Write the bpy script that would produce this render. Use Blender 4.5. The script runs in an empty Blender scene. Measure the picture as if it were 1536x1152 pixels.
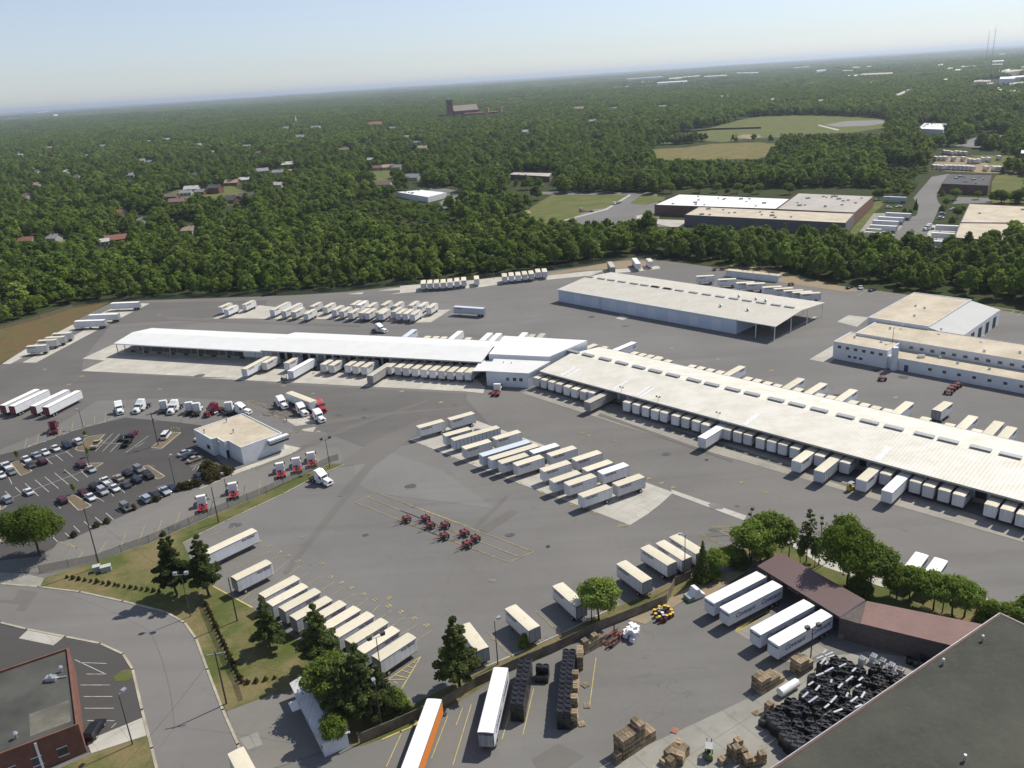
import bpy, bmesh, math, random
import numpy as np
from mathutils import Vector, Matrix
random.seed(7)
rng = np.random.default_rng(11)
S = bpy.context.scene
COL = S.collection
rad = math.radians

# ------------------------------------------------------------------ camera
HAZE = 5.8e-5
FPX = 1240.0                       # focal length for a 1536 px wide frame
CAMH = 100.0                       # metres above the yard
R = np.array([[0.9978023706284481, 0.06626031367454539, 0.0],
              [-0.022957257429053912, 0.3457092883434001, -0.9380607934907184],
              [-0.062156202422487934, 0.9359992835386418, 0.3464707025356747]])
cd = bpy.data.cameras.new('camera'); cam = bpy.data.objects.new('camera', cd); COL.objects.link(cam)
cd.sensor_width = 36.0; cd.lens = FPX / 1536 * 36
cd.clip_start = 1.0; cd.clip_end = 120000.0
m4 = Matrix([list(R[0]) + [0], list(R[1]) + [0], list(R[2]) + [CAMH], [0, 0, 0, 1]])
cam.matrix_world = m4
S.camera = cam

# ------------------------------------------------------------------ light
SUN_AZ, SUN_EL = rad(55.6), rad(50.5)      # azimuth from +Y towards +X
w = bpy.data.worlds.new('World'); S.world = w; w.use_nodes = True
nt = w.node_tree; bgn = nt.nodes['Background']
sky = nt.nodes.new('ShaderNodeTexSky'); sky.sky_type = 'NISHITA'; sky.sun_disc = False
sky.sun_elevation = SUN_EL; sky.sun_rotation = SUN_AZ
sky.altitude = 0; sky.air_density = 1.0; sky.dust_density = .15; sky.ozone_density = 1.5
tint = nt.nodes.new('ShaderNodeMix'); tint.data_type = 'RGBA'; tint.blend_type = 'MULTIPLY'; tint.inputs[0].default_value = 1; tint.inputs[7].default_value = (.76, .86, 1.10, 1)
nt.links.new(sky.outputs['Color'], tint.inputs[6]); hsv_ = nt.nodes.new('ShaderNodeHueSaturation'); hsv_.inputs['Saturation'].default_value = .62; nt.links.new(tint.outputs[2], hsv_.inputs['Color']); nt.links.new(hsv_.outputs[0], bgn.inputs['Color']); bgn.inputs['Strength'].default_value = 0.10
sl = bpy.data.lights.new('sun', 'SUN'); sl.energy = 4.6; sl.angle = rad(0.5); sl.color = (1.0, 0.93, 0.81)
so = bpy.data.objects.new('sun', sl); COL.objects.link(so)
sd = Vector((math.sin(SUN_AZ) * math.cos(SUN_EL), math.cos(SUN_AZ) * math.cos(SUN_EL), math.sin(SUN_EL)))
so.rotation_euler = sd.to_track_quat('Z', 'Y').to_euler(); so.location = (60, 60, 160)
S.view_settings.view_transform = 'Standard'; S.view_settings.look = 'None'
S.view_settings.gamma = 1; S.view_settings.exposure = 0.2
S.render.engine = 'CYCLES'
S.cycles.max_bounces = 5; S.cycles.diffuse_bounces = 2; S.cycles.glossy_bounces = 2
S.cycles.transparent_max_bounces = 6; S.cycles.volume_bounces = 0

# ------------------------------------------------------------------ measuring
def at(x, y, z=0.0):
    """point at height z that the photograph shows at pixel x, y (1536 px wide)"""
    r = R @ np.array([x - 768, 576 - y, -FPX]); t = (z - CAMH) / r[2]
    return (r[0] * t, r[1] * t, z)
def proj(P):
    c = (np.asarray(P, float) - np.array([0, 0, CAMH])) @ R
    return np.stack([768 + FPX * c[..., 0] / -c[..., 2], 576 - FPX * c[..., 1] / -c[..., 2]], -1)
def Z(o, s, pts):                       # crop coordinates -> photo coordinates
    return [(o[0] + x / s, o[1] + y / s) for x, y in pts]
def ground(pts, z=0.0): return [at(x, y, z)[:2] for x, y in pts]
def heading(a, b, z=4.0):
    p, q = at(*a, z), at(*b, z); return math.atan2(q[1] - p[1], q[0] - p[0])
def v2(a, b, t): return (a[0] + (b[0] - a[0]) * t, a[1] + (b[1] - a[1]) * t)
ORD = ['first', 'second', 'third', 'fourth', 'fifth', 'sixth', 'seventh', 'eighth', 'ninth', 'tenth', 'eleventh', 'twelfth', 'thirteenth',
       'fourteenth', 'fifteenth', 'sixteenth', 'seventeenth', 'eighteenth', 'nineteenth', 'twentieth', 'twenty-first', 'twenty-second',
       'twenty-third', 'twenty-fourth', 'twenty-fifth', 'twenty-sixth', 'twenty-seventh', 'twenty-eighth', 'twenty-ninth', 'thirtieth'] + ['thirty-' + o for o in
       ['first', 'second', 'third', 'fourth', 'fifth', 'sixth', 'seventh', 'eighth', 'ninth']] + ['fortieth'] + ['forty-' + o for o in ['first', 'second', 'third', 'fourth', 'fifth', 'sixth', 'seventh', 'eighth', 'ninth']]

# ------------------------------------------------------------------ materials
def nodes_of(name):
    m = bpy.data.materials.new(name); m.use_nodes = True
    t = m.node_tree; return m, t, t.nodes['Principled BSDF']
def mixc(t, fac, a, b, mode='MIX'):
    n = t.nodes.new('ShaderNodeMix'); n.data_type = 'RGBA'; n.blend_type = mode
    for s_, v in ((0, fac), (6, a), (7, b)):
        if hasattr(v, 'is_linked') or isinstance(v, bpy.types.NodeSocket): t.links.new(v, n.inputs[s_])
        elif s_ == 0: n.inputs[0].default_value = v
        else: n.inputs[s_].default_value = (*v[:3], 1)
    return n.outputs[2]
def noise(t, vec, scale, detail=4, rough=.6, lo=.35, hi=.65):
    n = t.nodes.new('ShaderNodeTexNoise'); n.inputs['Scale'].default_value = scale
    n.inputs['Detail'].default_value = detail; n.inputs['Roughness'].default_value = rough
    t.links.new(vec, n.inputs['Vector'])
    mr = t.nodes.new('ShaderNodeMapRange'); mr.inputs[1].default_value = lo; mr.inputs[2].default_value = hi
    t.links.new(n.outputs[0], mr.inputs[0]); return mr.outputs[0]
def stretch(t, vec, sx, sy, sz, rz=0):
    mp = t.nodes.new('ShaderNodeMapping'); mp.inputs['Scale'].default_value = (sx, sy, sz)
    mp.inputs['Rotation'].default_value = (0, 0, rz); t.links.new(vec, mp.inputs['Vector']); return mp.outputs[0]
def coords(t, world):
    if world: return t.nodes.new('ShaderNodeNewGeometry').outputs['Position']
    return t.nodes.new('ShaderNodeTexCoord').outputs['Object']
def mul(c, k): return tuple(min(1, x * k) for x in c)
MATS = {}
def mat(name, c, rough=.7, metal=0., var=.12, scale=1.5, world=False, c2=None, rnd=0., spec=.5, bump=0.):
    if name in MATS: return MATS[name]
    m, t, b = nodes_of(name); v = coords(t, world)
    f = noise(t, v, scale); col = mixc(t, f, mul(c, 1 - var), c2 or mul(c, 1 + var))
    f2 = noise(t, v, scale * 7.3, 3); col = mixc(t, f2, col, mixc(t, .12, col, (0, 0, 0)))
    if rnd:
        oi = t.nodes.new('ShaderNodeObjectInfo'); hsv = t.nodes.new('ShaderNodeHueSaturation')
        mr = t.nodes.new('ShaderNodeMapRange'); mr.inputs[3].default_value = 1 - rnd; mr.inputs[4].default_value = 1 + rnd * .5
        t.links.new(oi.outputs['Random'], mr.inputs[0]); t.links.new(mr.outputs[0], hsv.inputs['Value']); t.links.new(col, hsv.inputs['Color']); col = hsv.outputs[0]
    t.links.new(col, b.inputs['Base Color']); b.inputs['Roughness'].default_value = rough; b.inputs['Metallic'].default_value = metal
    b.inputs['Specular IOR Level'].default_value = spec
    if bump:
        bp = t.nodes.new('ShaderNodeBump'); bp.inputs['Strength'].default_value = bump; bp.inputs['Distance'].default_value = .1
        t.links.new(f2, bp.inputs['Height']); t.links.new(bp.outputs[0], b.inputs['Normal'])
    MATS[name] = m; return m
def asphalt(name, c, warm=(.15, .14, .125)):
    m, t, b = nodes_of(name); v = coords(t, True)
    a = noise(t, v, .018, 5, .6, .38, .62); col = mixc(t, a, mul(c, .88), mul(c, 1.1))
    p = noise(t, v, .006, 3, .5, .45, .6); col = mixc(t, mixf(t, p, .35), col, warm)
    # tyre-worn lanes: broad streaks along the docks
    s1 = noise(t, stretch(t, v, .01, .16, 1, rad(46)), 1.0, 4, .6, .5, .72); col = mixc(t, mixf(t, s1, .32), col, mul(c, .6))
    s2 = noise(t, stretch(t, v, .012, .2, 1, rad(-30)), 1.0, 4, .6, .52, .74); col = mixc(t, mixf(t, s2, .16), col, mul(c, 1.5))
    g = noise(t, v, .6, 6, .75, .3, .7); col = mixc(t, mixf(t, g, .22), col, mul(c, 1.28))
    k = noise(t, v, .12, 7, .7, .62, .72); col = mixc(t, mixf(t, k, .42), col, mul(c, .5))
    # cracks / crack sealing
    vo = t.nodes.new('ShaderNodeTexVoronoi'); vo.feature = 'DISTANCE_TO_EDGE'; vo.inputs['Scale'].default_value = .055
    wv = t.nodes.new('ShaderNodeVectorMath'); wv.operation = 'ADD'
    n2 = t.nodes.new('ShaderNodeTexNoise'); n2.inputs['Scale'].default_value = .12; t.links.new(v, n2.inputs['Vector'])
    sc = t.nodes.new('ShaderNodeVectorMath'); sc.operation = 'SCALE'; sc.inputs['Scale'].default_value = 9; t.links.new(n2.outputs[1], sc.inputs[0])
    t.links.new(v, wv.inputs[0]); t.links.new(sc.outputs[0], wv.inputs[1]); t.links.new(wv.outputs[0], vo.inputs['Vector'])
    lt = t.nodes.new('ShaderNodeMath'); lt.operation = 'LESS_THAN'; lt.inputs[1].default_value = .0022; t.links.new(vo.outputs[0], lt.inputs[0])
    col = mixc(t, mixf(t, lt.outputs[0], .22), col, mul(c, .45))
    t.links.new(col, b.inputs['Base Color']); b.inputs['Roughness'].default_value = .9; b.inputs['Specular IOR Level'].default_value = .25
    MATS[name] = m; return m
def mixf(t, sock, k):
    n = t.nodes.new('ShaderNodeMath'); n.operation = 'MULTIPLY'; n.inputs[1].default_value = k; t.links.new(sock, n.inputs[0]); return n.outputs[0]
def concrete(name, c, joint=True, rot=0., pitch=4.5):
    m, t, b = nodes_of(name); v = coords(t, True)
    a = noise(t, v, .09, 6, .7, .35, .65); col = mixc(t, a, mul(c, .82), mul(c, 1.1))
    k = noise(t, v, .35, 5, .7, .56, .7); col = mixc(t, mixf(t, k, .4), col, mul(c, .45))
    if joint:
        br = t.nodes.new('ShaderNodeTexBrick'); br.offset = 0; br.inputs['Scale'].default_value = 1 / pitch
        br.inputs['Brick Width'].default_value = 1; br.inputs['Row Height'].default_value = 1; br.inputs['Mortar Size'].default_value = .014
        br.inputs['Color1'].default_value = (0, 0, 0, 1); br.inputs['Color2'].default_value = (.12, .12, .12, 1); br.inputs['Mortar'].default_value = (1, 1, 1, 1)
        t.links.new(stretch(t, v, 1, 1, 1, rot), br.inputs['Vector'])
        col = mixc(t, mixf(t, br.outputs[0], .45), col, mul(c, .4))
    t.links.new(col, b.inputs['Base Color']); b.inputs['Roughness'].default_value = .9; b.inputs['Specular IOR Level'].default_value = .3
    MATS[name] = m; return m
def ribbed(name, c, c2, pitch=.6, ang=0., depth=.5, dirt=.35, dirtc=(.45, .40, .28), world=True, rough=.5, rnd=0):
    """sheet-metal: seams run along one horizontal direction"""
    m, t, b = nodes_of(name); v = coords(t, world)
    wv = t.nodes.new('ShaderNodeTexWave'); wv.inputs['Scale'].default_value = 1 / pitch * .314; wv.inputs['Distortion'].default_value = 0
    mp = stretch(t, v, 1, 1, 0, ang); t.links.new(mp, wv.inputs['Vector'])
    a = noise(t, v, .16, 6, .7, .4, .65); col = mixc(t, a, c, c2)
    k = noise(t, stretch(t, v, .05, .32, 1, ang), 1, 5, .7, .5, .75); col = mixc(t, mixf(t, k, dirt), col, dirtc)
    col = mixc(t, mixf(t, wv.outputs['Fac'], .16), col, mul(c, .55))
    if rnd:
        oi = t.nodes.new('ShaderNodeObjectInfo'); hs_ = t.nodes.new('ShaderNodeHueSaturation'); mr_ = t.nodes.new('ShaderNodeMapRange'); mr_.inputs[3].default_value = 1 - rnd; mr_.inputs[4].default_value = 1 + rnd * .4; t.links.new(oi.outputs['Random'], mr_.inputs[0]); t.links.new(mr_.outputs[0], hs_.inputs['Value']); t.links.new(col, hs_.inputs['Color']); col = hs_.outputs[0]
        vz = t.nodes.new('ShaderNodeSeparateXYZ'); t.links.new(v, vz.inputs[0]); st_ = noise(t, stretch(t, v, 1.1, 1.1, .12), 1, 5, .7, .48, .72); col = mixc(t, mixf(t, st_, .35), col, (.36, .31, .27))
    bp = t.nodes.new('ShaderNodeBump'); bp.inputs['Strength'].default_value = depth; bp.inputs['Distance'].default_value = .04
    t.links.new(wv.outputs['Fac'], bp.inputs['Height']); t.links.new(bp.outputs[0], b.inputs['Normal'])
    t.links.new(col, b.inputs['Base Color']); b.inputs['Roughness'].default_value = rough
    MATS[name] = m; return m
def grassmat(name, c, c2, dry):
    m, t, b = nodes_of(name); v = coords(t, True)
    a = noise(t, v, .25, 6, .7, .35, .65); col = mixc(t, a, c, c2)
    d = noise(t, v, .06, 6, .7, .45, .6); col = mixc(t, mixf(t, d, .75), col, dry)
    g = noise(t, v, 2.2, 4, .7, .3, .7); col = mixc(t, mixf(t, g, .35), col, mul(c, .5))
    t.links.new(col, b.inputs['Base Color']); b.inputs['Roughness'].default_value = 1; b.inputs['Specular IOR Level'].default_value = .1
    MATS[name] = m; return m
def leafmat(name, c, c2, c3, big=.012):
    m, t, b = nodes_of(name); v = coords(t, True)
    oi = t.nodes.new('ShaderNodeObjectInfo')
    col = mixc(t, oi.outputs['Random'], c, c2)
    f = noise(t, v, big, 3, .6, .4, .62); col = mixc(t, mixf(t, f, .6), col, c3)
    g = noise(t, v, .5, 3, .7, .3, .7); col = mixc(t, mixf(t, g, .5), col, mul(c2, 1.4)); g3 = noise(t, v, .09, 3, .6, .42, .6); col = mixc(t, mixf(t, g3, .35), col, mul(c, .75))
    t.links.new(col, b.inputs['Base Color']); b.inputs['Roughness'].default_value = .75; b.inputs['Specular IOR Level'].default_value = .2
    wn = t.nodes.new('ShaderNodeTexWhiteNoise'); wn.noise_dimensions = '1D'; t.links.new(oi.outputs['Random'], wn.inputs['W']); mr_ = t.nodes.new('ShaderNodeMapRange'); mr_.inputs[3].default_value = .62; mr_.inputs[4].default_value = 1.3; t.links.new(wn.outputs['Value'], mr_.inputs[0])
    hs_ = t.nodes.new('ShaderNodeHueSaturation'); t.links.new(mr_.outputs[0], hs_.inputs['Value']); t.links.new(col, hs_.inputs['Color']); col = hs_.outputs[0]; t.links.new(col, b.inputs['Base Color'])
    tr = t.nodes.new('ShaderNodeBsdfTranslucent'); t.links.new(mixc(t, .5, col, mul(c2, 2)), tr.inputs['Color'])
    ms = t.nodes.new('ShaderNodeMixShader'); ms.inputs[0].default_value = .34
    t.links.new(b.outputs[0], ms.inputs[1]); t.links.new(tr.outputs[0], ms.inputs[2])
    t.links.new(ms.outputs[0], t.nodes['Material Output'].inputs['Surface'])
    MATS[name] = m; return m

M_asph = asphalt('yard_asphalt', (.153, .150, .144)); M_asphd = asphalt('dark_asphalt', (.066, .064, .062), (.085, .08, .075))
M_asphn = asphalt('near_asphalt', (.155, .153, .146)); M_road = asphalt('road_asphalt', (.160, .156, .150))
M_conc = concrete('apron_concrete', (.46, .44, .385), rot=rad(18.3)); M_conc2 = concrete('pad_concrete', (.43, .415, .37), rot=rad(46.5))
M_conc3 = concrete('worn_concrete', (.27, .265, .235), rot=rad(-32), pitch=6); M_kerb = mat('kerb_stone', (.36, .33, .26), .9, var=.2, scale=.3, world=True)
M_grass = grassmat('verge_grass', (.075, .098, .028), (.11, .125, .042), (.235, .18, .10)); M_field = grassmat('field_grass', (.085, .12, .035), (.13, .15, .05), (.19, .16, .07))
M_brown = grassmat('dry_bank', (.10, .095, .04), (.15, .12, .055), (.16, .095, .055)); M_floor = grassmat('forest_floor', (.03, .05, .015), (.045, .065, .02), (.07, .06, .03))
M_dirt = grassmat('bare_earth', (.3, .26, .18), (.24, .22, .16), (.33, .22, .13))
M_white = mat('white_paint', (.78, .79, .78), .35, var=.05, scale=.8); M_roofw = ribbed('white_sheet_roof', (.74, .75, .74), (.68, .69, .67), .9, rad(18.3), dirt=.2, dirtc=(.6, .58, .5))
M_roof2 = ribbed('weathered_white_roof', (.70, .68, .61), (.60, .575, .48), .9, rad(46.5), dirt=.6, dirtc=(.50, .46, .34))
M_roof3 = ribbed('tan_sheet_roof', (.55, .53, .46), (.50, .47, .39), .9, rad(46.5), dirt=.35, dirtc=(.40, .36, .28))
M_wallw = ribbed('white_sheet_wall', (.66, .70, .74), (.62, .66, .70), .5, rad(46.5), dirt=.1, dirtc=(.4, .42, .42))
M_dark = mat('dark_recess', (.03, .03, .035), .9); M_grey = mat('grey_metal', (.32, .33, .34), .5, metal=.3)
M_tanroof = mat('tan_gravel_roof', (.50, .44, .33), .95, var=.12, scale=.12, world=True, c2=(.56, .50, .39)); M_blackroof = mat('black_roofing', (.06, .062, .065), .9, var=.3, scale=.1, world=True)
M_plaster = mat('white_painted_block', (.66, .68, .70), .8, var=.06, scale=.4, world=True)
M_glass = mat('window_glass', (.03, .04, .05), .15, spec=.8); M_black = mat('black_rubber', (.02, .02, .02), .85)
M_yline = mat('yellow_line', (.36, .29, .14), .9, var=.3, scale=.8, world=True); M_wline = mat('white_line', (.46, .46, .45), .9, var=.2, scale=.8, world=True)
M_ybright = mat('bright_yellow_line', (.50, .42, .14), .9, var=.2, scale=.8, world=True)
M_patch = mat('fresh_asphalt_patch', (.085, .087, .09), .95, var=.3, scale=.2, world=True); M_lpatch = mat('light_asphalt_patch', (.19, .188, .18), .95, var=.15, scale=.2, world=True)
M_red = mat('red_paint', (.42, .03, .045), .35, var=.1, rnd=.3); M_maroon = mat('maroon_paint', (.16, .02, .03), .4, var=.1); M_orange = mat('orange_paint', (.72, .22, .035), .5, var=.08)
M_wood = mat('pole_wood', (.085, .06, .045), .9, var=.2); M_pole = mat('pole_steel', (.09, .08, .07), .6, metal=.4)
M_chrome = mat('bright_metal', (.6, .62, .64), .3, metal=.7); M_letter = mat('lettering_maroon', (.07, .025, .06), .6); M_blue = mat('lettering_blue', (.035, .045, .15), .6)
M_brick = mat('red_brick', (.17, .075, .052), .9, var=.15, scale=.6, world=True); M_dkbrick = mat('brown_brick', (.13, .075, .065), .9, var=.15, scale=.5, world=True)
M_mroof = ribbed('maroon_sheet_roof', (.115, .070, .068), (.135, .08, .075), .5, rad(58), depth=.15, dirt=.1, dirtc=(.12, .10, .10), rough=.55)
M_bigroof = None
M_timber = mat('weathered_timber', (.36, .26, .16), .9, var=.35, scale=1.6, c2=(.55, .44, .29), rnd=.5); M_tub = mat('black_plastic', (.016, .017, .020), .3, spec=.7, rnd=.6)
M_fence = mat('fence_slats', (.17, .13, .10), .9, var=.25, scale=.4, world=True, c2=(.22, .19, .13)); M_mesh = mat('fence_wire', (.16, .17, .15), .6, metal=.5)
M_bark = mat('bark', (.07, .05, .035), .95, var=.25); M_skin = mat('skin', (.45, .28, .2), .6)
ML_wood = leafmat('woodland_leaves', (.034, .078, .010), (.140, .200, .024), (.105, .140, .024))
ML_light = leafmat('light_green_leaves', (.11, .17, .024), (.17, .23, .04), (.15, .18, .045)); ML_pine = leafmat('pine_needles', (.060, .085, .024), (.115, .140, .040), (.09, .11, .035), .05)
ML_hedge = leafmat('hedge_leaves', (.05, .06, .02), (.10, .07, .03), (.06, .08, .02), .08)

# ------------------------------------------------------------------ mesh helpers
class MB:
    def __init__(s): s.v = []; s.f = []; s.m = []; s.chunks = []
    def add(s, vs, fs, m=0):
        o = len(s.v); s.v += [tuple(p) for p in vs]; s.f += [tuple(i + o for i in f) for f in fs]; s.m += [m] * len(fs); s.chunks.append((len(vs), len(fs))); return s
    def box(s, x0, x1, y0, y1, z0, z1, m=0):
        return s.add([(x0, y0, z0), (x1, y0, z0), (x1, y1, z0), (x0, y1, z0), (x0, y0, z1), (x1, y0, z1), (x1, y1, z1), (x0, y1, z1)],
                     [(0, 3, 2, 1), (4, 5, 6, 7), (0, 1, 5, 4), (1, 2, 6, 5), (2, 3, 7, 6), (3, 0, 4, 7)], m)
    def prism(s, poly, z0, z1, m=0, mtop=None):
        n = len(poly); a = sum(poly[i][0] * poly[(i + 1) % n][1] - poly[(i + 1) % n][0] * poly[i][1] for i in range(n))
        if a < 0: poly = poly[::-1]
        zt = z1 if hasattr(z1, '__len__') else [z1] * n
        if a < 0 and hasattr(z1, '__len__'): zt = list(z1)[::-1]
        o = [(p[0], p[1], z0) for p in poly] + [(p[0], p[1], zt[i]) for i, p in enumerate(poly)]
        s.add(o, [(i, (i + 1) % n, n + (i + 1) % n, n + i) for i in range(n)] + [tuple(range(n))[::-1]], m)
        return s.add(o[n:], [tuple(range(n))], m if mtop is None else mtop)
    def side(s, prof, y0, y1, m=0, inset=0.):
        """profile in x,z extruded across y"""
        n = len(prof); a = sum(prof[i][0] * prof[(i + 1) % n][1] - prof[(i + 1) % n][0] * prof[i][1] for i in range(n))
        if a < 0: prof = prof[::-1]
        cx = sum(p[0] for p in prof) / n; cz = sum(p[1] for p in prof) / n
        def ring(y, k): return [(cx + (p[0] - cx) * (1 - k), y, cz + (p[1] - cz) * (1 - k)) for p in prof]
        if inset:
            rs = [ring(y0, inset), ring(y0 + .08, 0), ring(y1 - .08, 0), ring(y1, inset)]
        else: rs = [ring(y0, 0), ring(y1, 0)]
        vs = [p for r_ in rs for p in r_]; fs = [tuple(range(n)), tuple(range((len(rs) - 1) * n, len(rs) * n))[::-1]]
        for k in range(len(rs) - 1):
            fs += [((k + 1) * n + i, (k + 1) * n + (i + 1) % n, k * n + (i + 1) % n, k * n + i) for i in range(n)]
        return s.add(vs, fs, m)
    def tube(s, p, q, r, r2=None, n=8, m=0):
        p, q = Vector(p), Vector(q); d = (q - p).normalized(); r2 = r if r2 is None else r2
        a = d.orthogonal().normalized(); b = d.cross(a)
        vs = [tuple(p + (a * math.cos(t) + b * math.sin(t)) * r) for t in [2 * math.pi * i / n for i in range(n)]]
        vs += [tuple(q + (a * math.cos(t) + b * math.sin(t)) * r2) for t in [2 * math.pi * i / n for i in range(n)]]
        return s.add(vs, [(i, (i + 1) % n, n + (i + 1) % n, n + i) for i in range(n)] + [tuple(range(n))[::-1], tuple(range(n, 2 * n))], m)
    def wheel(s, x, y, z, r, wd, m=0, mr=1):
        s.tube((x, y - wd / 2, z), (x, y + wd / 2, z), r, n=14, m=m)
        s.tube((x, y - wd / 2 - .02, z), (x, y + wd / 2 + .02, z), r * .55, n=10, m=mr); return s
    def build(s, name, mats, parent=None, smooth=False, bevel=0, link=True):
        me = bpy.data.meshes.new(name); me.from_pydata(s.v, [], s.f)
        for m_ in (mats if isinstance(mats, (list, tuple)) else [mats]): me.materials.append(m_)
        me.polygons.foreach_set('material_index', s.m)
        if smooth: me.polygons.foreach_set('use_smooth', [True] * len(s.f))
        if bevel:
            bm = bmesh.new(); bm.from_mesh(me); bmesh.ops.remove_doubles(bm, verts=bm.verts, dist=.0005)
            es = [e for e in bm.edges if len(e.link_faces) == 2 and e.calc_face_angle(0) > .5]
            bmesh.ops.bevel(bm, geom=es, offset=bevel, segments=2, affect='EDGES', profile=.6); bm.to_mesh(me); bm.free()
        me.update()
        o = bpy.data.objects.new(name, me)
        if link: COL.objects.link(o)
        if parent is not None: o.parent = parent
        return o
def split_build(mb, name, mats, parent):
    """one object per loose 8-point box / quad that was added to mb"""
    import itertools
    i = 0; fi = 0; out = []
    for nv, nf in mb.chunks:
        p = MB(); p.add(mb.v[i:i + nv], [tuple(k - i for k in f) for f in mb.f[fi:fi + nf]], mb.m[fi] if nf else 0); out.append(p.build(name, mats, parent)); i += nv; fi += nf
    return out
def tag(o, label=None, cat=None, group=None, kind=None):
    if label: o['label'] = label
    if cat: o['category'] = cat
    if group: o['group'] = group
    if kind: o['kind'] = kind
    return o
def thing(name, label, cat, loc=(0, 0, 0), rz=0., group=None):
    o = bpy.data.objects.new(name, None); COL.objects.link(o); o.location = loc; o.rotation_euler = (0, 0, rz); o.empty_display_size = .3
    return tag(o, label, cat, group)
def struct(name, mb, m, **k): return tag(mb.build(name, m, **k), kind='structure')
def dup(src, loc, rz, label=None, group=None, scale=None, recol=None, recol_from=None):
    def cp(o, par):
        c = o.copy(); COL.objects.link(c); c.parent = par
        if recol:
            for i, sl_ in enumerate(c.material_slots):
                if sl_.material in recol:
                    mm = recol[sl_.material]; sl_.link = 'OBJECT'; sl_.material = mm
        for k in o.children: cp(k, c)
        return c
    r = cp(src, None); r.location = loc; r.rotation_euler = (0, 0, rz)
    if scale is not None: r.scale = (scale, scale, scale) if not hasattr(scale, '__len__') else scale
    if label: r['label'] = label
    if group: r['group'] = group
    return r
_used = set()
def put(src, loc, rz, label=None, group=None, scale=None, recol=None):
    """first use moves the prototype itself"""
    if src.name not in _used and not recol:
        _used.add(src.name); src.location = loc; src.rotation_euler = (0, 0, rz)
        if scale is not None: src.scale = (scale, scale, scale) if not hasattr(scale, '__len__') else scale
        if label: src['label'] = label
        if group: src['group'] = group
        return src
    return dup(src, loc, rz, label, group, scale, recol)
def drop(src):
    """remove an unused prototype"""
    if src.name in _used: return
    for c in list(src.children): 
        for g in list(c.children): bpy.data.objects.remove(g)
        bpy.data.objects.remove(c)
    bpy.data.objects.remove(src)
_txt = {}
def text_data(s, size, shear=.25, mt=None, bold=.02):
    k = (s, size, shear, mt.name)
    if k in _txt: return _txt[k]
    cu = bpy.data.curves.new('txt', 'FONT'); cu.body = s; cu.size = size; cu.shear = shear; cu.offset = bold; cu.extrude = .008
    cu.align_x = 'CENTER'; cu.align_y = 'CENTER'; cu.resolution_u = 2
    o = bpy.data.objects.new('txt', cu); COL.objects.link(o); bpy.context.view_layer.update()
    me = bpy.data.meshes.new_from_object(o.evaluated_get(bpy.context.evaluated_depsgraph_get()))
    bpy.data.objects.remove(o); me.materials.clear(); me.materials.append(mt); _txt[k] = me; return me
def lettering(s, size, loc, normal_deg, mt, parent, shear=.25, name='lettering', stretchx=1.):
    """upright text whose face looks towards normal_deg (in the parent's frame)"""
    o = bpy.data.objects.new(name, text_data(s, size, shear, mt)); COL.objects.link(o); o.parent = parent
    o.location = loc; o.rotation_euler = (rad(90), 0, rad(normal_deg + 90)); o.scale = (stretchx, 1, 1); return o

# ------------------------------------------------------------------ terrain
def hills(x, y):
    r = np.hypot(x, y); k = np.clip((r - 2300) / 5000, 0, 1); k2 = np.clip((r - 9000) / 22000, 0, 1)
    n = (np.sin(x * .00071 + 1.3) * np.cos(y * .00053 + .4) + .6 * np.sin(x * .0017 - y * .0011) + .4 * np.sin(x * .0031 + y * .0023 + 2)) * .5
    side = np.clip(x / (r + 1), -1, 1)
    return k * (9 + 13 * n) + k2 * (34 + 16 * n + 16 * side)
def make_ground():
    angs = sorted(set(list(range(0, 360, 8)) + [a / 2 for a in range(90, 272)]))   # finer ahead
    rs = [0.001, 40, 80, 140, 220, 320, 450, 620, 850, 1150, 1500, 1900, 2300, 2700, 3100, 3600, 4100, 4700, 5400, 6200, 7100, 8100, 9300, 10600, 12000, 13800, 15800, 18000, 21000, 24500, 28500, 33000, 39000, 46000, 56000]
    vs = []; fs = []
    for r in rs:
        for a in angs:
            x, y = r * math.cos(rad(a)), r * math.sin(rad(a)); vs.append((x, y, float(hills(np.array(x), np.array(y)))))
    n = len(angs)
    for i in range(len(rs) - 1):
        for j in range(n): fs.append((i * n + j, i * n + (j + 1) % n, (i + 1) * n + (j + 1) % n, (i + 1) * n + j)[::-1])
    mb = MB(); mb.add(vs, fs)
    return struct('ground', mb, M_floor, smooth=True)
make_ground()
LAY = {}
def sheet(name, px, m, lift, kind='structure', world=None):
    """a flat sheet whose outline is given in photo pixels on the ground"""
    poly = world or ground(px); n = len(poly)
    a = sum(poly[i][0] * poly[(i + 1) % n][1] - poly[(i + 1) % n][0] * poly[i][1] for i in range(n))
    if a < 0: poly = poly[::-1]
    from mathutils.geometry import delaunay_2d_cdt
    vv, _, ff, *_r = delaunay_2d_cdt([Vector(p) for p in poly], [], [list(range(n))], 1, 1e-4)
    me = bpy.data.meshes.new(name); me.from_pydata([(p.x, p.y, lift) for p in vv], [], [tuple(f) if (vv[f[1]] - vv[f[0]]).cross(vv[f[2]] - vv[f[0]]) > 0 else tuple(f)[::-1] for f in ff]); me.materials.append(m)
    o = bpy.data.objects.new(name, me); COL.objects.link(o); o['kind'] = kind; return o
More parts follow.
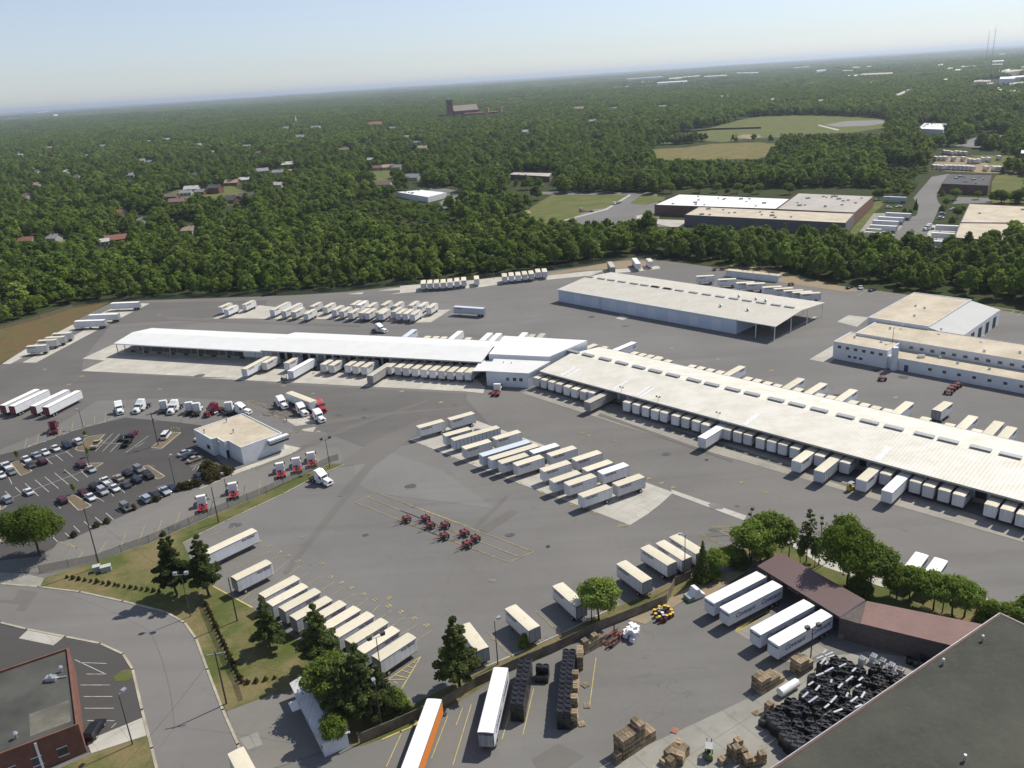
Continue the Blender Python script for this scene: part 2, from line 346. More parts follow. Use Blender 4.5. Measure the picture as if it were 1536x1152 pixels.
def kerb(name, px, m=None, wdt=.3, h=.14):
    pts = ground(px); mb = MB()
    for p, q in zip(pts, pts[1:]):
        d = Vector((q[0] - p[0], q[1] - p[1])); 
        if d.length < .01: continue
        d.normalize(); nx, ny = -d.y * wdt / 2, d.x * wdt / 2; e = d * wdt * .4
        mb.prism([(p[0] + nx - e.x, p[1] + ny - e.y), (p[0] - nx - e.x, p[1] - ny - e.y), (q[0] - nx + e.x, q[1] - ny + e.y), (q[0] + nx + e.x, q[1] + ny + e.y)], -.02, h)
    return struct(name, mb, m or M_kerb)
LINES = {}
def line(a, b, m='y', wdt=.14, lift=.095):
    p, q = at(*a), at(*b); d = Vector((q[0] - p[0], q[1] - p[1]))
    if d.length < .05: return
    d.normalize(); nx, ny = -d.y * wdt / 2, d.x * wdt / 2
    LINES.setdefault(m, MB()).add([(p[0] - nx, p[1] - ny, lift), (q[0] - nx, q[1] - ny, lift), (q[0] + nx, q[1] + ny, lift), (p[0] + nx, p[1] + ny, lift)], [(0, 1, 2, 3)])
# ================================================================== paved ground
z1 = lambda p: Z((0, 380), 3.84, p); z2 = lambda p: Z((300, 380), 3.84, p); z3 = lambda p: Z((600, 360), 3.84, p); z4 = lambda p: Z((950, 360), 2.621, p)
z5 = lambda p: Z((0, 560), 3.84, p); z6 = lambda p: Z((300, 560), 3.84, p); z7 = lambda p: Z((600, 560), 3.84, p); z8 = lambda p: Z((950, 540), 2.621, p)
y1 = lambda p: Z((0, 820), 3.47, p); y2 = lambda p: Z((220, 780), 3.098, p); y3 = lambda p: Z((560, 780), 3.098, p); y4 = lambda p: Z((900, 760), 2.94, p)
y5 = lambda p: Z((1136, 740), 2.795, p); y6 = lambda p: Z((0, 60), 2.56, p); y7 = lambda p: Z((560, 60), 3.032, p); y8 = lambda p: Z((1000, 40), 2.866, p)
r4 = lambda p: Z((1160, 680), 6.4, p); r1 = lambda p: Z((820, 680), 7.68, p); r2 = lambda p: Z((620, 610), 7.68, p); r3 = lambda p: Z((1036, 840), 6.4, p)
q6 = lambda p: Z((1276, 200), 5.76, p); q7 = lambda p: Z((880, 270), 3.491, p); q4 = lambda p: Z((880, 80), 4.8, p); q3 = lambda p: Z((500, 120), 4.8, p); q2 = lambda p: Z((220, 160), 4.8, p); q1 = lambda p: Z((0, 80), 4.8, p); q5 = lambda p: Z((1216, 40), 4.8, p)

YARD_TOP = [(-260, 545), (-60, 552), (0, 548), (40, 520), (112, 482), (150, 462), (170, 453), (230, 450), (330, 447), (440, 443), (519, 438), (584, 431), (628, 428),
            (756, 416), (860, 402), (907, 395), (946, 386), (988, 390), (1064, 400), (1217, 423), (1331, 438), (1484, 459), (1560, 470), (1750, 500)]
sheet('yard', YARD_TOP + [(1800, 900), (1750, 1300), (700, 1350), (-100, 1300), (-400, 900), (-300, 700)], M_asph, .02)
# the lots with darker surfacing and the near lots
LOT = z5([(-200, 330), (0, 470), (160, 430), (400, 335), (720, 255), (1000, 280), (1160, 300), (1240, 480), (1300, 540), (1200, 620), (1000, 690), (800, 780), (620, 860), (420, 950), (200, 1060), (-200, 1200)])
sheet('car_park', LOT, M_asphd, .045)
sheet('yard_dark_surfacing', z1([(0, 830), (0, 640), (130, 625), (520, 400), (860, 285), (1536, 270), (1536, 330), (1100, 380), (640, 410), (480, 610), (470, 680), (1400, 735), (1536, 745), (1536, 860), (1400, 850), (1040, 830), (560, 850), (300, 1010), (0, 1130)]), asphalt('yard_asphalt_darker', (.122, .118, .112), (.12, .115, .105)), .045)
sheet('yard_dark_surfacing', z6([(380, 60), (700, 75), (1536, 118), (1536, 150), (1700, 330), (1500, 380), (1300, 390), (1050, 440), (980, 440), (700, 330), (480, 270), (385, 190)]), MATS['yard_asphalt_darker'], .047)
sheet('near_yard', y3([(-250, 1180), (-180, 1010), (0, 1010), (190, 950), (470, 790), (620, 690), (840, 600), (1060, 500), (1363, 395)]) + y4([(400, 400), (640, 290), (800, 520), (900, 640), (1176, 560)]) + [(1500, 1000), (1560, 1250), (500, 1290)], M_asphn, .045)
# road loop at the lower left
ROAD_OUT = [(-120, 870), (0, 876), (57.6, 880.5), (120, 888), (184, 902), (248, 918), (276.7, 934), (294, 958), (311, 1004.4), (334, 1065), (357, 1117), (368, 1165), (400, 1300)]
ROAD_IN = [(-120, 925), (0, 934), (40, 944), (98, 955.4), (150, 965.5), (184.4, 981.4), (199, 1004.4), (213, 1065), (227.7, 1122.6), (238, 1165), (260, 1300)]
sheet('road', ROAD_OUT + ROAD_IN[::-1], M_road, .05)
sheet('yard_road', z5([(0, 1145), (300, 1150), (560, 1090), (860, 975), (1200, 825), (1536, 690)]) + z6([(750, 520), (830, 520), (800, 430), (560, 420), (300, 540), (150, 600), (0, 660)]) + z5([(1150, 670), (800, 830), (420, 950), (330, 980), (280, 1050), (0, 1080)]),
      asphalt('lane_asphalt', (.165, .162, .152)), .07)
for i, pp in enumerate([y1([(100, 225), (200, 235), (130, 335), (80, 330), (110, 300), (0, 290), (0, 275), (70, 280)]), [(497, 702), (560, 662), (640, 625), (650, 640), (620, 655), (560, 700), (520, 745), (505, 745), (550, 695)],
                        z7([(450, 900), (640, 780), (680, 800), (500, 920)]), y3([(740, 1110), (860, 1040), (980, 1100), (900, 1152), (760, 1160)])]):
    sheet('asphalt_patch', pp, MATS.get('repair_asphalt') or asphalt('repair_asphalt', (.134, .129, .121)), .0735 + i * .0004)
sheet('drive_in_patch', z6([(880, 480), (1050, 440), (1400, 560), (1700, 780), (1000, 690), (900, 640)]), M_lpatch if 0 else asphalt('older_asphalt', (.168, .167, .16)), .045)
sheet('car_park', [(-60, 930), (0, 936), (40, 946), (98, 957.5), (149, 968), (183, 983.5), (197, 1005), (211, 1066), (213.5, 1076), (135, 1128), (-60, 1200)], M_asphd, .055)
# concrete
sheet('concrete_apron', z1([(470, 678), (615, 612), (700, 560), (1536, 580)]) + z2([(1536, 640)]) + z3([(300, 760), (430, 790), (490, 850), (480, 884)]) + z2([(1536, 797), (0, 718)]) + z1([(1400, 722)]), M_conc, .07)
sheet('concrete_strip', z1([(475, 607), (600, 618), (720, 560), (830, 470), (640, 530)]), M_conc, .072)
sheet('concrete_apron', [(782, 589.7), (800, 583), (806, 570), (1536, 795), (1700, 845), (1700, 862), (1536, 814), (1000, 659.5)], concrete('dock_concrete', (.30, .285, .25), rot=rad(46.5), pitch=3.5), .07)
sheet('concrete_pad', [(615.6, 660), (709, 629), (1010, 739), (990, 757), (972, 771), (945, 788), (770, 722)], M_conc2, .07)
sheet('concrete_strip', [(1006, 734), (1014, 737), (1120, 774), (1116, 781), (1009, 741)], M_conc2, .074)
sheet('concrete_pad', z1([(10, 638), (60, 638), (435, 440), (420, 410), (150, 552)]), M_conc, .07)
sheet('concrete_pad', z1([(128, 630), (208, 630), (562, 442), (520, 425)]), M_conc, .07)
sheet('concrete_pad', z1([(430, 415), (560, 442), (770, 335), (862, 290), (690, 285), (640, 320)]), M_conc, .07)
sheet('concrete_pad', z2([(75, 378), (115, 350), (345, 300), (760, 345), (830, 340), (1445, 325), (1330, 398), (1240, 400), (940, 380), (390, 378), (240, 375)]), M_conc, .07)
sheet('concrete_strip', z2([(845, 236), (930, 225), (945, 226), (930, 236)]), M_conc, .07)
sheet('concrete_pad', z2([(1090, 205), (1536, 152), (1536, 175), (1320, 215), (1090, 238)]) + z3([(95, 285), (-130, 295)]), M_conc, .07)
sheet('concrete_pad', z3([(0, 265), (440, 230), (560, 215), (860, 205), (1090, 180), (1180, 175), (1100, 205), (840, 230), (560, 258), (440, 275), (100, 300), (0, 305)]), M_conc, .072)
sheet('concrete_pad', z3([(1170, 175), (1290, 165), (1450, 150), (1490, 150), (1500, 165), (1380, 180), (1250, 190), (1180, 190)]), M_conc, .07)
sheet('bare_ground', z3([(860, 195), (1180, 135), (1330, 110), (1460, 130), (1440, 150), (1180, 170), (1000, 180), (870, 205)]), M_dirt, .06)
sheet('bare_ground', z4([(380, 100), (520, 110), (760, 170), (900, 200), (840, 205), (600, 170), (400, 130)]), M_dirt, .06)
sheet('concrete_pad', z4([(800, 322), (845, 296), (925, 305), (880, 342)]), M_conc2, .07)
sheet('concrete_pad', z4([(692, 470), (785, 415), (790, 470), (770, 485)]), M_conc2, .07)
sheet('concrete_pad', z4([(535, 402), (400, 370), (620, 285), (722, 302)]), concrete('bay_concrete', (.2, .19, .17), rot=rad(46.5)), .07)
sheet('concrete_kerb_strip', z4([(535, 402), (548, 400), (722, 303), (712, 300)]), M_conc2, .09)
sheet('concrete_pad', z3([(1240, 452), (1280, 435), (1322, 447), (1280, 463)]), M_conc2, .07)
sheet('concrete_pad', z2([(560, 955), (620, 930), (680, 985), (650, 1030), (600, 1025), (480, 955)]), M_conc2, .075)
sheet('concrete_walk', z6([(180, 570), (240, 545), (460, 470), (480, 410), (575, 430), (540, 455), (300, 545), (190, 585)]), M_conc, .09)
sheet('concrete_drive', y1([(0, 135), (120, 140), (235, 165), (205, 215), (100, 208), (0, 197)]), M_conc3, .075)
sheet('concrete_drive', y1([(98, 478), (150, 430), (335, 470), (278, 515)]), M_conc2, .075)
sheet('concrete_walk', y1([(450, 1012), (745, 890), (775, 980), (476, 1077)]), M_conc2, .075)
NC = y4([(1300, 560), (1138, 640), (1040, 700), (700, 825), (360, 985), (250, 1045), (60, 1152)]) + [(860, 1200), (1500, 1250), (1560, 900)]
sheet('concrete_yard', [(1352, 985), (1300, 978), (1240, 985), (1138, 1040.6), (1022, 1095), (960, 1123), (900, 1152), (780, 1215), (1500, 1290), (1600, 1000)], M_conc3, .07)
for px in ([(735, 905), (800, 870), (830, 890), (760, 930)],): sheet('concrete_pad', y3(px), M_lpatch, .05) if 0 else None
sheet('concrete_pad', r3([(415, 680), (740, 505), (775, 525), (560, 770)]), M_conc3, .07)
sheet('concrete_pad', r3([(860, 950), (1215, 805), (1330, 870), (1000, 1010)]), M_conc3, .072)
# small side lot by the white hut
sheet('side_lot', y2([(372, 890), (560, 820), (700, 790), (900, 1000), (860, 1060), (640, 1140), (500, 1180), (410, 1020)]), asphalt('side_lot_asphalt', (.17, .165, .15)), .075)
sheet('concrete_pad', y2([(430, 1020), (515, 988), (540, 1045), (470, 1070)]), M_conc3, .09)
# grass
sheet('grass_bank', [(-260, 470), (0, 490), (60, 473), (110, 458), (167, 452), (120, 478), (112, 486), (40, 522), (0, 546), (-60, 552), (-260, 560)], M_brown, .05)
GR = y1([(207, 213), (232, 165)]) + z5([(380, 1140), (560, 1085), (700, 1035), (860, 980), (1200, 833), (1536, 692)]) + z6([(360, 690), (560, 600), (750, 525), (825, 525), (760, 560), (640, 610), (480, 695), (330, 765), (150, 855), (0, 915)]) + \
     y2([(170, 108), (230, 240), (310, 310), (490, 408), (600, 490), (720, 570), (850, 640), (1000, 720), (1160, 800), (1225, 838), (1240, 870), (1330, 850), (1340, 880), (1240, 950), (1180, 985), (1000, 1050), (860, 1056), (700, 790), (560, 820), (372, 890), (352, 855)]) + ROAD_OUT[3:10][::-1]
sheet('grass', GR, M_grass, .10)
sheet('grass_verge', y3([(130, 880), (180, 860), (480, 710), (640, 640), (880, 535), (1140, 402), (1290, 342)]) + y4([(400, 290), (480, 300), (600, 300), (690, 260)]) + [(1143, 843)] +
      y4([(600, 330), (480, 360), (400, 420), (250, 430)]) + y3([(1363, 395), (1060, 505), (840, 610), (620, 700), (470, 800), (230, 940)]), M_grass, .103)
sheet('bare_ground', y4([(230, 450), (420, 340), (560, 290), (690, 270), (640, 292), (470, 400), (395, 400), (200, 520), (120, 500)]), M_dirt, .105)
sheet('grass_verge', [(1122, 812), (1170, 812), (1240, 850), (1330, 868), (1400, 890), (1480, 905), (1560, 940), (1700, 990), (1640, 1010), (1470, 945), (1300, 905), (1171, 834), (1130, 845), (1100, 830)], M_grass, .10)
sheet('concrete_strip', [(1170, 808), (1182, 806), (1240, 838), (1330, 872), (1480, 898), (1536, 925), (1700, 990), (1700, 1000), (1530, 936), (1470, 905), (1320, 880), (1235, 850)], M_conc2, .11)
sheet('grass_verge', y1([(320, 1152), (480, 1080), (690, 1010), (778, 985), (800, 1090), (830, 1170), (850, 1300), (250, 1300)]), M_grass, .09)
sheet('grass_patch', y1([(590, 680), (640, 645), (685, 640), (695, 690), (660, 700), (600, 705)]), M_grass, .09)
sheet('grass_verge', z4([(1400, 262), (1536, 283), (1536, 292), (1400, 268)]), M_grass, .05)
for pp in ([(15, 520), (60, 512), (120, 590), (185, 563), (110, 500), (140, 480), (100, 490)],): pass
ISL = [z5([(62, 518), (110, 505), (186, 565), (120, 592)]), z5([(432, 437), (500, 368), (605, 352), (500, 452), (450, 448)]), z5([(500, 520), (595, 518), (525, 560)]), z5([(372, 712), (430, 702), (528, 765), (455, 793)]),
       z5([(870, 430), (985, 340), (1042, 342), (930, 435)]), z5([(820, 540), (850, 530), (950, 595), (905, 612)]), z5([(0, 915), (38, 955), (0, 975)]), z5([(0, 760), (40, 765), (0, 790)])]
for p in ISL:
    sheet('planting_bed', p, MATS.get('bed_mulch') or grassmat('bed_mulch', (.17, .14, .10), (.13, .11, .08), (.20, .15, .10)), .12); kerb('kerb', p + [p[0]])
for nm, p in (('kerb', ROAD_OUT), ('kerb', ROAD_IN)): kerb(nm, p, wdt=.45)
kerb('kerb', y2([(170, 108), (270, 55), (370, 5)]) + z6([(330, 765), (480, 695), (640, 610), (825, 528)])); kerb('kerb', y2([(310, 310), (490, 408)]), M_ybright)
kerb('kerb', z6([(0, 665), (180, 590), (300, 548), (540, 458), (575, 432)]), wdt=.5)
kerb('kerb', y2([(1095, 1022), (1180, 985), (1240, 960), (1300, 905)]), M_ybright); kerb('kerb', y3([(480, 702), (640, 633), (880, 527), (1140, 395)]))

# ------------------------------------------------------------------ painted lines
for a, b in [((1020, 690), (1536, 880)), ((965, 715), (1480, 920)), ((895, 745), (1536, 1000)), ((895, 745), (1020, 690))]: line(*z6([a, b]), wdt=.18)
for a, b in [((0, 740), (770, 1030)), ((0, 790), (690, 1060)), ((0, 850), (625, 1090)), ((770, 1030), (625, 1090))]: line(*z7([a, b]), wdt=.18)
for a, b in [((270, 90), (370, 38)), ((300, 135), (400, 85)), ((355, 210), (520, 120)), ((380, 245), (578, 145)), ((400, 280), (625, 165)), ((440, 375), (660, 190)), ((480, 390), (715, 215)),
             ((600, 340), (765, 240)), ((740, 305), (815, 262)), ((810, 330), (870, 290)), ((860, 350), (920, 315)), ((900, 385), (970, 343)), ((970, 410), (1027, 368)), ((1040, 440), (1080, 397)),
             ((1080, 462), (1140, 422)), ((1130, 500), (1200, 455)), ((1180, 535), (1262, 485)), ((1250, 565), (1325, 515))]: line(*y2([a, b]))
for a, b in [((1120, 745), (1275, 635)), ((1180, 793), (1275, 635)), ((1150, 752), (1165, 762)), ((1125, 745), (1200, 742)), ((1155, 722), (1210, 735)), ((1185, 700), (1225, 712)), ((1205, 680), (1245, 690)), ((1230, 662), (1258, 668))]: line(*y2([a, b]), m='b', wdt=.16)
for a, b in [((1165, 800), (1225, 838)), ((1095, 1022), (1180, 985))]: line(*y2([a, b]), m='b')
for a, b in [((530, 520), (635, 632)), ((755, 425), (870, 530)), ((545, 550), (560, 560)), ((775, 550), (790, 560)), ((1095, 345), (1175, 390)), ((1095, 270), (1125, 270)), ((860, 305), (880, 320))]: line(*y3([a, b]))
for a, b in [((60, 1150), (130, 995)), ((270, 1110), (345, 915)), ((385, 955), (415, 875)), ((370, 1140), (455, 860)), ((598, 1020), (640, 880)), ((695, 1000), (745, 785)), ((1005, 860), (1035, 640)), ((1300, 1152), (1310, 1140))]: line(*y3([a, b]), m='b', wdt=.12)
for a, b in [((490, 88), (620, 92)), ((490, 88), (590, 140)), ((510, 95), (620, 100)), ((535, 108), (620, 108)), ((560, 122), (610, 118)), ((575, 130), (600, 128)), ((455, 125), (530, 160)), ((440, 125), (560, 180))]: line(*y4([a, b]))
for i in range(6): line(*y4([(598 + i, 555 - i * 4), (745 + i * 2, 470 - i * 2)]), m='b', wdt=.22)
# white stall lines, car park
for a, b in [((30, 680), (65, 715)), ((88, 657), (130, 698)), ((145, 635), (222, 708)), ((203, 615), (282, 685)), ((258, 597), (338, 665)), ((315, 575), (395, 642)), ((370, 555), (452, 622)), ((425, 550), (480, 560)), ((468, 565), (507, 600)),
             ((85, 712), (500, 558)), ((0, 742), (85, 712)), ((380, 450), (420, 483)), ((320, 470), (362, 505)), ((265, 490), (302, 525)), ((270, 492), (400, 448)), ((0, 920), (100, 890)), ((30, 845), (80, 900)), ((50, 600), (70, 640)),
             ((548, 450), (650, 348)), ((590, 452), (690, 350)), ((635, 455), (735, 352)), ((725, 458), (858, 360)), ((600, 403), (700, 405)), ((780, 430), (830, 400)),
             ((305, 945), (335, 975)), ((375, 920), (405, 948)), ((425, 880), (462, 918)), ((485, 855), (530, 895)), ((548, 830), (592, 867)), ((610, 805), (655, 845)), ((668, 780), (700, 805)), ((330, 760), (350, 780)),
             ((640, 690), (655, 710)), ((555, 715), (600, 740)), ((760, 568), (800, 600)), ((700, 670), (720, 690)), ((1130, 425), (1190, 395)), ((1100, 540), (1190, 505)), ((780, 650), (790, 640)),
             ((1070, 625), (1150, 590)), ((1075, 632), (1110, 655)), ((1090, 620), (1125, 642)), ((1108, 612), (1142, 632)), ((1110, 560), (1130, 535)), ((1135, 560), (1145, 533)), ((1158, 555), (1163, 530))]: line(*z5([a, b]), m='w', wdt=.16)
for a, b in [((160, 425), (180, 415)), ((190, 410), (270, 390)), ((280, 385), (320, 370)), ((360, 355), (400, 340)), ((415, 332), (470, 318)), ((495, 308), (530, 297)), ((560, 290), (610, 275)), ((625, 268), (660, 258)), ((675, 252), (725, 240))]: line(*z5([a, b]), m='w', wdt=.3)
for a, b in [((140, 435), (155, 372)), ((210, 412), (225, 350)), ((345, 365), (355, 308)), ((412, 340), (420, 283)), ((478, 318), (485, 272)), ((543, 295), (548, 248)), ((605, 285), (608, 228)),
             ((565, 1045), (615, 968)), ((685, 1035), (725, 925)), ((797, 980), (833, 880)), ((900, 940), (935, 843)), ((1003, 895), (1038, 800)), ((1105, 855), (1112, 835)), ((1205, 820), (1230, 722)), ((1400, 735), (1410, 652)), ((1490, 700), (1498, 618)),
             ((390, 975), (478, 1030)), ((478, 1030), (430, 1100)), ((340, 970), (450, 1010)), ((870, 440), (930, 440))]: line(*z5([a, b]), wdt=.14)
for a, b in [((50, 830), (75, 735)), ((245, 740), (258, 652)), ((340, 705), (348, 618)), ((430, 665), (435, 640)), ((515, 640), (520, 590)), ((680, 560), (682, 485))]: line(*z6([a, b]), wdt=.14)
for a, b in [((250, 862), (300, 848)), ((300, 848), (520, 945)), ((250, 862), (490, 965)), ((370, 925), (500, 950))] + [((265 + i * 20, 858 + i * 8), (285 + i * 20, 846 + i * 8.6)) for i in range(12)]: line(*z2([a, b]), wdt=.16)
for i in range(10): line(*z2([(300 + i * 20, 862 + i * 8.5), (325 + i * 20, 858 + i * 8.8)]), m='d', wdt=.35, lift=.1)
for a, b in [((390, 590), (550, 665)), ((420, 605), (555, 610)), ((450, 665), (555, 665)), ((420, 722), (572, 722)), ((435, 782), (585, 782)), ((440, 843), (593, 843)), ((455, 907), (597, 908)), ((580, 945), (605, 920))]: line(*y1([a, b]), m='w', wdt=.13)
for a, b in [((820, 185), (850, 195)), ((880, 220), (930, 195)), ((930, 215), (975, 200)), ((1480, 290), (1500, 278)), ((1510, 300), (1530, 285))]: line(*z4([a, b]), m='w')
def digits(x, y, s='12', ang=None, size=1.25, nm='stall_number'):
    p = at(x, y); o = bpy.data.objects.new(nm, text_data(s, size, 0, M_yline, .05)); COL.objects.link(o)
    o.location = (p[0], p[1], .09); o.rotation_euler = (0, 0, ang or 0); o['kind'] = 'structure'
for i, (x, y) in enumerate(y2([(402, 38), (566, 122), (616, 150), (655, 168), (702, 192), (812, 205), (855, 268), (905, 293), (952, 318), (1006, 348), (1062, 372), (1128, 365), (1125, 402), (1182, 430), (1243, 460), (1302, 490), (525, 102)])): digits(x, y, str(11 + i), rad(38))
for i, (x, y) in enumerate(r1([(300, 590), (570, 690), (845, 838), (910, 835), (1180, 295), (1320, 345), (1460, 395)]) + z7([(105, 405), (305, 485), (425, 520), (690, 635), (815, 685), (1045, 345), (1090, 358), (235, 168)])): digits(x, y, str(41 + i), rad(30), 1.3)
for x, y in z1([(915, 358), (255, 672), (468, 710), (395, 757), (918, 784)]) + z2([(400, 415), (478, 765), (650, 810), (1162, 797), (1388, 860), (680, 1030)]) + z8([(428, 483), (865, 625), (518, 522)]) + z4([(150, 428), (330, 470), (540, 515), (1030, 620)]):
    line((x - 3.2, y + .3), (x + 3.2, y - .3), wdt=.5); line((x - 1, y - 1), (x + 4, y - .8), wdt=.4)
for pp in ([(562, 690), (566, 693), (500, 775), (440, 850), (430, 862), (425, 858), (490, 772)], [(700, 800), (760, 742), (764, 744), (706, 803)], [(380, 700), (520, 640), (640, 600), (642, 603), (524, 645), (384, 706)], [(900, 620), (1100, 690), (1098, 693), (896, 624)], [(1000, 640), (1300, 735), (1298, 739), (996, 644)],
           [(250, 475), (400, 482), (540, 488), (540, 490), (400, 486), (250, 480)], [(700, 500), (840, 520), (990, 555), (988, 558), (838, 524), (698, 503)], [(1060, 800), (1180, 790), (1300, 810), (1300, 814), (1180, 795), (1062, 806)], [(440, 640), (560, 620), (700, 610), (700, 613), (562, 625), (442, 646)]):
    LAY['t'] = LAY.get('t', 0) + 1; sheet('tyre_marks', pp, MATS.get('tyre_darkened_asphalt') or asphalt('tyre_darkened_asphalt', (.136, .131, .122)), .076 + LAY['t'] * .0006)
rr0 = random.Random(3)
for i in range(46):
    x, y = rr0.uniform(120, 1450), rr0.uniform(470, 900); a0 = at(x, y); r0_ = rr0.uniform(.5, 2.2); pts = [(a0[0] + r0_ * rr0.uniform(.6, 1.2) * math.cos(k * .79), a0[1] + r0_ * rr0.uniform(.5, 1.1) * math.sin(k * .79)) for k in range(8)]
    sheet('oil_stain', None, M_patch if i % 3 else M_lpatch, .0825 + i * .0002, world=pts)
for i, (x, y) in enumerate([(690, 545 + 90), (880, 600), (1060, 690), (620, 760), (822, 820), (470, 560), (1010, 480), (350, 500)]):
    a0 = at(x, y); sheet('manhole_cover', None, M_dark, .093, world=[(a0[0] + .5 * math.cos(k * .52), a0[1] + .5 * math.sin(k * .52)) for k in range(12)])
for k, (nm, m_) in {'y': ('yellow_markings', M_yline), 'w': ('white_markings', M_wline), 'b': ('bright_yellow_markings', M_ybright), 'd': ('tar_marks', M_patch)}.items(): struct(nm, LINES[k], m_)
# oil and tyre marks in the concrete by the docks are part of the pads' own material
for x, y in z5([(740, 215)]): pass
# ================================================================== buildings
def rect_from(p, q, depth, z):
    """rectangle on the ground: p-q is an eave seen at height z, depth is to its left"""
    a, b = Vector(at(*p, z)[:2]), Vector(at(*q, z)[:2]); d = (b - a).normalized(); n = Vector((-d.y, d.x))
    return a, b, d, n
def frame(a, ang):
    """returns f(u, v) -> world xy with u along ang"""
    c, s_ = math.cos(ang), math.sin(ang); return lambda u, v: (a[0] + u * c - v * s_, a[1] + u * s_ + v * c)
def building(name, label, cat, a, ang):
    t = thing(name, label, cat, (a[0], a[1], 0), ang); return t
def gable(L, W, ze, zr, ov=.0, th=.18, m=0):
    """gable roof over x 0..L, y 0..W, ridge along x"""
    mb = MB(); pr = [(-ov, ze - .0), (W / 2, zr), (W + ov, ze)]
    for (y0, z0_), (y1_, z1_) in zip(pr, pr[1:]):
        vs = [(-ov, y0, z0_), (L + ov, y0, z0_), (L + ov, y1_, z1_), (-ov, y1_, z1_)]
        vs += [(x, y, z - th) for x, y, z in vs]
        mb.add(vs, [(0, 1, 2, 3), (7, 6, 5, 4), (0, 4, 5, 1), (1, 5, 6, 2), (2, 6, 7, 3), (3, 7, 4, 0)], m)
    return mb

# ---- long docks -----------------------------------------------------------
def dock(name, label, A, B, C, ze, rise, roofm, wallm, ov=3.2, skylights=None, floor=1.25, vents=None, open_front=0, back_open=False, doors=True, panel=None, inner=0.):
    """A, B: front eave ends (px), C: back-left roof corner (px)"""
    a, b, c = Vector(at(*A, ze)[:2]), Vector(at(*B, ze)[:2]), Vector(at(*C, ze)[:2])
    d = (b - a).normalized(); n = Vector((-d.y, d.x)); L = (b - a).length; W = (c - a).dot(n); ang = math.atan2(d.y, d.x)
    t = building(name, label, 'warehouse', a, ang)
    g = gable(L, W, ze, ze + rise, 0); g.build('roof', roofm, t)
    tr = MB(); tr.box(-.05, L + .05, -.16, -.01, ze - .42, ze + .04); tr.box(-.05, L + .05, W + .01, W + .16, ze - .42, ze + .04); split_build(tr, 'fascia', M_grey if 'open' not in label else M_white, t)
    w_ = MB(); w_.box(.3, L - .3, ov, ov + .25, floor, ze - .25) if not open_front else w_.box(open_front, L - .3, ov, ov + .25, floor, ze - .25)
    w_.box(.3, L - .3, W - ov - .25, W - ov, floor, ze - .25) if not open_front else w_.box(open_front, L - .3, W - ov - .25, W - ov, floor, ze - .25)
    if not open_front: w_.box(.3, .5, ov, W - ov, 0, ze)
    split_build(w_, 'wall', wallm, t)
    fl = MB(); fl.box(.35, L - .35, ov - .05, W - ov + .05, .03, floor); fl.build('dock_platform', M_conc3, t)
    po = MB(); x = .8
    while x < L:
        for y in (.35, W - .35):
            po.box(x - .12, x + .12, y - .12, y + .12, .03, ze - .2)
        x += 14.
    if open_front:
        x = .8
        while x < open_front:
            for y in (ov + .3, W / 2, W - ov - .3): po.box(x - .12, x + .12, y - .12, y + .12, floor, ze + rise * (.3 if y != W / 2 else .95))
            x += 7.
    split_build(po, 'column', M_grey, t)
    return t, L, W, ang, d, n, a
# seam of roof sheets differ per building
dk2, L2, W2, A2, d2_, n2_, a2_ = dock('dock_building', 'long white freight dock with small grey roof vents, biggest roof at right', (809, 556.6), (1640, 780), (880, 516), 5.5, 1.9, M_roof2, M_wallw, ov=4.)
dm = MB(); i = 0; x = 6.
while x < L2 - 2:
    dm.box(x - 1.3, x + 1.3, 3.9, 3.99, 1.3, 4.3, i % 3 == 1); x += 3.5; i += 1
# dock doors: one mesh each
for k in range(int((L2 - 8) / 3.5)):
    x = 5 + k * 3.5; m_ = MB(); m_.box(x - 1.25, x + 1.25, 3.88, 3.985, 1.3, 4.1); m_.build('dock_door', M_dark if k % 4 == 2 else M_grey, dk2)
vt = [(1010, 643), (1095, 662), (1195, 685), (1290, 708), (1388, 731), (1482, 754)]
vpx = z3(vt) + z8([(30, 28), (95, 43), (162, 60), (245, 79), (315, 96), (400, 114), (474, 133), (567, 156), (650, 175), (737, 196), (838, 222), (932, 244), (1028, 267), (1147, 296), (1240, 319), (1367, 350), (1484, 378)]) 
vpx = vpx[:6] + vpx[8:]
vy = []
for p in vpx:
    q = Vector(at(*p, 7.3)[:2]) - a2_; vy.append((q.dot(d2_), q.dot(n2_)))
yv = W2 * .5 + 1.8
for k, (u, v_) in enumerate(vy):
    m_ = MB(); zz = 7.4 - (yv - W2 / 2) * .115
    m_.box(u - 2.3, u + 2.3, yv - .7, yv + .7, zz - .3, zz + .55); m_.box(u - 2.45, u + 2.45, yv - .85, yv + .85, zz + .55, zz + .64)
    o = m_.build('roof_vent', M_grey, dk2)
pn = MB()
for (p, q) in z8([(0, 140), (60, 112)]), z8([(430, 248), (485, 215)]), z8([(945, 388), (990, 345)]), z3([(920, 775), (970, 735)]), z3([(945, 785), (990, 742)]), z3([(1230, 850), (1280, 812)]), z3([(1370, 895), (1440, 852)]), z8([(740, 165), (790, 150)]), z8([(905, 200), (945, 190)]):
    u0 = (Vector(at(*p, 5.8)[:2]) - a2_).dot(d2_); pn_w = 1.4
    y0, y1_ = (.6, 8.) if p[1] > 560 and p not in (z8([(740, 165)])[0], z8([(905, 200)])[0]) else (W2 - 6, W2 - .4)
    f = lambda y: (5.5 + 1.9 * (1 - abs(y - W2 / 2) / (W2 / 2))) + .03
    pn.add([(u0, y0, f(y0)), (u0 + pn_w, y0, f(y0)), (u0 + pn_w, y1_, f(y1_)), (u0, y1_, f(y1_))], [(0, 1, 2, 3)])
split_build(pn, 'roof_panel', M_roofw, dk2)
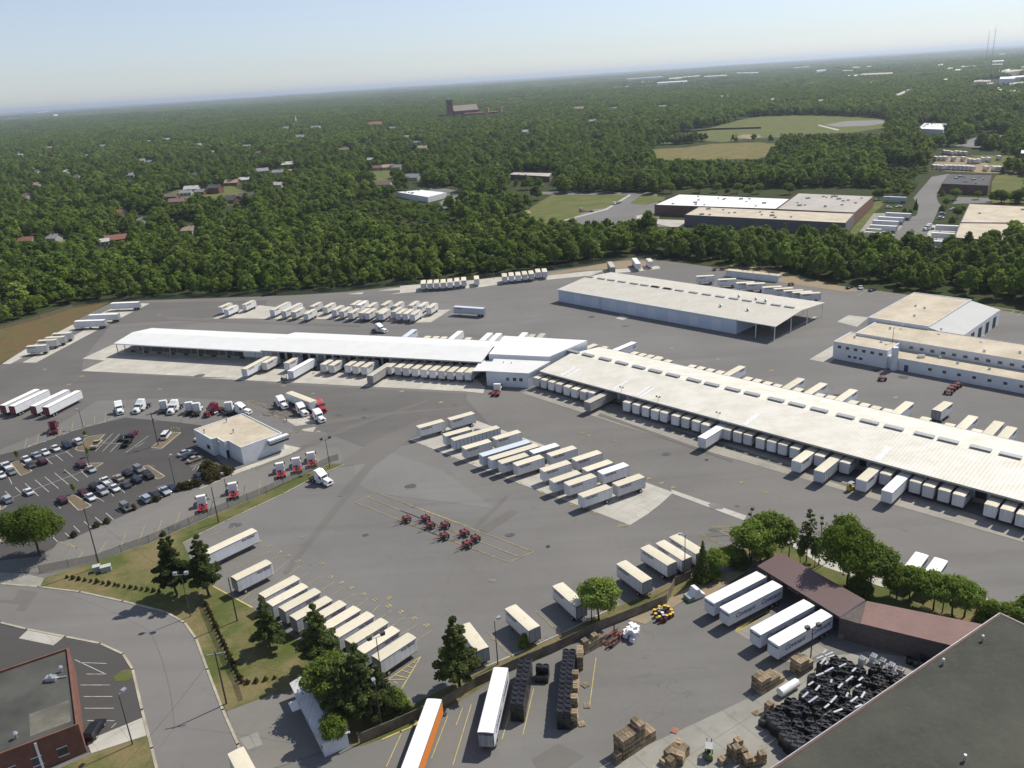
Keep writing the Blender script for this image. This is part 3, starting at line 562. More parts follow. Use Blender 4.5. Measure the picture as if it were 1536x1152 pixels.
# small floodlight pairs on the eave
for p in z3([(1272, 862), (1485, 917)]) + z8([(95, 155), (335, 215)]):
    u = (Vector(at(*p, 6.4)[:2]) - a2_).dot(d2_); m_ = MB(); m_.tube((u, .8, 5.6), (u, .8, 7.), .05); m_.tube((u - .5, .8, 6.9), (u + .5, .8, 6.9), .04)
    m_.box(u - .75, u - .35, .6, 1., 6.95, 7.35); m_.box(u + .35, u + .75, .6, 1., 6.95, 7.35); m_.build('floodlight', M_grey, dk2)

dkA, LA, WA, AA, dA_, nA_, aA_ = dock('dock_building', 'open-sided white dock roof at the far left over empty bays', (170.6, 515), (393, 527.3), (224, 492), 5.4, 1.5, M_roofw, M_wallw, ov=4.2, open_front=62)
rl = MB()
for k in range(9): rl.box(4 + k * 7, 6.4 + k * 7, 4.1, 4.18, .4, 1.2)
split_build(rl, 'dock_bumper', M_black, dkA)
dkB, LB, WB, AB, dB_, nB_, aB_ = dock('dock_building', 'white dock building with smooth bright roof, middle section of the upper row', (391, 525.5), (722, 543), (434, 498), 5.9, 1.7, M_roofw, M_wallw, ov=4.2)
for k in range(int((LB - 4) / 3.55)):
    x = 3 + k * 3.55; m_ = MB(); m_.box(x - 1.2, x + 1.2, 4.08, 4.19, 1.3, 4.1); m_.build('dock_door', M_dark if k % 3 else M_grey, dkB)
# C: taller bright block at the right end of the upper dock, with annex D
aC = Vector(at(733, 530, 8.)[:2]); bC = Vector(at(824, 534, 8.)[:2]); cC = Vector(at(881, 514, 8.)[:2]); dC = Vector(at(756, 507, 8.)[:2])
tC = building('office_block', 'taller bright white block joining the two docks, with sloping roof', 'building', aC, 0)
loc = lambda p: (p.x - aC.x, p.y - aC.y)
m_ = MB(); m_.prism([loc(aC), loc(bC), loc(cC), loc(dC)], 0, 7.6); m_.build('wall', M_wallw, tC)
m_ = MB(); e = .35; pc = [loc(aC), loc(bC), loc(cC), loc(dC)]; m_.prism(pc, 7.62, [7.8, 7.8, 8.9, 8.9]); m_.build('roof', ribbed('bright_roof_c', (.82, .83, .82), (.78, .79, .78), .7, rad(20), dirt=.05), tC)
# annex D
aD, bD, cD, dD = [Vector(at(*p, z_)[:2]) for p, z_ in (((729, 557), 5.3), ((792, 560.5), 5.3), ((824, 543), 6.4), ((742, 539), 6.4))]
tD = building('office_annex', 'low white metal annex with three square windows beside the red-and-white tractor', 'building', aD, 0)
loc = lambda p: (p.x - aD.x, p.y - aD.y)
m_ = MB(); m_.prism([loc(p) for p in (aD, bD, cD, dD)], 0, [5.25, 5.25, 6.35, 6.35]); m_.build('wall', M_wallw, tD)
cn = sum(((p) for p in (aD, bD, cD, dD)), Vector((0, 0))) / 4
m_ = MB(); m_.prism([loc(cn + (p - cn) * 1.03) for p in (aD, bD, cD, dD)], 5.3, [5.5, 5.5, 6.6, 6.6]); m_.build('roof', M_roofw, tD)
dd = (bD - aD).normalized(); nn = Vector((dd.y, -dd.x))
for px in (762, 773, 783):
    q = Vector(at(px, 568, 2.9)[:2]); u = (q - aD).dot(dd); c0 = dd * u
    for nm, hw, off, mm in (('window', .62, .05, M_glass), ('window_frame', .78, .03, M_white)):
        m_ = MB(); A_ = c0 - dd * hw; B_ = c0 + dd * hw
        m_.prism([tuple(A_), tuple(B_), tuple(B_ + nn * off), tuple(A_ + nn * off)], 2.9 - hw, 2.9 + hw); m_.build(nm, mm, tD)
m_ = MB()
for q in (.35, .6): p_ = dD - aD + (cD - dD) * q * .6 + (aD - dD) * .3; m_.tube((p_.x, p_.y, 5.6), (p_.x, p_.y, 6.9), .12)
split_build(m_, 'roof_pipe', M_grey, tD)
# canopy over the end bays
cP = [Vector(at(*p, 5.3)[:2]) for p in ((709, 557), (729, 557), (742, 541), (721, 541.5))]
tE = building('canopy', 'small white canopy on posts at the left of the annex', 'canopy', cP[0], 0); loc = lambda p: (p.x - cP[0].x, p.y - cP[0].y)
m_ = MB(); m_.prism([loc(p) for p in cP], 5.2, 5.45); m_.build('roof', M_roofw, tE)
for p in cP[:2]: m_ = MB(); q = loc(p); m_.tube((q[0] + .2, q[1] + .2, 0), (q[0] + .2, q[1] + .2, 5.2), .1); m_.build('post', M_grey, tE)

# ---- shed in the middle right --------------------------------------------
aS, bS, cS = [Vector(at(*p, 6.)[:2]) for p in ((835.7, 434), (1163.7, 489.7), (907, 407))]
dS = (bS - aS).normalized(); nS = Vector((-dS.y, dS.x)); LS = (bS - aS).length; WS = (cS - aS).dot(nS); AS = math.atan2(dS.y, dS.x)
tS = building('storage_shed', 'long tan-roofed blue-white storage shed with an open bay at its right end', 'warehouse', aS, AS)
gable(LS, WS, 6., 7.6, 0).build('roof', M_roof3, tS)
LW = LS - 17
m_ = MB(); LO = 26.; m_.box(.2, LO, .6, .9, 0, 5.8); m_.box(LO, LO + .3, .15, .9, 0, 5.8); m_.box(LO, LW, .15, .45, 0, 5.8); m_.box(.2, LW, WS - .5, WS - .2, 0, 5.8); m_.box(.2, .5, .9, WS - .5, 0, 6.2); m_.box(LW, LW + .3, .15, WS - .2, 0, 6.2)
split_build(m_, 'wall', ribbed('pale_blue_wall', (.50, .58, .68), (.46, .54, .63), .5, rad(46.5), dirt=.1), tS)
for k in range(9):
    x = 12 + k * 10.5
    if x > LW - 3: break
    m_ = MB(); y_ = .55 if x < LO else .1; m_.box(x - 2.2, x + 2.2, y_ - .03, y_ + .02, .1, 5.); m_.build('sliding_door', mat('pale_door', (.56, .63, .70), .5, var=.08), tS)
m_ = MB()
for x in (LS - 8.5, LS - .6):
    for y in (.5, WS * .33, WS * .66, WS - .5): m_.box(x - .12, x + .12, y - .12, y + .12, 0, 6)
split_build(m_, 'column', M_white, tS)
m_ = MB(); m_.box(0, LS, -.12, -.01, 5.75, 6.03); m_.box(0, LS, WS + .01, WS + .12, 5.75, 6.03); split_build(m_, 'fascia', M_white, tS)
for p in z3([(1085, 215), (1147, 227), (1205, 235), (1265, 245), (1335, 256), (1395, 265), (1458, 274), (1525, 285)]) + z4([(78, 188), (128, 195), (172, 202), (225, 211), (277, 219), (328, 228), (380, 237), (432, 245), (487, 254), (543, 264), (597, 272)]):
    q = Vector(at(*p, 7.7)[:2]) - aS; u = q.dot(dS); v_ = WS / 2 + 1.2; m_ = MB(); m_.box(u - 2, u + 2, v_ - .6, v_ + .6, 7.2, 7.95); m_.box(u - 2.1, u + 2.1, v_ - .7, v_ + .7, 7.95, 8.03); m_.build('roof_vent', M_grey, tS)
for p in z4([(415, 222), (482, 233), (520, 240), (343, 257), (450, 273)]):
    q = Vector(at(*p, 7.4)[:2]) - aS; u, v_ = q.dot(dS), q.dot(nS); m_ = MB(); zz = 6 + 1.6 * (1 - abs(v_ - WS / 2) / (WS / 2)); m_.tube((u, v_, zz), (u, v_, zz + .8), .45); m_.tube((u, v_, zz + .8), (u, v_, zz + 1.1), .7, .2); m_.build('turbine_vent', M_grey, tS)
m_ = MB()
f = lambda y: 6 + 1.6 * (1 - abs(y - WS / 2) / (WS / 2)) + .04
for i in range(22):
    for y in (WS * .2, WS * .68):
        u = 3 + i * (LS - 6) / 22; y0 = y + (1.5 if i % 2 else 0)
        m_.add([(u, y0, f(y0)), (u + .9, y0, f(y0)), (u + .9, y0 + 3, f(y0 + 3)), (u, y0 + 3, f(y0 + 3))], [(0, 1, 2, 3)])
split_build(m_, 'skylight', mat('skylight_panel', (.62, .585, .48), .5), tS)

# ---- office complex -------------------------------------------------------
def flat_block(t, org, pts, z0, z1, wallm, roofm, par=.25, nm='wall', rn='roof'):
    loc = [(p[0] - org[0], p[1] - org[1]) for p in pts]
    m_ = MB(); m_.prism(loc, z0, z1 - .02); m_.build(nm, wallm, t)
    c = Vector((sum(p[0] for p in loc) / len(loc), sum(p[1] for p in loc) / len(loc))); ins = []
    n_ = len(loc)
    m2 = MB(); inner = [tuple(Vector(p) + (c - Vector(p)).normalized() * .45) for p in loc]
    for i in range(n_):
        j = (i + 1) % n_; m2.prism([loc[i], loc[j], inner[j], inner[i]], z1 - .02, z1 + par)
    m2.build('parapet', wallm, t)
    m3 = MB(); m3.prism(inner, z1 - .015, z1 + .05); return m3.build(rn, roofm, t)
def windows(t, org, p, q, n_, z, w_, h_, m=None, nm='window', t0=.04, t1=.96, off=.05, frame=True):
    a = Vector((p[0] - org[0], p[1] - org[1])); b = Vector((q[0] - org[0], q[1] - org[1])); d = (b - a).normalized(); nn = Vector((d.y, -d.x))
    for i in range(n_):
        c = a + (b - a) * (t0 + (t1 - t0) * (i + .5) / n_)
        A_, B_ = c - d * w_ / 2, c + d * w_ / 2
        mb = MB(); mb.prism([tuple(A_ - nn * .1), tuple(B_ - nn * .1), tuple(B_ + nn * off), tuple(A_ + nn * off)], z, z + h_); o = mb.build(nm, m or M_glass, t)
        if frame:
            mb = MB(); A2_, B2_ = A_ - d * .1, B_ + d * .1
            for (za, zb) in ((z - .12, z), (z + h_, z + h_ + .1)): mb.prism([tuple(A2_), tuple(B2_), tuple(B2_ + nn * (off + .04)), tuple(A2_ + nn * (off + .04))], za, zb)
            mb.build('sill', M_grey, o) if False else mb.build('frame', M_white, o)
O1 = at(*z4([(785, 465)])[0])
def oz(p, z): return at(*z4([p])[0], z)[:2]
hA = 6.2
# whole complex shares one frame running parallel to the shed
UA = Vector((math.cos(rad(-46.5)), math.sin(rad(-46.5)))); VA = Vector((-UA.y, UA.x)); OA = Vector(oz((788, 400), hA))
def fr(u, v): q = OA + UA * u + VA * v; return (q.x, q.y)
def fc(p, z): q = Vector(oz(p, z)) - OA; return q.dot(UA), q.dot(VA)
tO = thing('office_building', 'two-storey white office and maintenance complex with tan roofs at the right', 'office building', (OA.x, OA.y, 0)); org = (OA.x, OA.y)
uA1 = fc((1000, 437), hA)[0]; vA1 = fc((840, 360), hA)[1]
flat_block(tO, org, [fr(0, 0), fr(uA1, 0), fr(uA1, vA1), fr(0, vA1)], 0, hA, M_plaster, M_tanroof)
uend = uA1 + 95; vM0 = fc((1055, 397), 7.)[1]; vM1 = vM0 + 17; uM0 = fc((868, 352), 7.)[0]
flat_block(tO, org, [fr(uA1 + .02, .8), fr(uend, .8), fr(uend, vM0 - .02), fr(uA1 + .02, vM0 - .02)], 0, 4.0, M_plaster, M_tanroof)
flat_block(tO, org, [fr(3., vM0), fr(uend, vM0), fr(uend, vM1), fr(3., vM1)], 0, 7.0, M_plaster, M_tanroof)
vH0 = vM1 + .03; vH1 = fc((1100, 207), 8.2)[1]; uH1 = fc((1180, 330), 8.2)[0]
flat_block(tO, org, [fr(0, vH0), fr(uH1, vH0), fr(uH1, vH1), fr(0, vH1)], 0, 8.2, M_plaster, M_tanroof)
m_ = MB(); q = [fr(uH1 + .02, vH0), fr(uH1 + 10.5, vH0), fr(uH1 + 10.5, vH1), fr(uH1 + .02, vH1)]; q = [(x - org[0], y - org[1]) for x, y in q]
m_.prism(q, 0, [7.6, 5.6, 5.6, 7.6]); m_.build('garage_wall', M_plaster, tO); m_ = MB(); m_.prism(q, 5., [7.85, 5.85, 5.85, 7.85]) if False else m_.add([(x, y, z + .06) for (x, y), z in zip(q, (7.8, 5.75, 5.75, 7.8))], [(0, 1, 2, 3)]); m_.build('garage_roof', ribbed('pale_garage_roof', (.36, .37, .37), (.32, .33, .33), .8, rad(-43), dirt=.2), tO)
windows(tO, org, fr(uH1 + 10.5, vH0), fr(uH1 + 10.5, vH1), 5, .1, 3.6, 4.2, M_dark, 'garage_door', frame=False)
windows(tO, org, fr(uA1 + 1, vM0), fr(uend, vM0), 26, 4.75, 1.3, 1., t0=0.01)
windows(tO, org, fr(0, 0), fr(uA1, 0), 6, 4.2, 1.2, 1.0); windows(tO, org, fr(uA1 * .25, 0), fr(uA1 * .6, 0), 3, 1.4, 1.1, .9)
windows(tO, org, fr(uA1 + 8, .8), fr(uend, .8), 18, 1.8, 1.1, 1.)
windows(tO, org, fr(uA1 + 5, .8), fr(uA1 + 7.5, .8), 1, 0.05, 1.3, 2.2, M_blue, 'door', frame=False)
m_ = MB(); c_ = fr(uA1 + 2.4, .2); m_.box(c_[0] - org[0] - .8, c_[0] - org[0] + .8, c_[1] - org[1] - .8, c_[1] - org[1] + .8, 0, 8.); m_.build('chimney', M_plaster, tO)
for p in z4([(870, 385), (1010, 350), (975, 402), (1110, 262), (1210, 355), (1375, 385), (1130, 460), (1155, 440), (1205, 465), (1275, 487), (1330, 455), (1400, 510), (1105, 300), (1060, 335), (1520, 445), (1145, 270), (1380, 440)]):
    zr = 7.; q = Vector(at(*p, zr)[:2]); u, v_ = (q - OA).dot(UA), (q - OA).dot(VA); zr = hA if (0 < u < uA1 and v_ < vA1) else (4. if v_ < vM0 else (7. if v_ < vM1 else 8.2))
    q = Vector(at(*p, zr)[:2]) - OA; m_ = MB(); m_.tube((q.x, q.y, zr), (q.x, q.y, zr + .5), .3); m_.tube((q.x, q.y, zr + .5), (q.x, q.y, zr + .75), .55, .35); m_.build('roof_vent', M_chrome, tO)
for p in z4([(1132, 460), (1155, 437)]):
    q = Vector(at(*p, 4.2)[:2]) - OA; m_ = MB(); m_.box(q.x - 1, q.x + 1, q.y - .7, q.y + .7, 4.05, 5.); m_.build('air_conditioner', M_chrome, tO)

# ---- small driver office --------------------------------------------------
def oz6(p, z): return at(*z6([p])[0], z)[:2]
hO = 5.2
pO = [oz6(p, hO) for p in ((15, 315), (65, 385), (160, 412), (235, 432), (382, 385), (510, 345), (282, 222), (170, 248), (70, 290))]
# square it: origin = near corner (235,432)
oS = Vector(oz6((235, 432), hO)); eS = (Vector(oz6((385, 378), hO)) - oS).normalized(); fS = Vector((-eS.y, eS.x))
lu = (Vector(oz6((470, 345), hO)) - oS).dot(eS); lv = (Vector(oz6((282, 222), hO)) - oS).dot(fS)
uW = (Vector(oz6((65, 385), hO)) - oS).dot(eS); vW = (Vector(oz6((65, 385), hO)) - oS).dot(fS); vN = (Vector(oz6((150, 400), hO)) - oS).dot(fS)
def fo(u, v): q = oS + eS * u + fS * v; return (q.x, q.y)
tS2 = thing('office_building', 'small white flat-roofed drivers office with tan roof and striped awning', 'office building', (oS.x, oS.y, 0)); org = (oS.x, oS.y)
flat_block(tS2, org, [fo(0, 0), fo(lu, 0), fo(lu, lv), fo(uW, lv), fo(uW, vW), fo(uW * .45, vW), fo(uW * .45, vN + .5), fo(0, vN + .5)], 0, hO, M_plaster, M_tanroof, par=.3)
windows(tS2, org, fo(0, vN + .5), fo(0, vN - 1), 1, .1, 1.2, 2.2, M_dark, 'door', frame=False, t0=0, t1=.6) if False else None
m_ = MB(); q = [fo(lu * .62, -.03), fo(lu + 1.3, -.03), fo(lu + 1.3, -1.5), fo(lu * .62, -1.5)]; q = [(x - org[0], y - org[1]) for x, y in q]; m_.prism(q, 3.9, 4.9); m_.build('awning', M_white, tS2)
m_ = MB(); cq = Vector((sum(x for x, _ in q) / 4, sum(y for _, y in q) / 4)); m_.prism([tuple(cq + (Vector(p) - cq) * 1.02) for p in q], 4.15, 4.4); m_.build('awning_stripe', M_blue, tS2)
m_ = MB(); m_.prism([tuple(cq + (Vector(p) - cq) * .95) for p in q], 3.2, 3.88); m_.build('awning_window', M_glass, tS2)
for (u, v_) in ((-3, lv * .3), (uW * .6, lv * .8), (lu * .3, lv * .5), (lu * .5, lv * .9)):
    q = fo(u, v_); m_ = MB(); m_.tube((q[0] - org[0], q[1] - org[1], hO), (q[0] - org[0], q[1] - org[1], hO + 1), .15); m_.tube((q[0] - org[0], q[1] - org[1], hO + 1), (q[0] - org[0], q[1] - org[1], hO + 1.25), .4, .3); m_.build('roof_vent', M_grey, tS2)
m_ = MB(); q = [fo(uW * .44, vW), fo(uW * .44, vN + .6), fo(-.1, vN + .6)]
A_ = fo(uW * .40, vN + .42); B_ = fo(uW * .12, vN + .42); C_ = fo(uW * .12, vN + .6); D_ = fo(uW * .40, vN + .6)
m_.prism([(x - org[0], y - org[1]) for x, y in (A_, B_, C_, D_)], .1, 2.6); m_.build('door', M_dark, tS2)
m_ = MB(); q = [fo(uW, vW + 2), fo(uW, vW + 4), fo(uW - .08, vW + 4), fo(uW - .08, vW + 2)]; m_.prism([(x - org[0], y - org[1]) for x, y in q], 1.5, 2.8); m_.build('window', M_glass, tS2)

# ---- brick building lower left --------------------------------------------
zB = 5.4
c0 = Vector(at(118.4, 1089.5, zB)[:2]); c1 = Vector(at(103.7, 974, zB)[:2]); c2 = Vector(at(0, 1135.6, zB)[:2])
dv = (c1 - c0).normalized(); du = Vector((-dv.y, dv.x)); 
if du.dot(c2 - c0) < 0: du = -du
Lv = (c1 - c0).length; Lu = 34.
tB = thing('brick_building', 'red-brick flat-roofed building with dark grey roof at the lower left corner', 'building', (c0.x, c0.y, 0)); org = (c0.x, c0.y)
fb = lambda u, v: (c0.x + du.x * u + dv.x * v, c0.y + du.y * u + dv.y * v)
M_groof = mat('grey_tar_roof', (.060, .061, .055), .95, var=.3, scale=.09, world=True)
flat_block(tB, org, [fb(0, 0), fb(Lu, 0), fb(Lu, Lv), fb(0, Lv)], 0, zB, M_brick, M_groof, par=.45)
a_, b_ = fb(13, 0), fb(0, 0)
windows(tB, org, a_, b_, 3, 1.2, 1.4, 1.5, t0=.05, t1=.9)
for u in (6.2,): m_ = MB(); q = [fb(u, -.12), fb(u + .35, -.12), fb(u + .35, .05), fb(u, .05)]; m_.prism([(x - org[0], y - org[1]) for x, y in q], 0, zB); m_.build('downpipe', M_white, tB)
for (px, k) in ((y1([(268, 690)])[0], 0), (y1([(320, 645)])[0], 1), (y1([(85, 990)])[0], 2)):
    q = Vector(at(*px, zB + .3)[:2]) - c0; m_ = MB()
    if k == 0: m_.box(q.x - .9, q.x + .9, q.y - .5, q.y + .5, zB + .1, zB + .9); m_.tube((q.x - 1.4, q.y, zB + .3), (q.x + 2.4, q.y + .6, zB + .3), .12)
    m_.tube((q.x, q.y, zB), (q.x, q.y, zB + 1.), .18); m_.tube((q.x, q.y, zB + 1.), (q.x, q.y, zB + 1.3), .4, .25); m_.build('roof_vent', M_chrome, tB)
m_ = MB(); q = [fb(1, 2), fb(7, 2), fb(7, 8), fb(1, 8)]; m_.add([(x - org[0], y - org[1], zB + .075) for x, y in q], [(0, 1, 2, 3)]); m_.build('roof_patch', mat('tan_roof_patch', (.13, .125, .10), .9, var=.3, scale=.2, world=True), tB)

# ---- big dark roof lower right --------------------------------------------
zK = 7.5
k0 = Vector(at(1500, 921, zK)[:2]); k1 = Vector(at(1160, 1152, zK)[:2]); dk = (k1 - k0).normalized(); nk = Vector((dk.y, -dk.x)) 
if nk.dot(Vector((1, 0))) < 0: nk = -nk
fk = lambda u, v: (k0.x + dk.x * u + nk.x * v, k0.y + dk.y * u + nk.y * v)
m, t, b = nodes_of('mossy_tar_roof'); v = coords(t, True)
a = noise(t, v, .06, 6, .7, .35, .68); col = mixc(t, a, (.034, .036, .028), (.068, .070, .054)); p_ = noise(t, stretch(t, v, .06, .5, 1, rad(30)), 1, 4, .6, .5, .7); col = mixc(t, mixf(t, p_, .5), col, (.055, .058, .045))
g = noise(t, v, 1.4, 4, .7, .5, .7); col = mixc(t, mixf(t, g, .3), col, (.10, .10, .08)); k_ = noise(t, v, .22, 5, .7, .58, .7); col = mixc(t, mixf(t, k_, .5), col, (.045, .047, .04))
br = t.nodes.new('ShaderNodeTexBrick'); br.inputs['Scale'].default_value = 1; br.inputs['Brick Width'].default_value = 11; br.inputs['Row Height'].default_value = 1.0; br.inputs['Mortar Size'].default_value = .03
br.inputs['Color1'].default_value = (0, 0, 0, 1); br.inputs['Color2'].default_value = (.3, .3, .3, 1); br.inputs['Mortar'].default_value = (1, 1, 1, 1); t.links.new(stretch(t, v, 1, 1, 1, rad(-31)), br.inputs['Vector']); col = mixc(t, mixf(t, br.outputs[0], .3), col, (.05, .052, .042))
t.links.new(col, b.inputs['Base Color']); b.inputs['Roughness'].default_value = .95; M_moss = m
tK = thing('warehouse_building', 'large building with patchy dark olive roof filling the lower right corner', 'building', (k0.x, k0.y, 0)); org = (k0.x, k0.y)
flat_block(tK, org, [fk(0, 0), fk(80, 0), fk(80, 70), fk(0, 70)], 0, zK, M_dkbrick, M_moss, par=.12)
m_ = MB(); q = [fk(-.05, -.16), fk(80, -.16), fk(80, -.01), fk(-.05, -.01)]; m_.prism([(x - org[0], y - org[1]) for x, y in q], zK - .5, zK + .2); q = [fk(-.16, -.1), fk(-.01, -.1), fk(-.01, 70), fk(-.16, 70)]; m_.prism([(x - org[0], y - org[1]) for x, y in q], zK - .5, zK + .2); m_.build('gutter', M_grey, tK)
for px in y5([(945, 610), (870, 1112), (780, 708)]):
    q = Vector(at(*px, zK + .5)[:2]) - k0; m_ = MB(); m_.tube((q.x, q.y, zK), (q.x, q.y, zK + .9), .16); m_.tube((q.x, q.y, zK + .9), (q.x, q.y, zK + 1.2), .3, .2); m_.build('roof_vent', M_chrome, tK)
# ---- maroon loading canopy ------------------------------------------------
zc = 4.8
g0, g1, g2, g3 = [Vector(at(*p, zc)[:2]) for p in ((1136, 847), (1259.4, 923), (1297, 905), (1170.7, 833.7))]
tG = thing('loading_canopy', 'long maroon metal roof of the loading bay behind four white trailers', 'canopy', (g0.x, g0.y, 0)); org = g0
lc = lambda p: (p.x - g0.x, p.y - g0.y)
m_ = MB(); m_.prism([lc(p) for p in (g0, g1, g2, g3)], 4.3, [4.5, 4.5, 5.6, 5.6]); m_.build('roof', M_mroof, tG)
inn = [g0 + (g3 - g0) * .45, g1 + (g2 - g1) * .45, g2 + (g3 - g2) * .01, g3 + (g2 - g3) * .01]
m_ = MB(); m_.prism([lc(p) for p in inn], 0, 4.28); m_.build('wall', M_dkbrick, tG)
m_ = MB(); A_, B_ = g1, g2; d_ = (g1 - g0).normalized() * .03; m_.add([(*lc(A_ + d_), 3.), (*lc(B_ + d_), 3.), (*lc(B_ + d_), 5.62), (*lc(A_ + d_), 4.52)], [(0, 1, 2, 3)]); m_.build('gable_end', M_white, tG)
for f_ in (.12, .34, .58, .8):
    p_ = inn[0] + (inn[1] - inn[0]) * f_; dd_ = (inn[1] - inn[0]).normalized(); n_ = Vector((dd_.y, -dd_.x)); n_ = n_ if n_.dot(g0 - g3) > 0 else -n_
    m_ = MB(); m_.prism([lc(p_ - dd_ * 1.4), lc(p_ + dd_ * 1.4), lc(p_ + dd_ * 1.4 + n_ * .06), lc(p_ - dd_ * 1.4 + n_ * .06)], 1.2, 4.); m_.build('dock_door', M_grey, tG)
h0, h1, h2, h3 = [Vector(at(*p, zc)[:2]) for p in ((1291, 933), (1432, 967), (1466, 940), (1299, 906))]
zz = 3.9
tH = thing('storage_building', 'low brown building with faded red roof between canopy and big dark roof', 'building', (h0.x, h0.y, 0)); lc = lambda p: (p.x - h0.x, p.y - h0.y)
h2 = h2 + (h2 - h3) * .3; h1 = h1 + (h1 - h0) * .35
hl = g1 + (g1 - g0).normalized() * .06
m_ = MB(); m_.prism([lc(hl), lc(h0), lc(h1), lc(h2), lc(h3)], 0, [4.3, 4.4, 4.4, 5.4, 5.4]); m_.build('wall', mat('dark_brown_wall', (.12, .10, .09), .9, var=.15, world=True), tH)
m_ = MB(); m_.add([(*lc(p), z) for p, z in ((h0, 4.5), (h1, 4.5), (h2, 5.5), (h3, 5.5))] + [(*lc(p), z - .14) for p, z in ((h0, 4.5), (h1, 4.5), (h2, 5.5), (h3, 5.5))], [(0, 1, 2, 3), (0, 4, 5, 1), (7, 6, 5, 4), (1, 5, 6, 2), (3, 7, 4, 0)]); m_.build('roof', mat('faded_red_roof', (.19, .105, .09), .7, var=.1, scale=.2, world=True), tH)
m_ = MB(); nn_ = (h0 - h3).normalized() * .1; m_.prism([lc(hl + nn_), lc(h1 + nn_), lc(h1), lc(hl)], 0, .9); m_.build('plinth', M_conc3, tH)
# ---- white hut among the trees -------------------------------------------
w0, w1_, w2_, w3 = [Vector(at(*y2([p])[0], 3.4)[:2]) for p in ((665, 750), (810, 1035), (885, 950), (770, 722))]
tW = thing('storage_hut', 'long low hut with pale sheet roof half hidden under trees', 'hut', (w0.x, w0.y, 0)); lc = lambda p: (p.x - w0.x, p.y - w0.y)
dw = (w1_ - w0).normalized(); nw = Vector((-dw.y, dw.x)); nw = nw if nw.dot(w3 - w0) > 0 else -nw; Lw = (w1_ - w0).length
tW.rotation_euler = (0, 0, math.atan2(dw.y, dw.x)); sgn = 1 if (Vector((-dw.y, dw.x)) - nw).length < .1 else -1
m_ = MB(); m_.box(.3, Lw - .3, *sorted((sgn * .3, sgn * 4.4)), 0, 3.); m_.build('wall', M_plaster, tW)
g_ = gable(Lw, 4.7, 3.0, 3.6, .1); 
if sgn < 0: g_.v = [(x, -y, z) for x, y, z in g_.v]; g_.f = [f[::-1] for f in g_.f]
g_.build('roof', ribbed('pale_hut_roof', (.58, .60, .60), (.46, .47, .46), .8, 0, dirt=.4, dirtc=(.3, .28, .2)), tW)
m_ = MB(); m_.box(4, 6.5, *sorted((-sgn * .2, -sgn * 1.6)), 2.3, 2.45); m_.build('door_canopy', M_white, tW)
for x in (3, 8, 12, 15): m_ = MB(); m_.box(x, x + 1.2, *sorted((sgn * .22, sgn * .31)), 1.1, 2.1); m_.build('window', M_glass, tW)
# long low storage container building (upper right)
b0, b1 = Vector(at(*z4([(363, 120)])[0], 3.)[:2]), Vector(at(*z4([(570, 143)])[0], 3.)[:2]); db = (b1 - b0).normalized(); Lb = (b1 - b0).length
tL = thing('storage_building', 'long narrow white block hut at the wood edge behind the parked trailers', 'hut', (b0.x, b0.y, 0), math.atan2(db.y, db.x))
m_ = MB(); m_.box(0, Lb, 0, 3.6, 0, 3.); m_.build('wall', M_plaster, tL); m_ = MB(); m_.box(-.2, Lb + .2, -.2, 3.8, 3.02, 3.2); m_.build('roof', M_tanroof, tL)
for x in (Lb * .3, Lb * .5, Lb * .8): m_ = MB(); m_.tube((x, 1.8, 3.2), (x, 1.8, 3.9), .15); m_.build('roof_vent', M_dark, tL)

# ---- far warehouses -------------------------------------------------------
def far_block(name, label, px, z, wallm, roofm, cat='warehouse', vents=0, par=.3, seed=0):
    p = [Vector(at(*q, z)[:2]) for q in px]; t = thing(name, label, cat, (p[0].x, p[0].y, 0))
    flat_block(t, (p[0].x, p[0].y), [tuple(q) for q in p], 0, z, wallm, roofm, par=par)
    rr = random.Random(seed)
    for k in range(vents):
        a_, b_ = rr.uniform(.08, .92), rr.uniform(.12, .88)
        q = (p[0] * (1 - a_) + p[1] * a_) * (1 - b_) + (p[3] * (1 - a_) + p[2] * a_) * b_ - p[0]; s_ = rr.choice((.6, .8, 1.3))
        m_ = MB(); m_.box(q.x - s_, q.x + s_, q.y - s_ * .7, q.y + s_ * .7, z + .05, z + .5 + s_ * .4); m_.build('roof_unit', M_grey, t)
    return t, p
M_wroof = mat('bright_white_roof', (.80, .80, .79), .6, var=.04, scale=.05, world=True); M_groof2 = mat('grey_membrane_roof', (.40, .38, .34), .9, var=.08, scale=.05, world=True)
M_slab = mat('dark_block_wall', (.13, .125, .14), .9, var=.1, scale=.2, world=True)
# main warehouse in three roofs
s1 = [Vector(at(*q7([p])[0], 7.)[:2]) for p in ((512, 182), (1355, 226), (1402, 175), (590, 142))]
far_block('brick_warehouse', 'front section of the big brick warehouse with tan roof, nearest the wood', q7([(512, 184), (1357, 227), (1404, 177), (588, 142)]), 7., M_slab, M_tanroof, vents=12, seed=1)
far_block('brick_warehouse', 'grey-roofed rear right section of the big brick warehouse', q7([(995, 154), (1404, 173), (1503, 86), (1110, 70)]), 7.4, M_brick, M_groof2, vents=18, seed=2)
far_block('brick_warehouse', 'white-roofed left section of the big brick warehouse', q7([(355, 131), (992, 153), (1065, 100), (485, 76)]), 7.2, M_dkbrick, M_wroof, vents=14, seed=3)
far_block('warehouse_building', 'tan-roofed warehouse with grey banded walls at the right edge', q6([(893, 905), (2300, 1000), (2300, 790), (945, 775)]), 7.5, M_slab, M_tanroof, vents=2, seed=4)
far_block('warehouse_building', 'rear section of the tan-roofed warehouse at the right edge', q6([(948, 772), (2300, 786), (2300, 670), (1025, 610)]), 7.8, M_slab, M_tanroof, vents=7, seed=5)
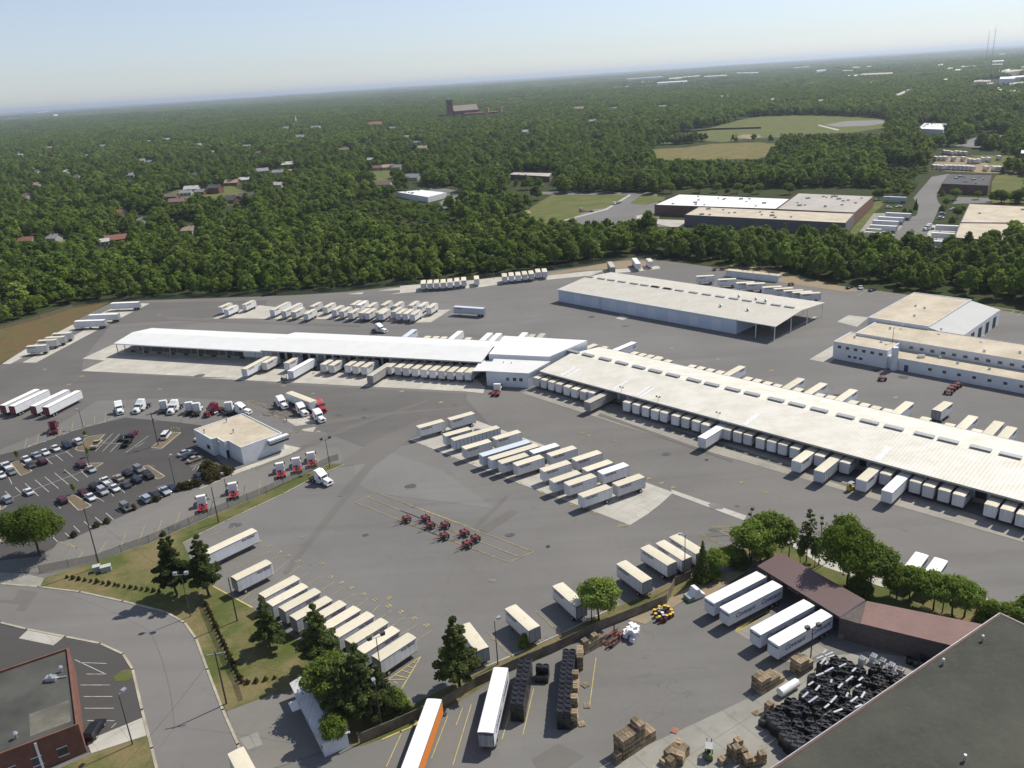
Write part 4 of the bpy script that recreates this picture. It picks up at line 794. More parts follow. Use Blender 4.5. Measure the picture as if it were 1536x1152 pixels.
far_block('office_building', 'low dark-roofed brick office between two trees at the right', q6([(785, 437), (1190, 455), (1220, 362), (850, 350)]), 6.5, M_dkbrick, M_blackroof, cat='office building', vents=8, seed=6)
far_block('office_building', 'white-roofed low building in a clearing behind the scrub', q3([(455, 808), (680, 845), (815, 812), (640, 792)]), 4.6, M_plaster, M_wroof, cat='office building', vents=5, seed=7)
far_block('office_building', 'long low grey-roofed brick office beyond the small field', y7([(615, 612), (800, 622), (812, 606), (640, 602)]), 5.2, M_dkbrick, M_groof2, cat='office building', vents=4, seed=8)
far_block('school_building', 'white building with dark rooftop units behind the scrub wood at right', q5([(775, 735), (955, 742), (985, 700), (820, 695)]), 8, M_plaster, M_wroof, cat='building', vents=12, seed=9)
far_block('depot_building', 'dark-walled building with white roof cut by the right edge', q6([(1470, 175), (1700, 180), (1700, 120), (1475, 118)]), 8, M_slab, M_wroof, cat='building')
# brick church with tower
ch = Vector(at(691, 181)[:2]) ; tc = thing('brick_church', 'large red-brick church with square tower rising above the far trees', 'church', (ch.x, ch.y, 0), rad(20))
m_ = MB(); m_.box(-20, 48, -13, 13, 0, 26); m_.build('wall', M_brick, tc)
g_ = gable(70, 29, 26, 40, 0); g_.v = [(x - 21.5, y - 14.5, z) for x, y, z in g_.v]; g_.build('roof', mat('tile_roof', (.30, .26, .22), .9), tc)
m_ = MB(); m_.box(-36, -22, -9, 5, 0, 56); m_.box(-37, -21, -10, 6, 52, 54); m_.build('tower', M_brick, tc)
for x, y in ((-29, -9.3), (-29, 5.3)): m_ = MB(); m_.box(x - 2, x + 2, y - .2, y + .2, 42, 50); m_.build('tower_opening', M_dark, tc)
m_ = MB(); m_.box(-60, -39, -16, 10, 0, 20); m_.build('side_hall', M_brick, tc)
ch2 = Vector(at(729, 180)[:2]); tc2 = thing('brick_hall', 'long low red-brick hall beside the church with two stubby towers', 'building', (ch2.x, ch2.y, 0), rad(-8))
m_ = MB(); m_.box(-55, 45, -10, 12, 0, 19); m_.build('wall', M_brick, tc2); m_ = MB(); m_.box(-56, 46, -11, 13, 19.02, 20); m_.build('roof', mat('red_tile', (.34, .16, .12), .9), tc2)
for x in (5, 40): m_ = MB(); m_.box(x - 5, x + 5, -13, -3, 0, 31); m_.build('tower', mat('pale_brick', (.38, .24, .19), .9), tc2)
# far warehouses with white roofs near the horizon, each its own thing
FW = [(y7, [(1150, 178), (1318, 166), 1], 'white', 9), (y7, [(1085, 196), (1280, 190), 2], 'white', 8), (y7, [(1085, 218), (1160, 214), 3], 'white', 8), (y7, [(1290, 196), (1430, 188), 2], 'white', 8), (y7, [(1345, 176), (1490, 162), 2], 'white', 9),
      (y8, [(160, 215), (260, 210), 2], 'white', 8), (y8, [(300, 200), (395, 198), 2], 'white', 8), (y8, [(760, 215), (870, 210), 2], 'white', 8), (y8, [(835, 208), (975, 202), 3], 'pale', 9), (y8, [(800, 176), (830, 174), 1], 'white', 7), (y8, [(862, 172), (880, 171), 1], 'white', 7),
      (y7, [(722, 233), (775, 230), 2], 'white', 7), (q1, [(50, 472), (135, 467), 2], 'white', 8), (q1, [(265, 426), (375, 412), 2], 'white', 9), (q1, [(385, 443), (415, 440), 2], 'white', 8), (y8, [(1290, 138), (1355, 132), 2], 'pale', 9), (y8, [(1400, 150), (1450, 148), 2], 'white', 9), (y8, [(1430, 120), (1455, 117), 2], 'white', 12), (y8, [(1240, 190), (1268, 188), 2], 'white', 8),
      (y8, [(1410, 268), (1440, 275), 3], 'white', 7), (y8, [(1445, 275), (1500, 280), 3], 'white', 7), (y8, [(1455, 198), (1536, 188), 3], 'pale', 8), (y8, [(180, 312), (265, 300), 3], 'grey', 7), (y8, [(400, 320), (470, 315), 3], 'grey', 7), (y8, [(990, 300), (1055, 272), 4], 'grey', 8), (q3, [(710, 130), (745, 128), 3], 'white', 8)]
_r = random.Random(77)
for _ in range(22):
    x_, y_ = _r.uniform(1150, 1536), 0
    if _ < 14: x_ = _r.uniform(1395, 1536)
    y_ = _r.uniform(92, 128) if _ < 14 else _r.uniform(98, 128); w_ = _r.uniform(7, 26); FW.append((lambda p: p, [(x_, y_), (x_ + w_, y_ - w_ * _r.uniform(.02, .12)), _r.choice((2, 3))], _r.choice(['white', 'pale', 'grey', 'white']), _r.uniform(6, 9)))
FW.sort(key=lambda f: f[0]([f[1][0]])[0][0])
for i, (zf, (p, q, dp), cname, h_) in enumerate(FW):
    p, q = zf([p, q]); a_, b_ = Vector(at(*p)[:2]), Vector(at(*q)[:2]); zt = h_ + 6 + float(hills(np.array(a_.x), np.array(a_.y)))
    a_, b_ = Vector(at(p[0], p[1], zt)[:2]), Vector(at(q[0], q[1], zt)[:2])
    far = a_.length; n_ = (a_ + b_).normalized(); dep = min(260, max(25, dp * far * far / (1240 * 100)))
    t = thing('far_warehouse', f'{cname}-roofed building far off towards the horizon, {ORD[i]} from the left of them all', 'warehouse', (a_.x, a_.y, 0))
    ps = [(0, 0), tuple(b_ - a_), tuple(b_ - a_ + n_ * dep), tuple(n_ * dep)]
    m_ = MB(); m_.prism(ps, -5, zt - .1); m_.build('wall', M_plaster if cname != 'grey' else M_slab, t); m_ = MB(); m_.prism(ps, zt - .08, zt + .6); m_.build('roof', {'white': M_wroof, 'pale': M_tanroof, 'grey': M_groof2}[cname], t)
    c_ = (a_ + b_) / 2
FWL = [('left of the far group beyond the ball fields', 0)]
# steeple
sp = Vector(at(440, 190)[:2]); t = thing('chapel', 'small white chapel with pointed steeple among the far houses', 'church', (sp.x, sp.y, 0), .4)
m_ = MB(); m_.box(-12, 8, -6, 6, 0, 9); m_.build('wall', M_white, t); g_ = gable(20, 13, 9, 14); g_.v = [(x - 12, y - 6.5, z) for x, y, z in g_.v]; g_.build('roof', M_groof2, t)
m_ = MB(); m_.box(8, 13, -2.5, 2.5, 0, 18); m_.tube((10.5, 0, 18), (10.5, 0, 34), 2.6, .1, n=8); m_.build('steeple', M_white, t)
# houses
HS = [(q2, (180, 668), 12, 'brown', 'brick'), (q2, (225, 705), 13, 'brown', 'brick'), (q2, (290, 640), 11, 'grey', 'white'), (q2, (395, 632), 11, 'grey', 'brick'), (q2, (500, 622), 13, 'dark', 'tallbrick'), (q2, (620, 690), 15, 'dark', 'brick'), (q2, (730, 665), 14, 'dark', 'brick'),
      (q2, (620, 565), 14, 'tan', 'brick'), (q2, (700, 545), 12, 'white', 'white'), (q2, (830, 480), 15, 'grey', 'white'), (q2, (950, 490), 12, 'grey', 'white'), (q2, (905, 580), 14, 'brown', 'brick'), (q2, (975, 565), 10, 'brown', 'white'), (q2, (290, 915), 12, 'tan', 'white'),
      (q3, (315, 650), 12, 'red', 'white'), (q3, (395, 645), 13, 'tan', 'white'), (q3, (465, 645), 12, 'grey', 'white'), (q3, (625, 665), 11, 'brown', 'brick'), (q3, (270, 590), 10, 'white', 'white'),
      (y6, (105, 785), 11, 'red', 'white'), (y6, (200, 775), 12, 'grey', 'white'), (y6, (450, 780), 13, 'red', 'brick'), (y6, (398, 790), 8, 'white', 'white'), (y6, (465, 675), 11, 'red', 'white'), (y6, (540, 705), 10, 'grey', 'white'), (y6, (720, 745), 12, 'tan', 'white'),
      (q1, (930, 895), 14, 'grey', 'white'), (q1, (480, 865), 12, 'white', 'white'), (q1, (620, 750), 12, 'grey', 'white'), (q1, (740, 680), 18, 'grey', 'brick'), (q1, (820, 590), 22, 'red', 'brick'), (q1, (960, 610), 24, 'grey', 'white'), (q1, (1145, 600), 18, 'white', 'white'), (q1, (520, 705), 14, 'grey', 'white'),
      (q1, (355, 690), 14, 'tan', 'white'), (q1, (1240, 700), 14, 'white', 'brick'), (q1, (1430, 670), 14, 'white', 'white'), (q1, (1380, 560), 22, 'grey', 'white'), (q1, (690, 820), 11, 'grey', 'white'), (q1, (1020, 785), 13, 'tan', 'white'), (q1, (325, 960 - 60), 10, 'white', 'white'),
      (q2, (350, 505), 10, 'brown', 'white'), (q2, (1000, 165), 22, 'grey', 'white'), (q2, (1100, 230), 22, 'grey', 'white'), (q2, (1220, 160), 24, 'grey', 'white'), (q2, (1425, 325), 14, 'brown', 'brick'), (q3, (130, 300), 14, 'white', 'white'), (q3, (300, 330), 34, 'red', 'brick'), (q3, (420, 325), 36, 'red', 'brick'),
      (q3, (160, 235), 20, 'white', 'white'), (q3, (230, 225), 20, 'grey', 'white'), (q3, (420, 130), 22, 'white', 'white'), (q3, (80, 505), 12, 'brown', 'brick'), (q3, (610, 460), 12, 'white', 'white'), (q4, (190, 405), 16, 'grey', 'white'), (q4, (40, 500), 14, 'grey', 'white'), (q4, (545, 395), 18, 'grey', 'white'),
      (q4, (1300, 345), 22, 'tan', 'white'), (q5, (640, 505), 18, 'white', 'white'), (q5, (70, 545), 14, 'white', 'white'), (y7, (150, 448), 13, 'grey', 'white'), (y7, (720, 350), 18, 'grey', 'white'), (y7, (995, 375), 16, 'grey', 'white'), (y7, (935, 320), 30, 'tan', 'white'), (y7, (690, 425), 14, 'white', 'white')]
_r = random.Random(21)
for _ in range(34):
    x_, y_ = _r.uniform(10, 640), 0; y_ = _r.uniform(168 - x_ * .066 + 48, 300 - x_ * .03); HS.append((lambda p: p, (x_, y_), _r.uniform(11, 16), _r.choice(['grey', 'tan', 'white', 'brown', 'grey', 'white']), _r.choice(['white', 'brick', 'white'])))
RC = {'brown': (.19, .14, .12), 'grey': (.26, .27, .28), 'dark': (.08, .08, .09), 'tan': (.38, .30, .22), 'red': (.24, .11, .08), 'white': (.50, .50, .48)}
CLEAR_BOX = []
hcount = {}; HS = [h for _, h in sorted(enumerate(HS), key=lambda e: e[1][0]([e[1][1]])[0][0])]
for i, (zf, p, s_, rc, wc) in enumerate(HS):
    q = zf([p])[0]; a_ = at(*q); rr = random.Random(i); tall = wc.startswith('tall'); h_ = 6.2 if tall else 3.4; L_, W_ = s_ * 1.15, s_ * .75
    hcount[(rc, wc)] = hcount.get((rc, wc), 0) + 1; side = 'left' if q[0] < 250 else ('centre-left' if q[0] < 520 else 'centre')
    nm = 'brick_house' if 'brick' in wc else 'house'
    t = thing(nm, f"{'two-storey' if tall else 'low'} {rc}-roofed {'brick' if 'brick' in wc else 'pale-walled'} house among trees, {ORD[hcount[(rc, wc)] - 1]} of its kind, {side}", 'house', a_, rr.uniform(-.7, .4), group='houses among the trees')
    m_ = MB(); m_.box(-L_ / 2, L_ / 2, -W_ / 2, W_ / 2, 0, h_); m_.add([(-L_ / 2, -W_ / 2, h_), (-L_ / 2, W_ / 2, h_), (-L_ / 2, 0, h_ + W_ * .3)], [(0, 2, 1)]); m_.add([(L_ / 2, -W_ / 2, h_), (L_ / 2, W_ / 2, h_), (L_ / 2, 0, h_ + W_ * .3)], [(0, 1, 2)])
    m_.build('wall', M_brick if 'brick' in wc else mat('house_siding', (.42, .41, .38), .8, var=.15, scale=.02, world=True), t)
    g_ = gable(L_ + .8, W_ + .8, h_, h_ + (W_ + .8) * .3 + .1, .2); g_.v = [(x - L_ / 2 - .4, y - W_ / 2 - .4, z) for x, y, z in g_.v]; rf = g_.build('roof', mat('roof_' + rc, RC[rc], .9, var=.1), t)
    if rr.random() < .6: m_ = MB(); m_.box(L_ * .2, L_ * .2 + .9, -.5, .5, h_, h_ + W_ * .3 + 1.2); m_.build('chimney', M_brick, rf)
    for k in range(3): m_ = MB(); x = -L_ * .33 + k * L_ * .33; m_.box(x - .6, x + .6, -W_ / 2 - .05, -W_ / 2 + .02, 1., 2.3); m_.build('window' if k != 1 else 'door', M_glass if k != 1 else M_maroon, t)
    pr = proj(np.array([a_[0], a_[1], h_ * .8])); ww = s_ * 1240 / math.hypot(a_[0], a_[1]) * .55
    if i % 3: CLEAR_BOX.append((pr[0] - ww, pr[0] + ww, pr[1] - 1.5, pr[1] + .5, math.hypot(a_[0], a_[1])))
# radio towers on the horizon
for (x, base, top, lab) in ((1484, 84, 42, 'thin lattice radio mast on the far right horizon, taller of two'), (1475, 85, 50, 'thin lattice radio mast left of the taller one on the horizon')):
    g = at(x, 120); dirn = np.array(g[:2]) / np.hypot(*g[:2]); D = 2500.; pos = dirn * D; zt = None
    zz = min(np.arange(60, 400, 2.), key=lambda z: abs(proj((pos[0], pos[1], z))[1] - top))
    t = thing('radio_mast', lab, 'mast', (pos[0], pos[1], 0), group='radio masts'); m_ = MB()
    for k in range(3): a_ = k * 2.09; m_.tube((.8 * math.cos(a_), .8 * math.sin(a_), 0), (.8 * math.cos(a_), .8 * math.sin(a_), zz), .12, n=5)
    z_ = 0
    while z_ < zz - 6: m_.tube((.8, 0, z_), (-.4, .7, z_ + 6), .08, n=4); m_.tube((-.4, .7, z_), (-.4, -.7, z_ + 6), .08, n=4); z_ += 6
    m_.build('lattice', M_grey, t); m_ = MB(); m_.tube((0, 0, zz), (0, 0, zz + 6), .2); m_.build('antenna', M_grey, t)
# ================================================================== vehicles
def rimmat(): return M_chrome
M_pupw = ribbed('trailer_side', (.70, .715, .73), (.62, .63, .65), 1.2, 0, depth=.15, dirt=.3, dirtc=(.42, .38, .34), world=False, rnd=.22)
def roofmat(name, a, b_, c_):
    m, t, b = nodes_of(name); v = coords(t, False); oi = t.nodes.new('ShaderNodeObjectInfo')
    col = mixc(t, oi.outputs['Random'], a, b_); n_ = noise(t, stretch(t, v, .25, .8, 1), 1.0, 5, .7, .45, .7); col = mixc(t, mixf(t, n_, .5), col, c_)
    vec = t.nodes.new('ShaderNodeVectorMath'); vec.operation = 'ADD'; t.links.new(v, vec.inputs[0])
    cx = t.nodes.new('ShaderNodeCombineXYZ'); k = t.nodes.new('ShaderNodeMath'); k.operation = 'MULTIPLY'; k.inputs[1].default_value = 60; t.links.new(oi.outputs['Random'], k.inputs[0]); t.links.new(k.outputs[0], cx.inputs[0]); t.links.new(cx.outputs[0], vec.inputs[1])
    p_ = noise(t, vec.outputs[0], .5, 5, .7, .55, .75); col = mixc(t, mixf(t, p_, .45), col, mul(c_, .7)); t.links.new(col, b.inputs['Base Color']); b.inputs['Roughness'].default_value = .7; return m
M_tr = roofmat('trailer_roof_cream', (.66, .61, .48), (.56, .52, .40), (.48, .43, .31)); M_trw = roofmat('trailer_roof_white', (.82, .82, .80), (.76, .76, .74), (.60, .60, .56))
M_vanw = mat('van_side_white', (.70, .72, .75), .45, var=.05, scale=.5, rnd=.08); M_vansil = ribbed('van_side_silver', (.50, .55, .60), (.44, .49, .54), .6, 0, depth=.3, dirt=.2, world=False)
M_brn = mat('weathered_grey_side', (.33, .32, .30), .7, var=.15, scale=.6); M_brnroof = roofmat('weathered_grey_roof', (.45, .43, .38), (.42, .40, .34), (.33, .31, .26))
M_rail = mat('dark_rail', (.12, .09, .085), .6); M_door = mat('door_grey', (.28, .30, .32), .5, var=.1, rnd=.15)
def make_trailer(L, side, roof, letters=None, ribs=False, axles=1, door=None, hgt=4.05, W=2.6, stripe=None):
    """x runs from the nose (0) to the rear doors (L)"""
    t = thing('trailer', 'x', 'trailer'); zf = 1.15; r_ = .22
    m_ = MB(); prof = [(r_, -W / 2), (0.05, -W / 2 + r_), (0., 0), (.05, W / 2 - r_), (r_, W / 2), (L, W / 2), (L, -W / 2)]
    m_.prism(prof, zf, hgt - .07); 
    body = m_.build('body', side, t)
    m_ = MB(); n_ = 7; ys = [-W / 2 + .06 + (W - .12) * i / n_ for i in range(n_ + 1)]; vs = []; e = .0
    for x in (.12, L - .06):
        for y in ys: vs.append((x, y, hgt - .065 + .065 * (1 - (2 * y / W) ** 2)))
    m_.add(vs, [(i, n_ + 1 + i, n_ + 2 + i, i + 1) for i in range(n_)], 0)
    m_.f = [f if True else f for f in m_.f]; m_.build('roof', roof, t)
    m_ = MB()
    for s_ in (-1, 1): m_.box(.2, L, *sorted((s_ * (W / 2 + .001), s_ * (W / 2 + .03))), hgt - .2, hgt - .06); m_.box(.3, L, *sorted((s_ * (W / 2 + .001), s_ * (W / 2 + .03))), zf, zf + .12)
    split_build(m_, 'rail', M_rail, t)
    if ribs:
        m_ = MB(); x = .6
        while x < L - .3:
            for s_ in (-1, 1): m_.box(x, x + .09, *sorted((s_ * (W / 2 + .001), s_ * (W / 2 + .05))), zf + .13, hgt - .21)
            x += 1.22
        tag(m_.build('side_rib', M_rail, t), kind='stuff')
    m_ = MB(); m_.box(L + .002, L + .05, -W / 2, W / 2, zf, hgt - .05); fr_ = m_.build('rear_frame', M_rail if door is None else door, t)
    for s_ in (-1, 1):
        m_ = MB(); m_.box(L + .052, L + .08, *sorted((s_ * .02, s_ * (W / 2 - .12))), zf + .12, hgt - .3); d_ = m_.build('rear_door', door or M_door, t)
        m_ = MB(); m_.tube((L + .1, s_ * .45, zf + .12), (L + .1, s_ * .45, hgt - .3), .025, n=5); m_.build('lock_rod', M_chrome, d_)
    m_ = MB(); m_.box(L - .05, L + .05, -W / 2 + .3, W / 2 - .3, .5, .6); m_.box(L - .05, L, -.7, -.6, .5, zf); m_.box(L - .05, L, .6, .7, .5, zf); m_.build('bumper', M_rail, t)
    m_ = MB(); m_.box(.3, L - .1, -.55, -.4, zf - .22, zf - .001); m_.box(.3, L - .1, .4, .55, zf - .22, zf - .001)
    for k in range(axles): m_.box(L - 1.5 - k * 1.25 - .1, L - 1.5 - k * 1.25 + .1, -1.1, 1.1, .42, .62); m_.box(L - 1.9 - k * 1.25, L - 1.1 - k * 1.25, -.6, .6, .6, zf - .2)
    m_.build('chassis', M_black, t)
    for s_ in (-1, 1):
        m_ = MB(); x = 1.7 if L < 10 else 2.6; m_.box(x, x + .14, s_ * .8 - .07, s_ * .8 + .07, .06, zf); m_.box(x - .1, x + .24, s_ * .8 - .14, s_ * .8 + .14, 0.0, .06); m_.build('landing_leg', M_rail, t)
        for k in range(axles): m_ = MB(); m_.wheel(L - 1.5 - k * 1.25, s_ * 1.0, .52, .52, .55); m_.build('wheel', [M_black, M_chrome], t)
    if letters == 'pup':
        for s_, nd in ((-1, -90), (1, 90)): lettering('WATKINS', .78, (2.4 if L < 10 else 2.8, s_ * (W / 2 + .012), hgt - .68), nd, M_letter, t, .45, stretchx=.95)
    elif letters == 'big':
        for s_, nd in ((-1, -90), (1, 90)):
            for x in (4.3, 11.2): lettering('Covenant', 1.5, (x, s_ * (W / 2 + .012), hgt - 1.35), nd, M_blue, t, .35, stretchx=.9)
        lettering('Covenant', .62, (-.012, 0, hgt - .55), 180, M_blue, t, .35)
    elif letters == 'rear':
        for s_, nd in ((-1, -90), (1, 90)):
            for x in (4.3, 11.2): lettering('Covenant', 1.5, (x, s_ * (W / 2 + .012), hgt - 1.35), nd, M_blue, t, .35, stretchx=.9)
        lettering('Covenant', .6, (L + .09, 0, hgt - .38), 0, M_blue, t, .35)
    elif letters == 'ur': lettering('U3', 1.7, (1.8, -(W / 2 + .012), hgt - 1.3), -90, M_black, t, .1); lettering('U3', 1.7, (1.8, (W / 2 + .012), hgt - 1.3), 90, M_black, t, .1)
    if stripe:
        m_ = MB()
        for s_ in (-1, 1): m_.box(.25, L - .02, *sorted((s_ * (W / 2 + .001), s_ * (W / 2 + .022))), zf + .13, hgt - .21)
        split_build(m_, 'side_panel', stripe, t)
    return t
TR = {'pup': make_trailer(8.6, M_pupw, M_tr, 'pup'), 'pupp': make_trailer(8.6, M_pupw, M_tr), 'pupw': make_trailer(8.6, M_pupw, M_trw, 'pup'), 'van': make_trailer(15.2, M_vanw, M_tr, 'pup', axles=2), 'vanp': make_trailer(15.2, M_vanw, M_trw, axles=2),
      'rib': make_trailer(15.2, M_vansil, M_tr, ribs=True, axles=2), 'sil': make_trailer(15.6, M_vansil, roofmat('silver_roof', (.55, .62, .70), (.50, .57, .64), (.45, .5, .55)), 'pup', axles=2), 'brown': make_trailer(14.4, M_brn, M_brnroof, axles=2),
      'big': make_trailer(14.6, M_vanw, M_trw, 'big', axles=2), 'bigr': make_trailer(15.4, M_vanw, M_trw, 'rear', axles=2), 'orange': make_trailer(16.2, M_vanw, M_trw, axles=2, stripe=M_orange), 'maroon': make_trailer(16.2, M_vanw, M_trw, axles=2, door=M_maroon),
      'ur': make_trailer(15.2, M_vanw, M_trw, 'ur', axles=2)}
DES = {'pup': 'short cream-roofed trailer', 'pupp': 'short plain trailer', 'pupw': 'short bright-white-roofed trailer', 'van': 'long cream-roofed trailer', 'vanp': 'long bright white trailer', 'rib': 'long ribbed silver-sided trailer', 'sil': 'long silver-blue trailer',
       'brown': 'long weathered grey trailer', 'big': 'long white lettered trailer', 'bigr': 'long white trailer showing its lettered rear doors', 'orange': 'long white trailer with orange side', 'maroon': 'long white trailer with maroon rear doors', 'ur': 'long white trailer with black side figures'}
DES.update(pupn='short cream-roofed trailer', vann='long cream-roofed trailer')
LEN = {'pup': 8.6, 'pupp': 8.6, 'pupw': 8.6, 'van': 15.2, 'vanp': 15.2, 'rib': 15.2, 'sil': 15.6, 'brown': 14.4, 'big': 14.6, 'bigr': 15.4, 'orange': 16.2, 'maroon': 16.2, 'ur': 15.2}
def row(items, ang, phrase, group, rear_first=False):
    """items: (kind, roof-end pixel); ang = direction from that end to the other one"""
    for i, (k, px) in enumerate(items):
        p = at(px[0], px[1], 4.0); a = ang + random.uniform(-.012, .012)
        if rear_first: pos = (p[0] + LEN[k] * math.cos(a), p[1] + LEN[k] * math.sin(a), .075); rz = a + math.pi
        else: pos = (p[0], p[1], .075); rz = a
        lab = f"{DES[k]}, {ORD[i]} from left {phrase}" if len(items) > 1 else f"{DES[k]} {phrase}"
        put(TR[k], pos, rz, lab, group)
def rows(kinds, pxs): return list(zip(kinds.split(), pxs))
aC = heading(*r2([(465, 398), (1050, 230)]))
row([('pup', p) for p in r2([(45, 238)])] + [('pup', r2([(350, 332)])[0]), ('pup', r2([(405, 148)])[0]), ('rib', r2([(445, 382)])[0]), ('pup', r2([(572, 480)])[0]), ('sil', r2([(772, 562)])[0]), ('van', r2([(875, 605)])[0]), ('pup', r2([(925, 370)])[0]), ('pup', r2([(990, 645)])[0]),
     ('pup', r2([(1165, 670)])[0]), ('pupw', r2([(1355, 528)])[0]), ('pup', z7([(815, 560)])[0]), ('pup', z7([(855, 472)])[0]), ('pup', z7([(870, 622)])[0]), ('pup', z7([(955, 640)])[0]), ('pup', z7([(998, 500)])[0]), ('pup', r1([(385, 492)])[0]), ('pup', z7([(1060, 558)])[0]), ('pupw', z7([(1150, 575)])[0]), ('pup', r1([(783, 365)])[0])],
    aC, 'on the central slab', 'trailers parked on the central concrete slab')
aL = heading(*y2([(570, 192), (412, 271)]))
row(rows('van pup pup pup pup pup pup pup pup pup pup pup', y2([(503, 45), (570, 192), (700, 265), (738, 302), (797, 325), (850, 362), (915, 382), (980, 408), (1043, 435), (1108, 465), (1160, 503), (1235, 535)])), aL, 'in the slanting row behind pines', 'trailers in the slanting row beside the grass')
aR = heading(*y3([(855, 298), (962, 398)])) ; aR = heading(*r3([(0, 0), (1, 1)])) if 0 else aR
fars = y3([(418, 485), (635, 402), (855, 298), (1150, 195)]) + y4([(196, 175), (263, 154), (322, 127)]); nears = y3([(507, 603), (746, 503), (965, 395), (1267, 279)]) + y4([(315, 250), (384, 231)])
for i, p in enumerate(fars):
    a = heading(p, nears[i]) if i < 6 else heading(fars[5], nears[5]); q = at(*p, 4.0)
    put(TR['pup'], (q[0], q[1], .075), a, f"{DES['pup']}, {ORD[i]} from the left along the fence between the two yards", 'trailers backed towards the long fence')
aK = heading(*r3([(175, 393), (662, 146)]))
row([('big', r3([(175, 393)])[0]), ('big', r3([(320, 488)])[0]), ('big', r3([(616, 691)])[0]), ('big', r3([(789, 797)])[0])], aK, 'under the maroon loading canopy', 'trailers at the maroon loading canopy')
a5 = heading(*y3([(521, 990), (595, 688)])); row([('bigr', y3([(521, 990)])[0])], a5, 'standing left of black tub stacks', None, True)
q6a, q6b = at(*y3([(285, 831)])[0], 4.), at(*y3([(170, 1150)])[0], 4.); put(TR['orange'], (q6a[0], q6a[1], .075), math.atan2(q6b[1] - q6a[1], q6b[0] - q6a[0]), 'long white trailer with orange side, nosed to the fence at the bottom')
aT = heading(*y5([(707, 253), (650, 330)])); 
for i, p in enumerate(y5([(692, 252), (772, 275)])): row([('pupw', p)], aT, ('left' if i == 0 else 'right') + ' of two half hidden behind shrubs at lower right', 'two trailers behind the shrubs')
aD2 = rad(44.5)
D2 = [('pup', p) for p in z3([(780, 797), (822, 808), (866, 820), (909, 832), (955, 848), (1000, 862), (1050, 875), (1095, 882)])] + [('brown', z3([(1076, 936)])[0])] + [('pup', p) for p in z3([(1300, 938), (1355, 952), (1410, 968), (1463, 985), (1515, 997)])] + \
     [('pup', p) for p in z8([(162, 222), (202, 232), (243, 244), (280, 257)])] + [('vanp', z8([(268, 308)])[0])] + [('pup', p) for p in z8([(364, 276), (407, 287), (448, 297), (497, 312), (541, 323), (585, 335), (632, 350)])] + [('van', r4([(218, 82)])[0]), ('pup', r4([(437, 30)])[0]), ('rib', r4([(435, 176)])[0]), ('pup', r4([(680, 95)])[0]),
     ('van', r4([(842, 262)])[0]), ('pup', r4([(1070, 206)])[0]), ('vanp', r4([(1089, 370)])[0])] + [('pup', r4([(1359, 280)])[0]), ('pup', r4([(1487, 323)])[0])] + [('pup', p) for p in z8([(1221, 516), (1278, 533), (1404, 574), (1467, 592), (1530, 612), (1595, 632)])]
DES['pup'] = 'short trailer'
row(D2, aD2, 'along the front of the long right dock', 'trailers backed to the front of the right-hand dock')
# far side: the outer end shows above the roof
BK = [('pupp', p) for p in z3([(1130, 600), (1190, 614)])] + [('ur', z3([(1350, 588)])[0])] + [('pup', p) for p in z3([(1365, 645), (1410, 655), (1455, 663), (1500, 672)])] + [('pup', p) for p in z4([(110, 462), (145, 472), (240, 492), (275, 499), (312, 507), (350, 515)])] + [('van', z4([(430, 496)])[0])] + [('pup', p) for p in z4([(460, 540), (497, 548), (537, 558), (575, 568)])] + \
     [('van', z4([(662, 544)])[0]), ('pup', z4([(658, 583)])[0]), ('van', z4([(750, 563)])[0]), ('pup', z4([(742, 605)])[0]), ('pup', z4([(785, 613)])[0]), ('van', z4([(868, 588)])[0])] + [('pup', p) for p in z4([(873, 632), (918, 643), (962, 654), (1007, 665)])] + [('van', z4([(1088, 637)])[0]), ('pup', z4([(1155, 697)])[0]),
     ('pup', z4([(1250, 722)])[0]), ('van', z4([(1338, 692)])[0]), ('pup', z4([(1357, 745)])[0]), ('van', z4([(1440, 714)])[0]), ('van', z4([(1490, 735)])[0])]
row(BK, aD2 + math.pi, 'behind the long right dock', 'trailers backed to the far side of the right-hand dock')
a_ = heading(*z4([(1240, 637), (1193, 672)])); row([('pup', z4([(1240, 637)])[0])], a_, 'standing alone beyond the right dock', None)
aD1 = rad(71)
D1 = [('van', z2([(250, 668)])[0]), ('pup', z2([(365, 632)])[0]), ('pup', z2([(495, 633)])[0]), ('vanp', z2([(517, 680)])[0]), ('pup', z2([(705, 642)])[0]), ('pup', z2([(752, 647)])[0]), ('pup', z2([(845, 647)])[0]), ('pup', z2([(890, 653)])[0]), ('pup', z2([(940, 657)])[0]), ('brown', z2([(975, 707)])[0])] + \
     [('pup', (x, y)) for x, y in [(581.8, 550.6), (595.6, 551.5), (607.5, 552.6), (621, 553.5), (634.4, 555), (647.6, 556), (661, 557), (674.3, 558), (688, 558.6), (700.8, 559.2)]]
row(D1, heading(*z2([(345, 585 + 35), (250, 668)])) + math.pi, 'along the front of the upper dock', 'trailers backed to the front of the upper dock')
B1 = [('sil', z3([(85, 515)])[0]), ('pup', z3([(165, 553)])[0]), ('pup', z3([(215, 555)])[0]), ('pup', z3([(260, 557)])[0]), ('vanp', z3([(350, 524)])[0]), ('pup', z3([(400, 562)])[0]), ('vanp', z3([(520, 535)])[0]), ('vanp', z3([(572, 537)])[0]), ('vanp', z3([(722, 533)])[0]), ('brown', z3([(768, 543)])[0]), ('brown', z3([(825, 538)])[0])]
row(B1, rad(71) + math.pi, 'behind the upper dock', 'trailers backed to the far side of the upper dock')
DES['pup'] = 'short cream-roofed trailer'
aU = heading(*z2([(465, 332), (575, 278)]))
U1 = [('pup', p) for p in z2([(112, 312), (147, 325), (250, 297)])]; row(U1, aU, 'in the small left group beyond the upper dock', 'trailers beyond the upper dock')
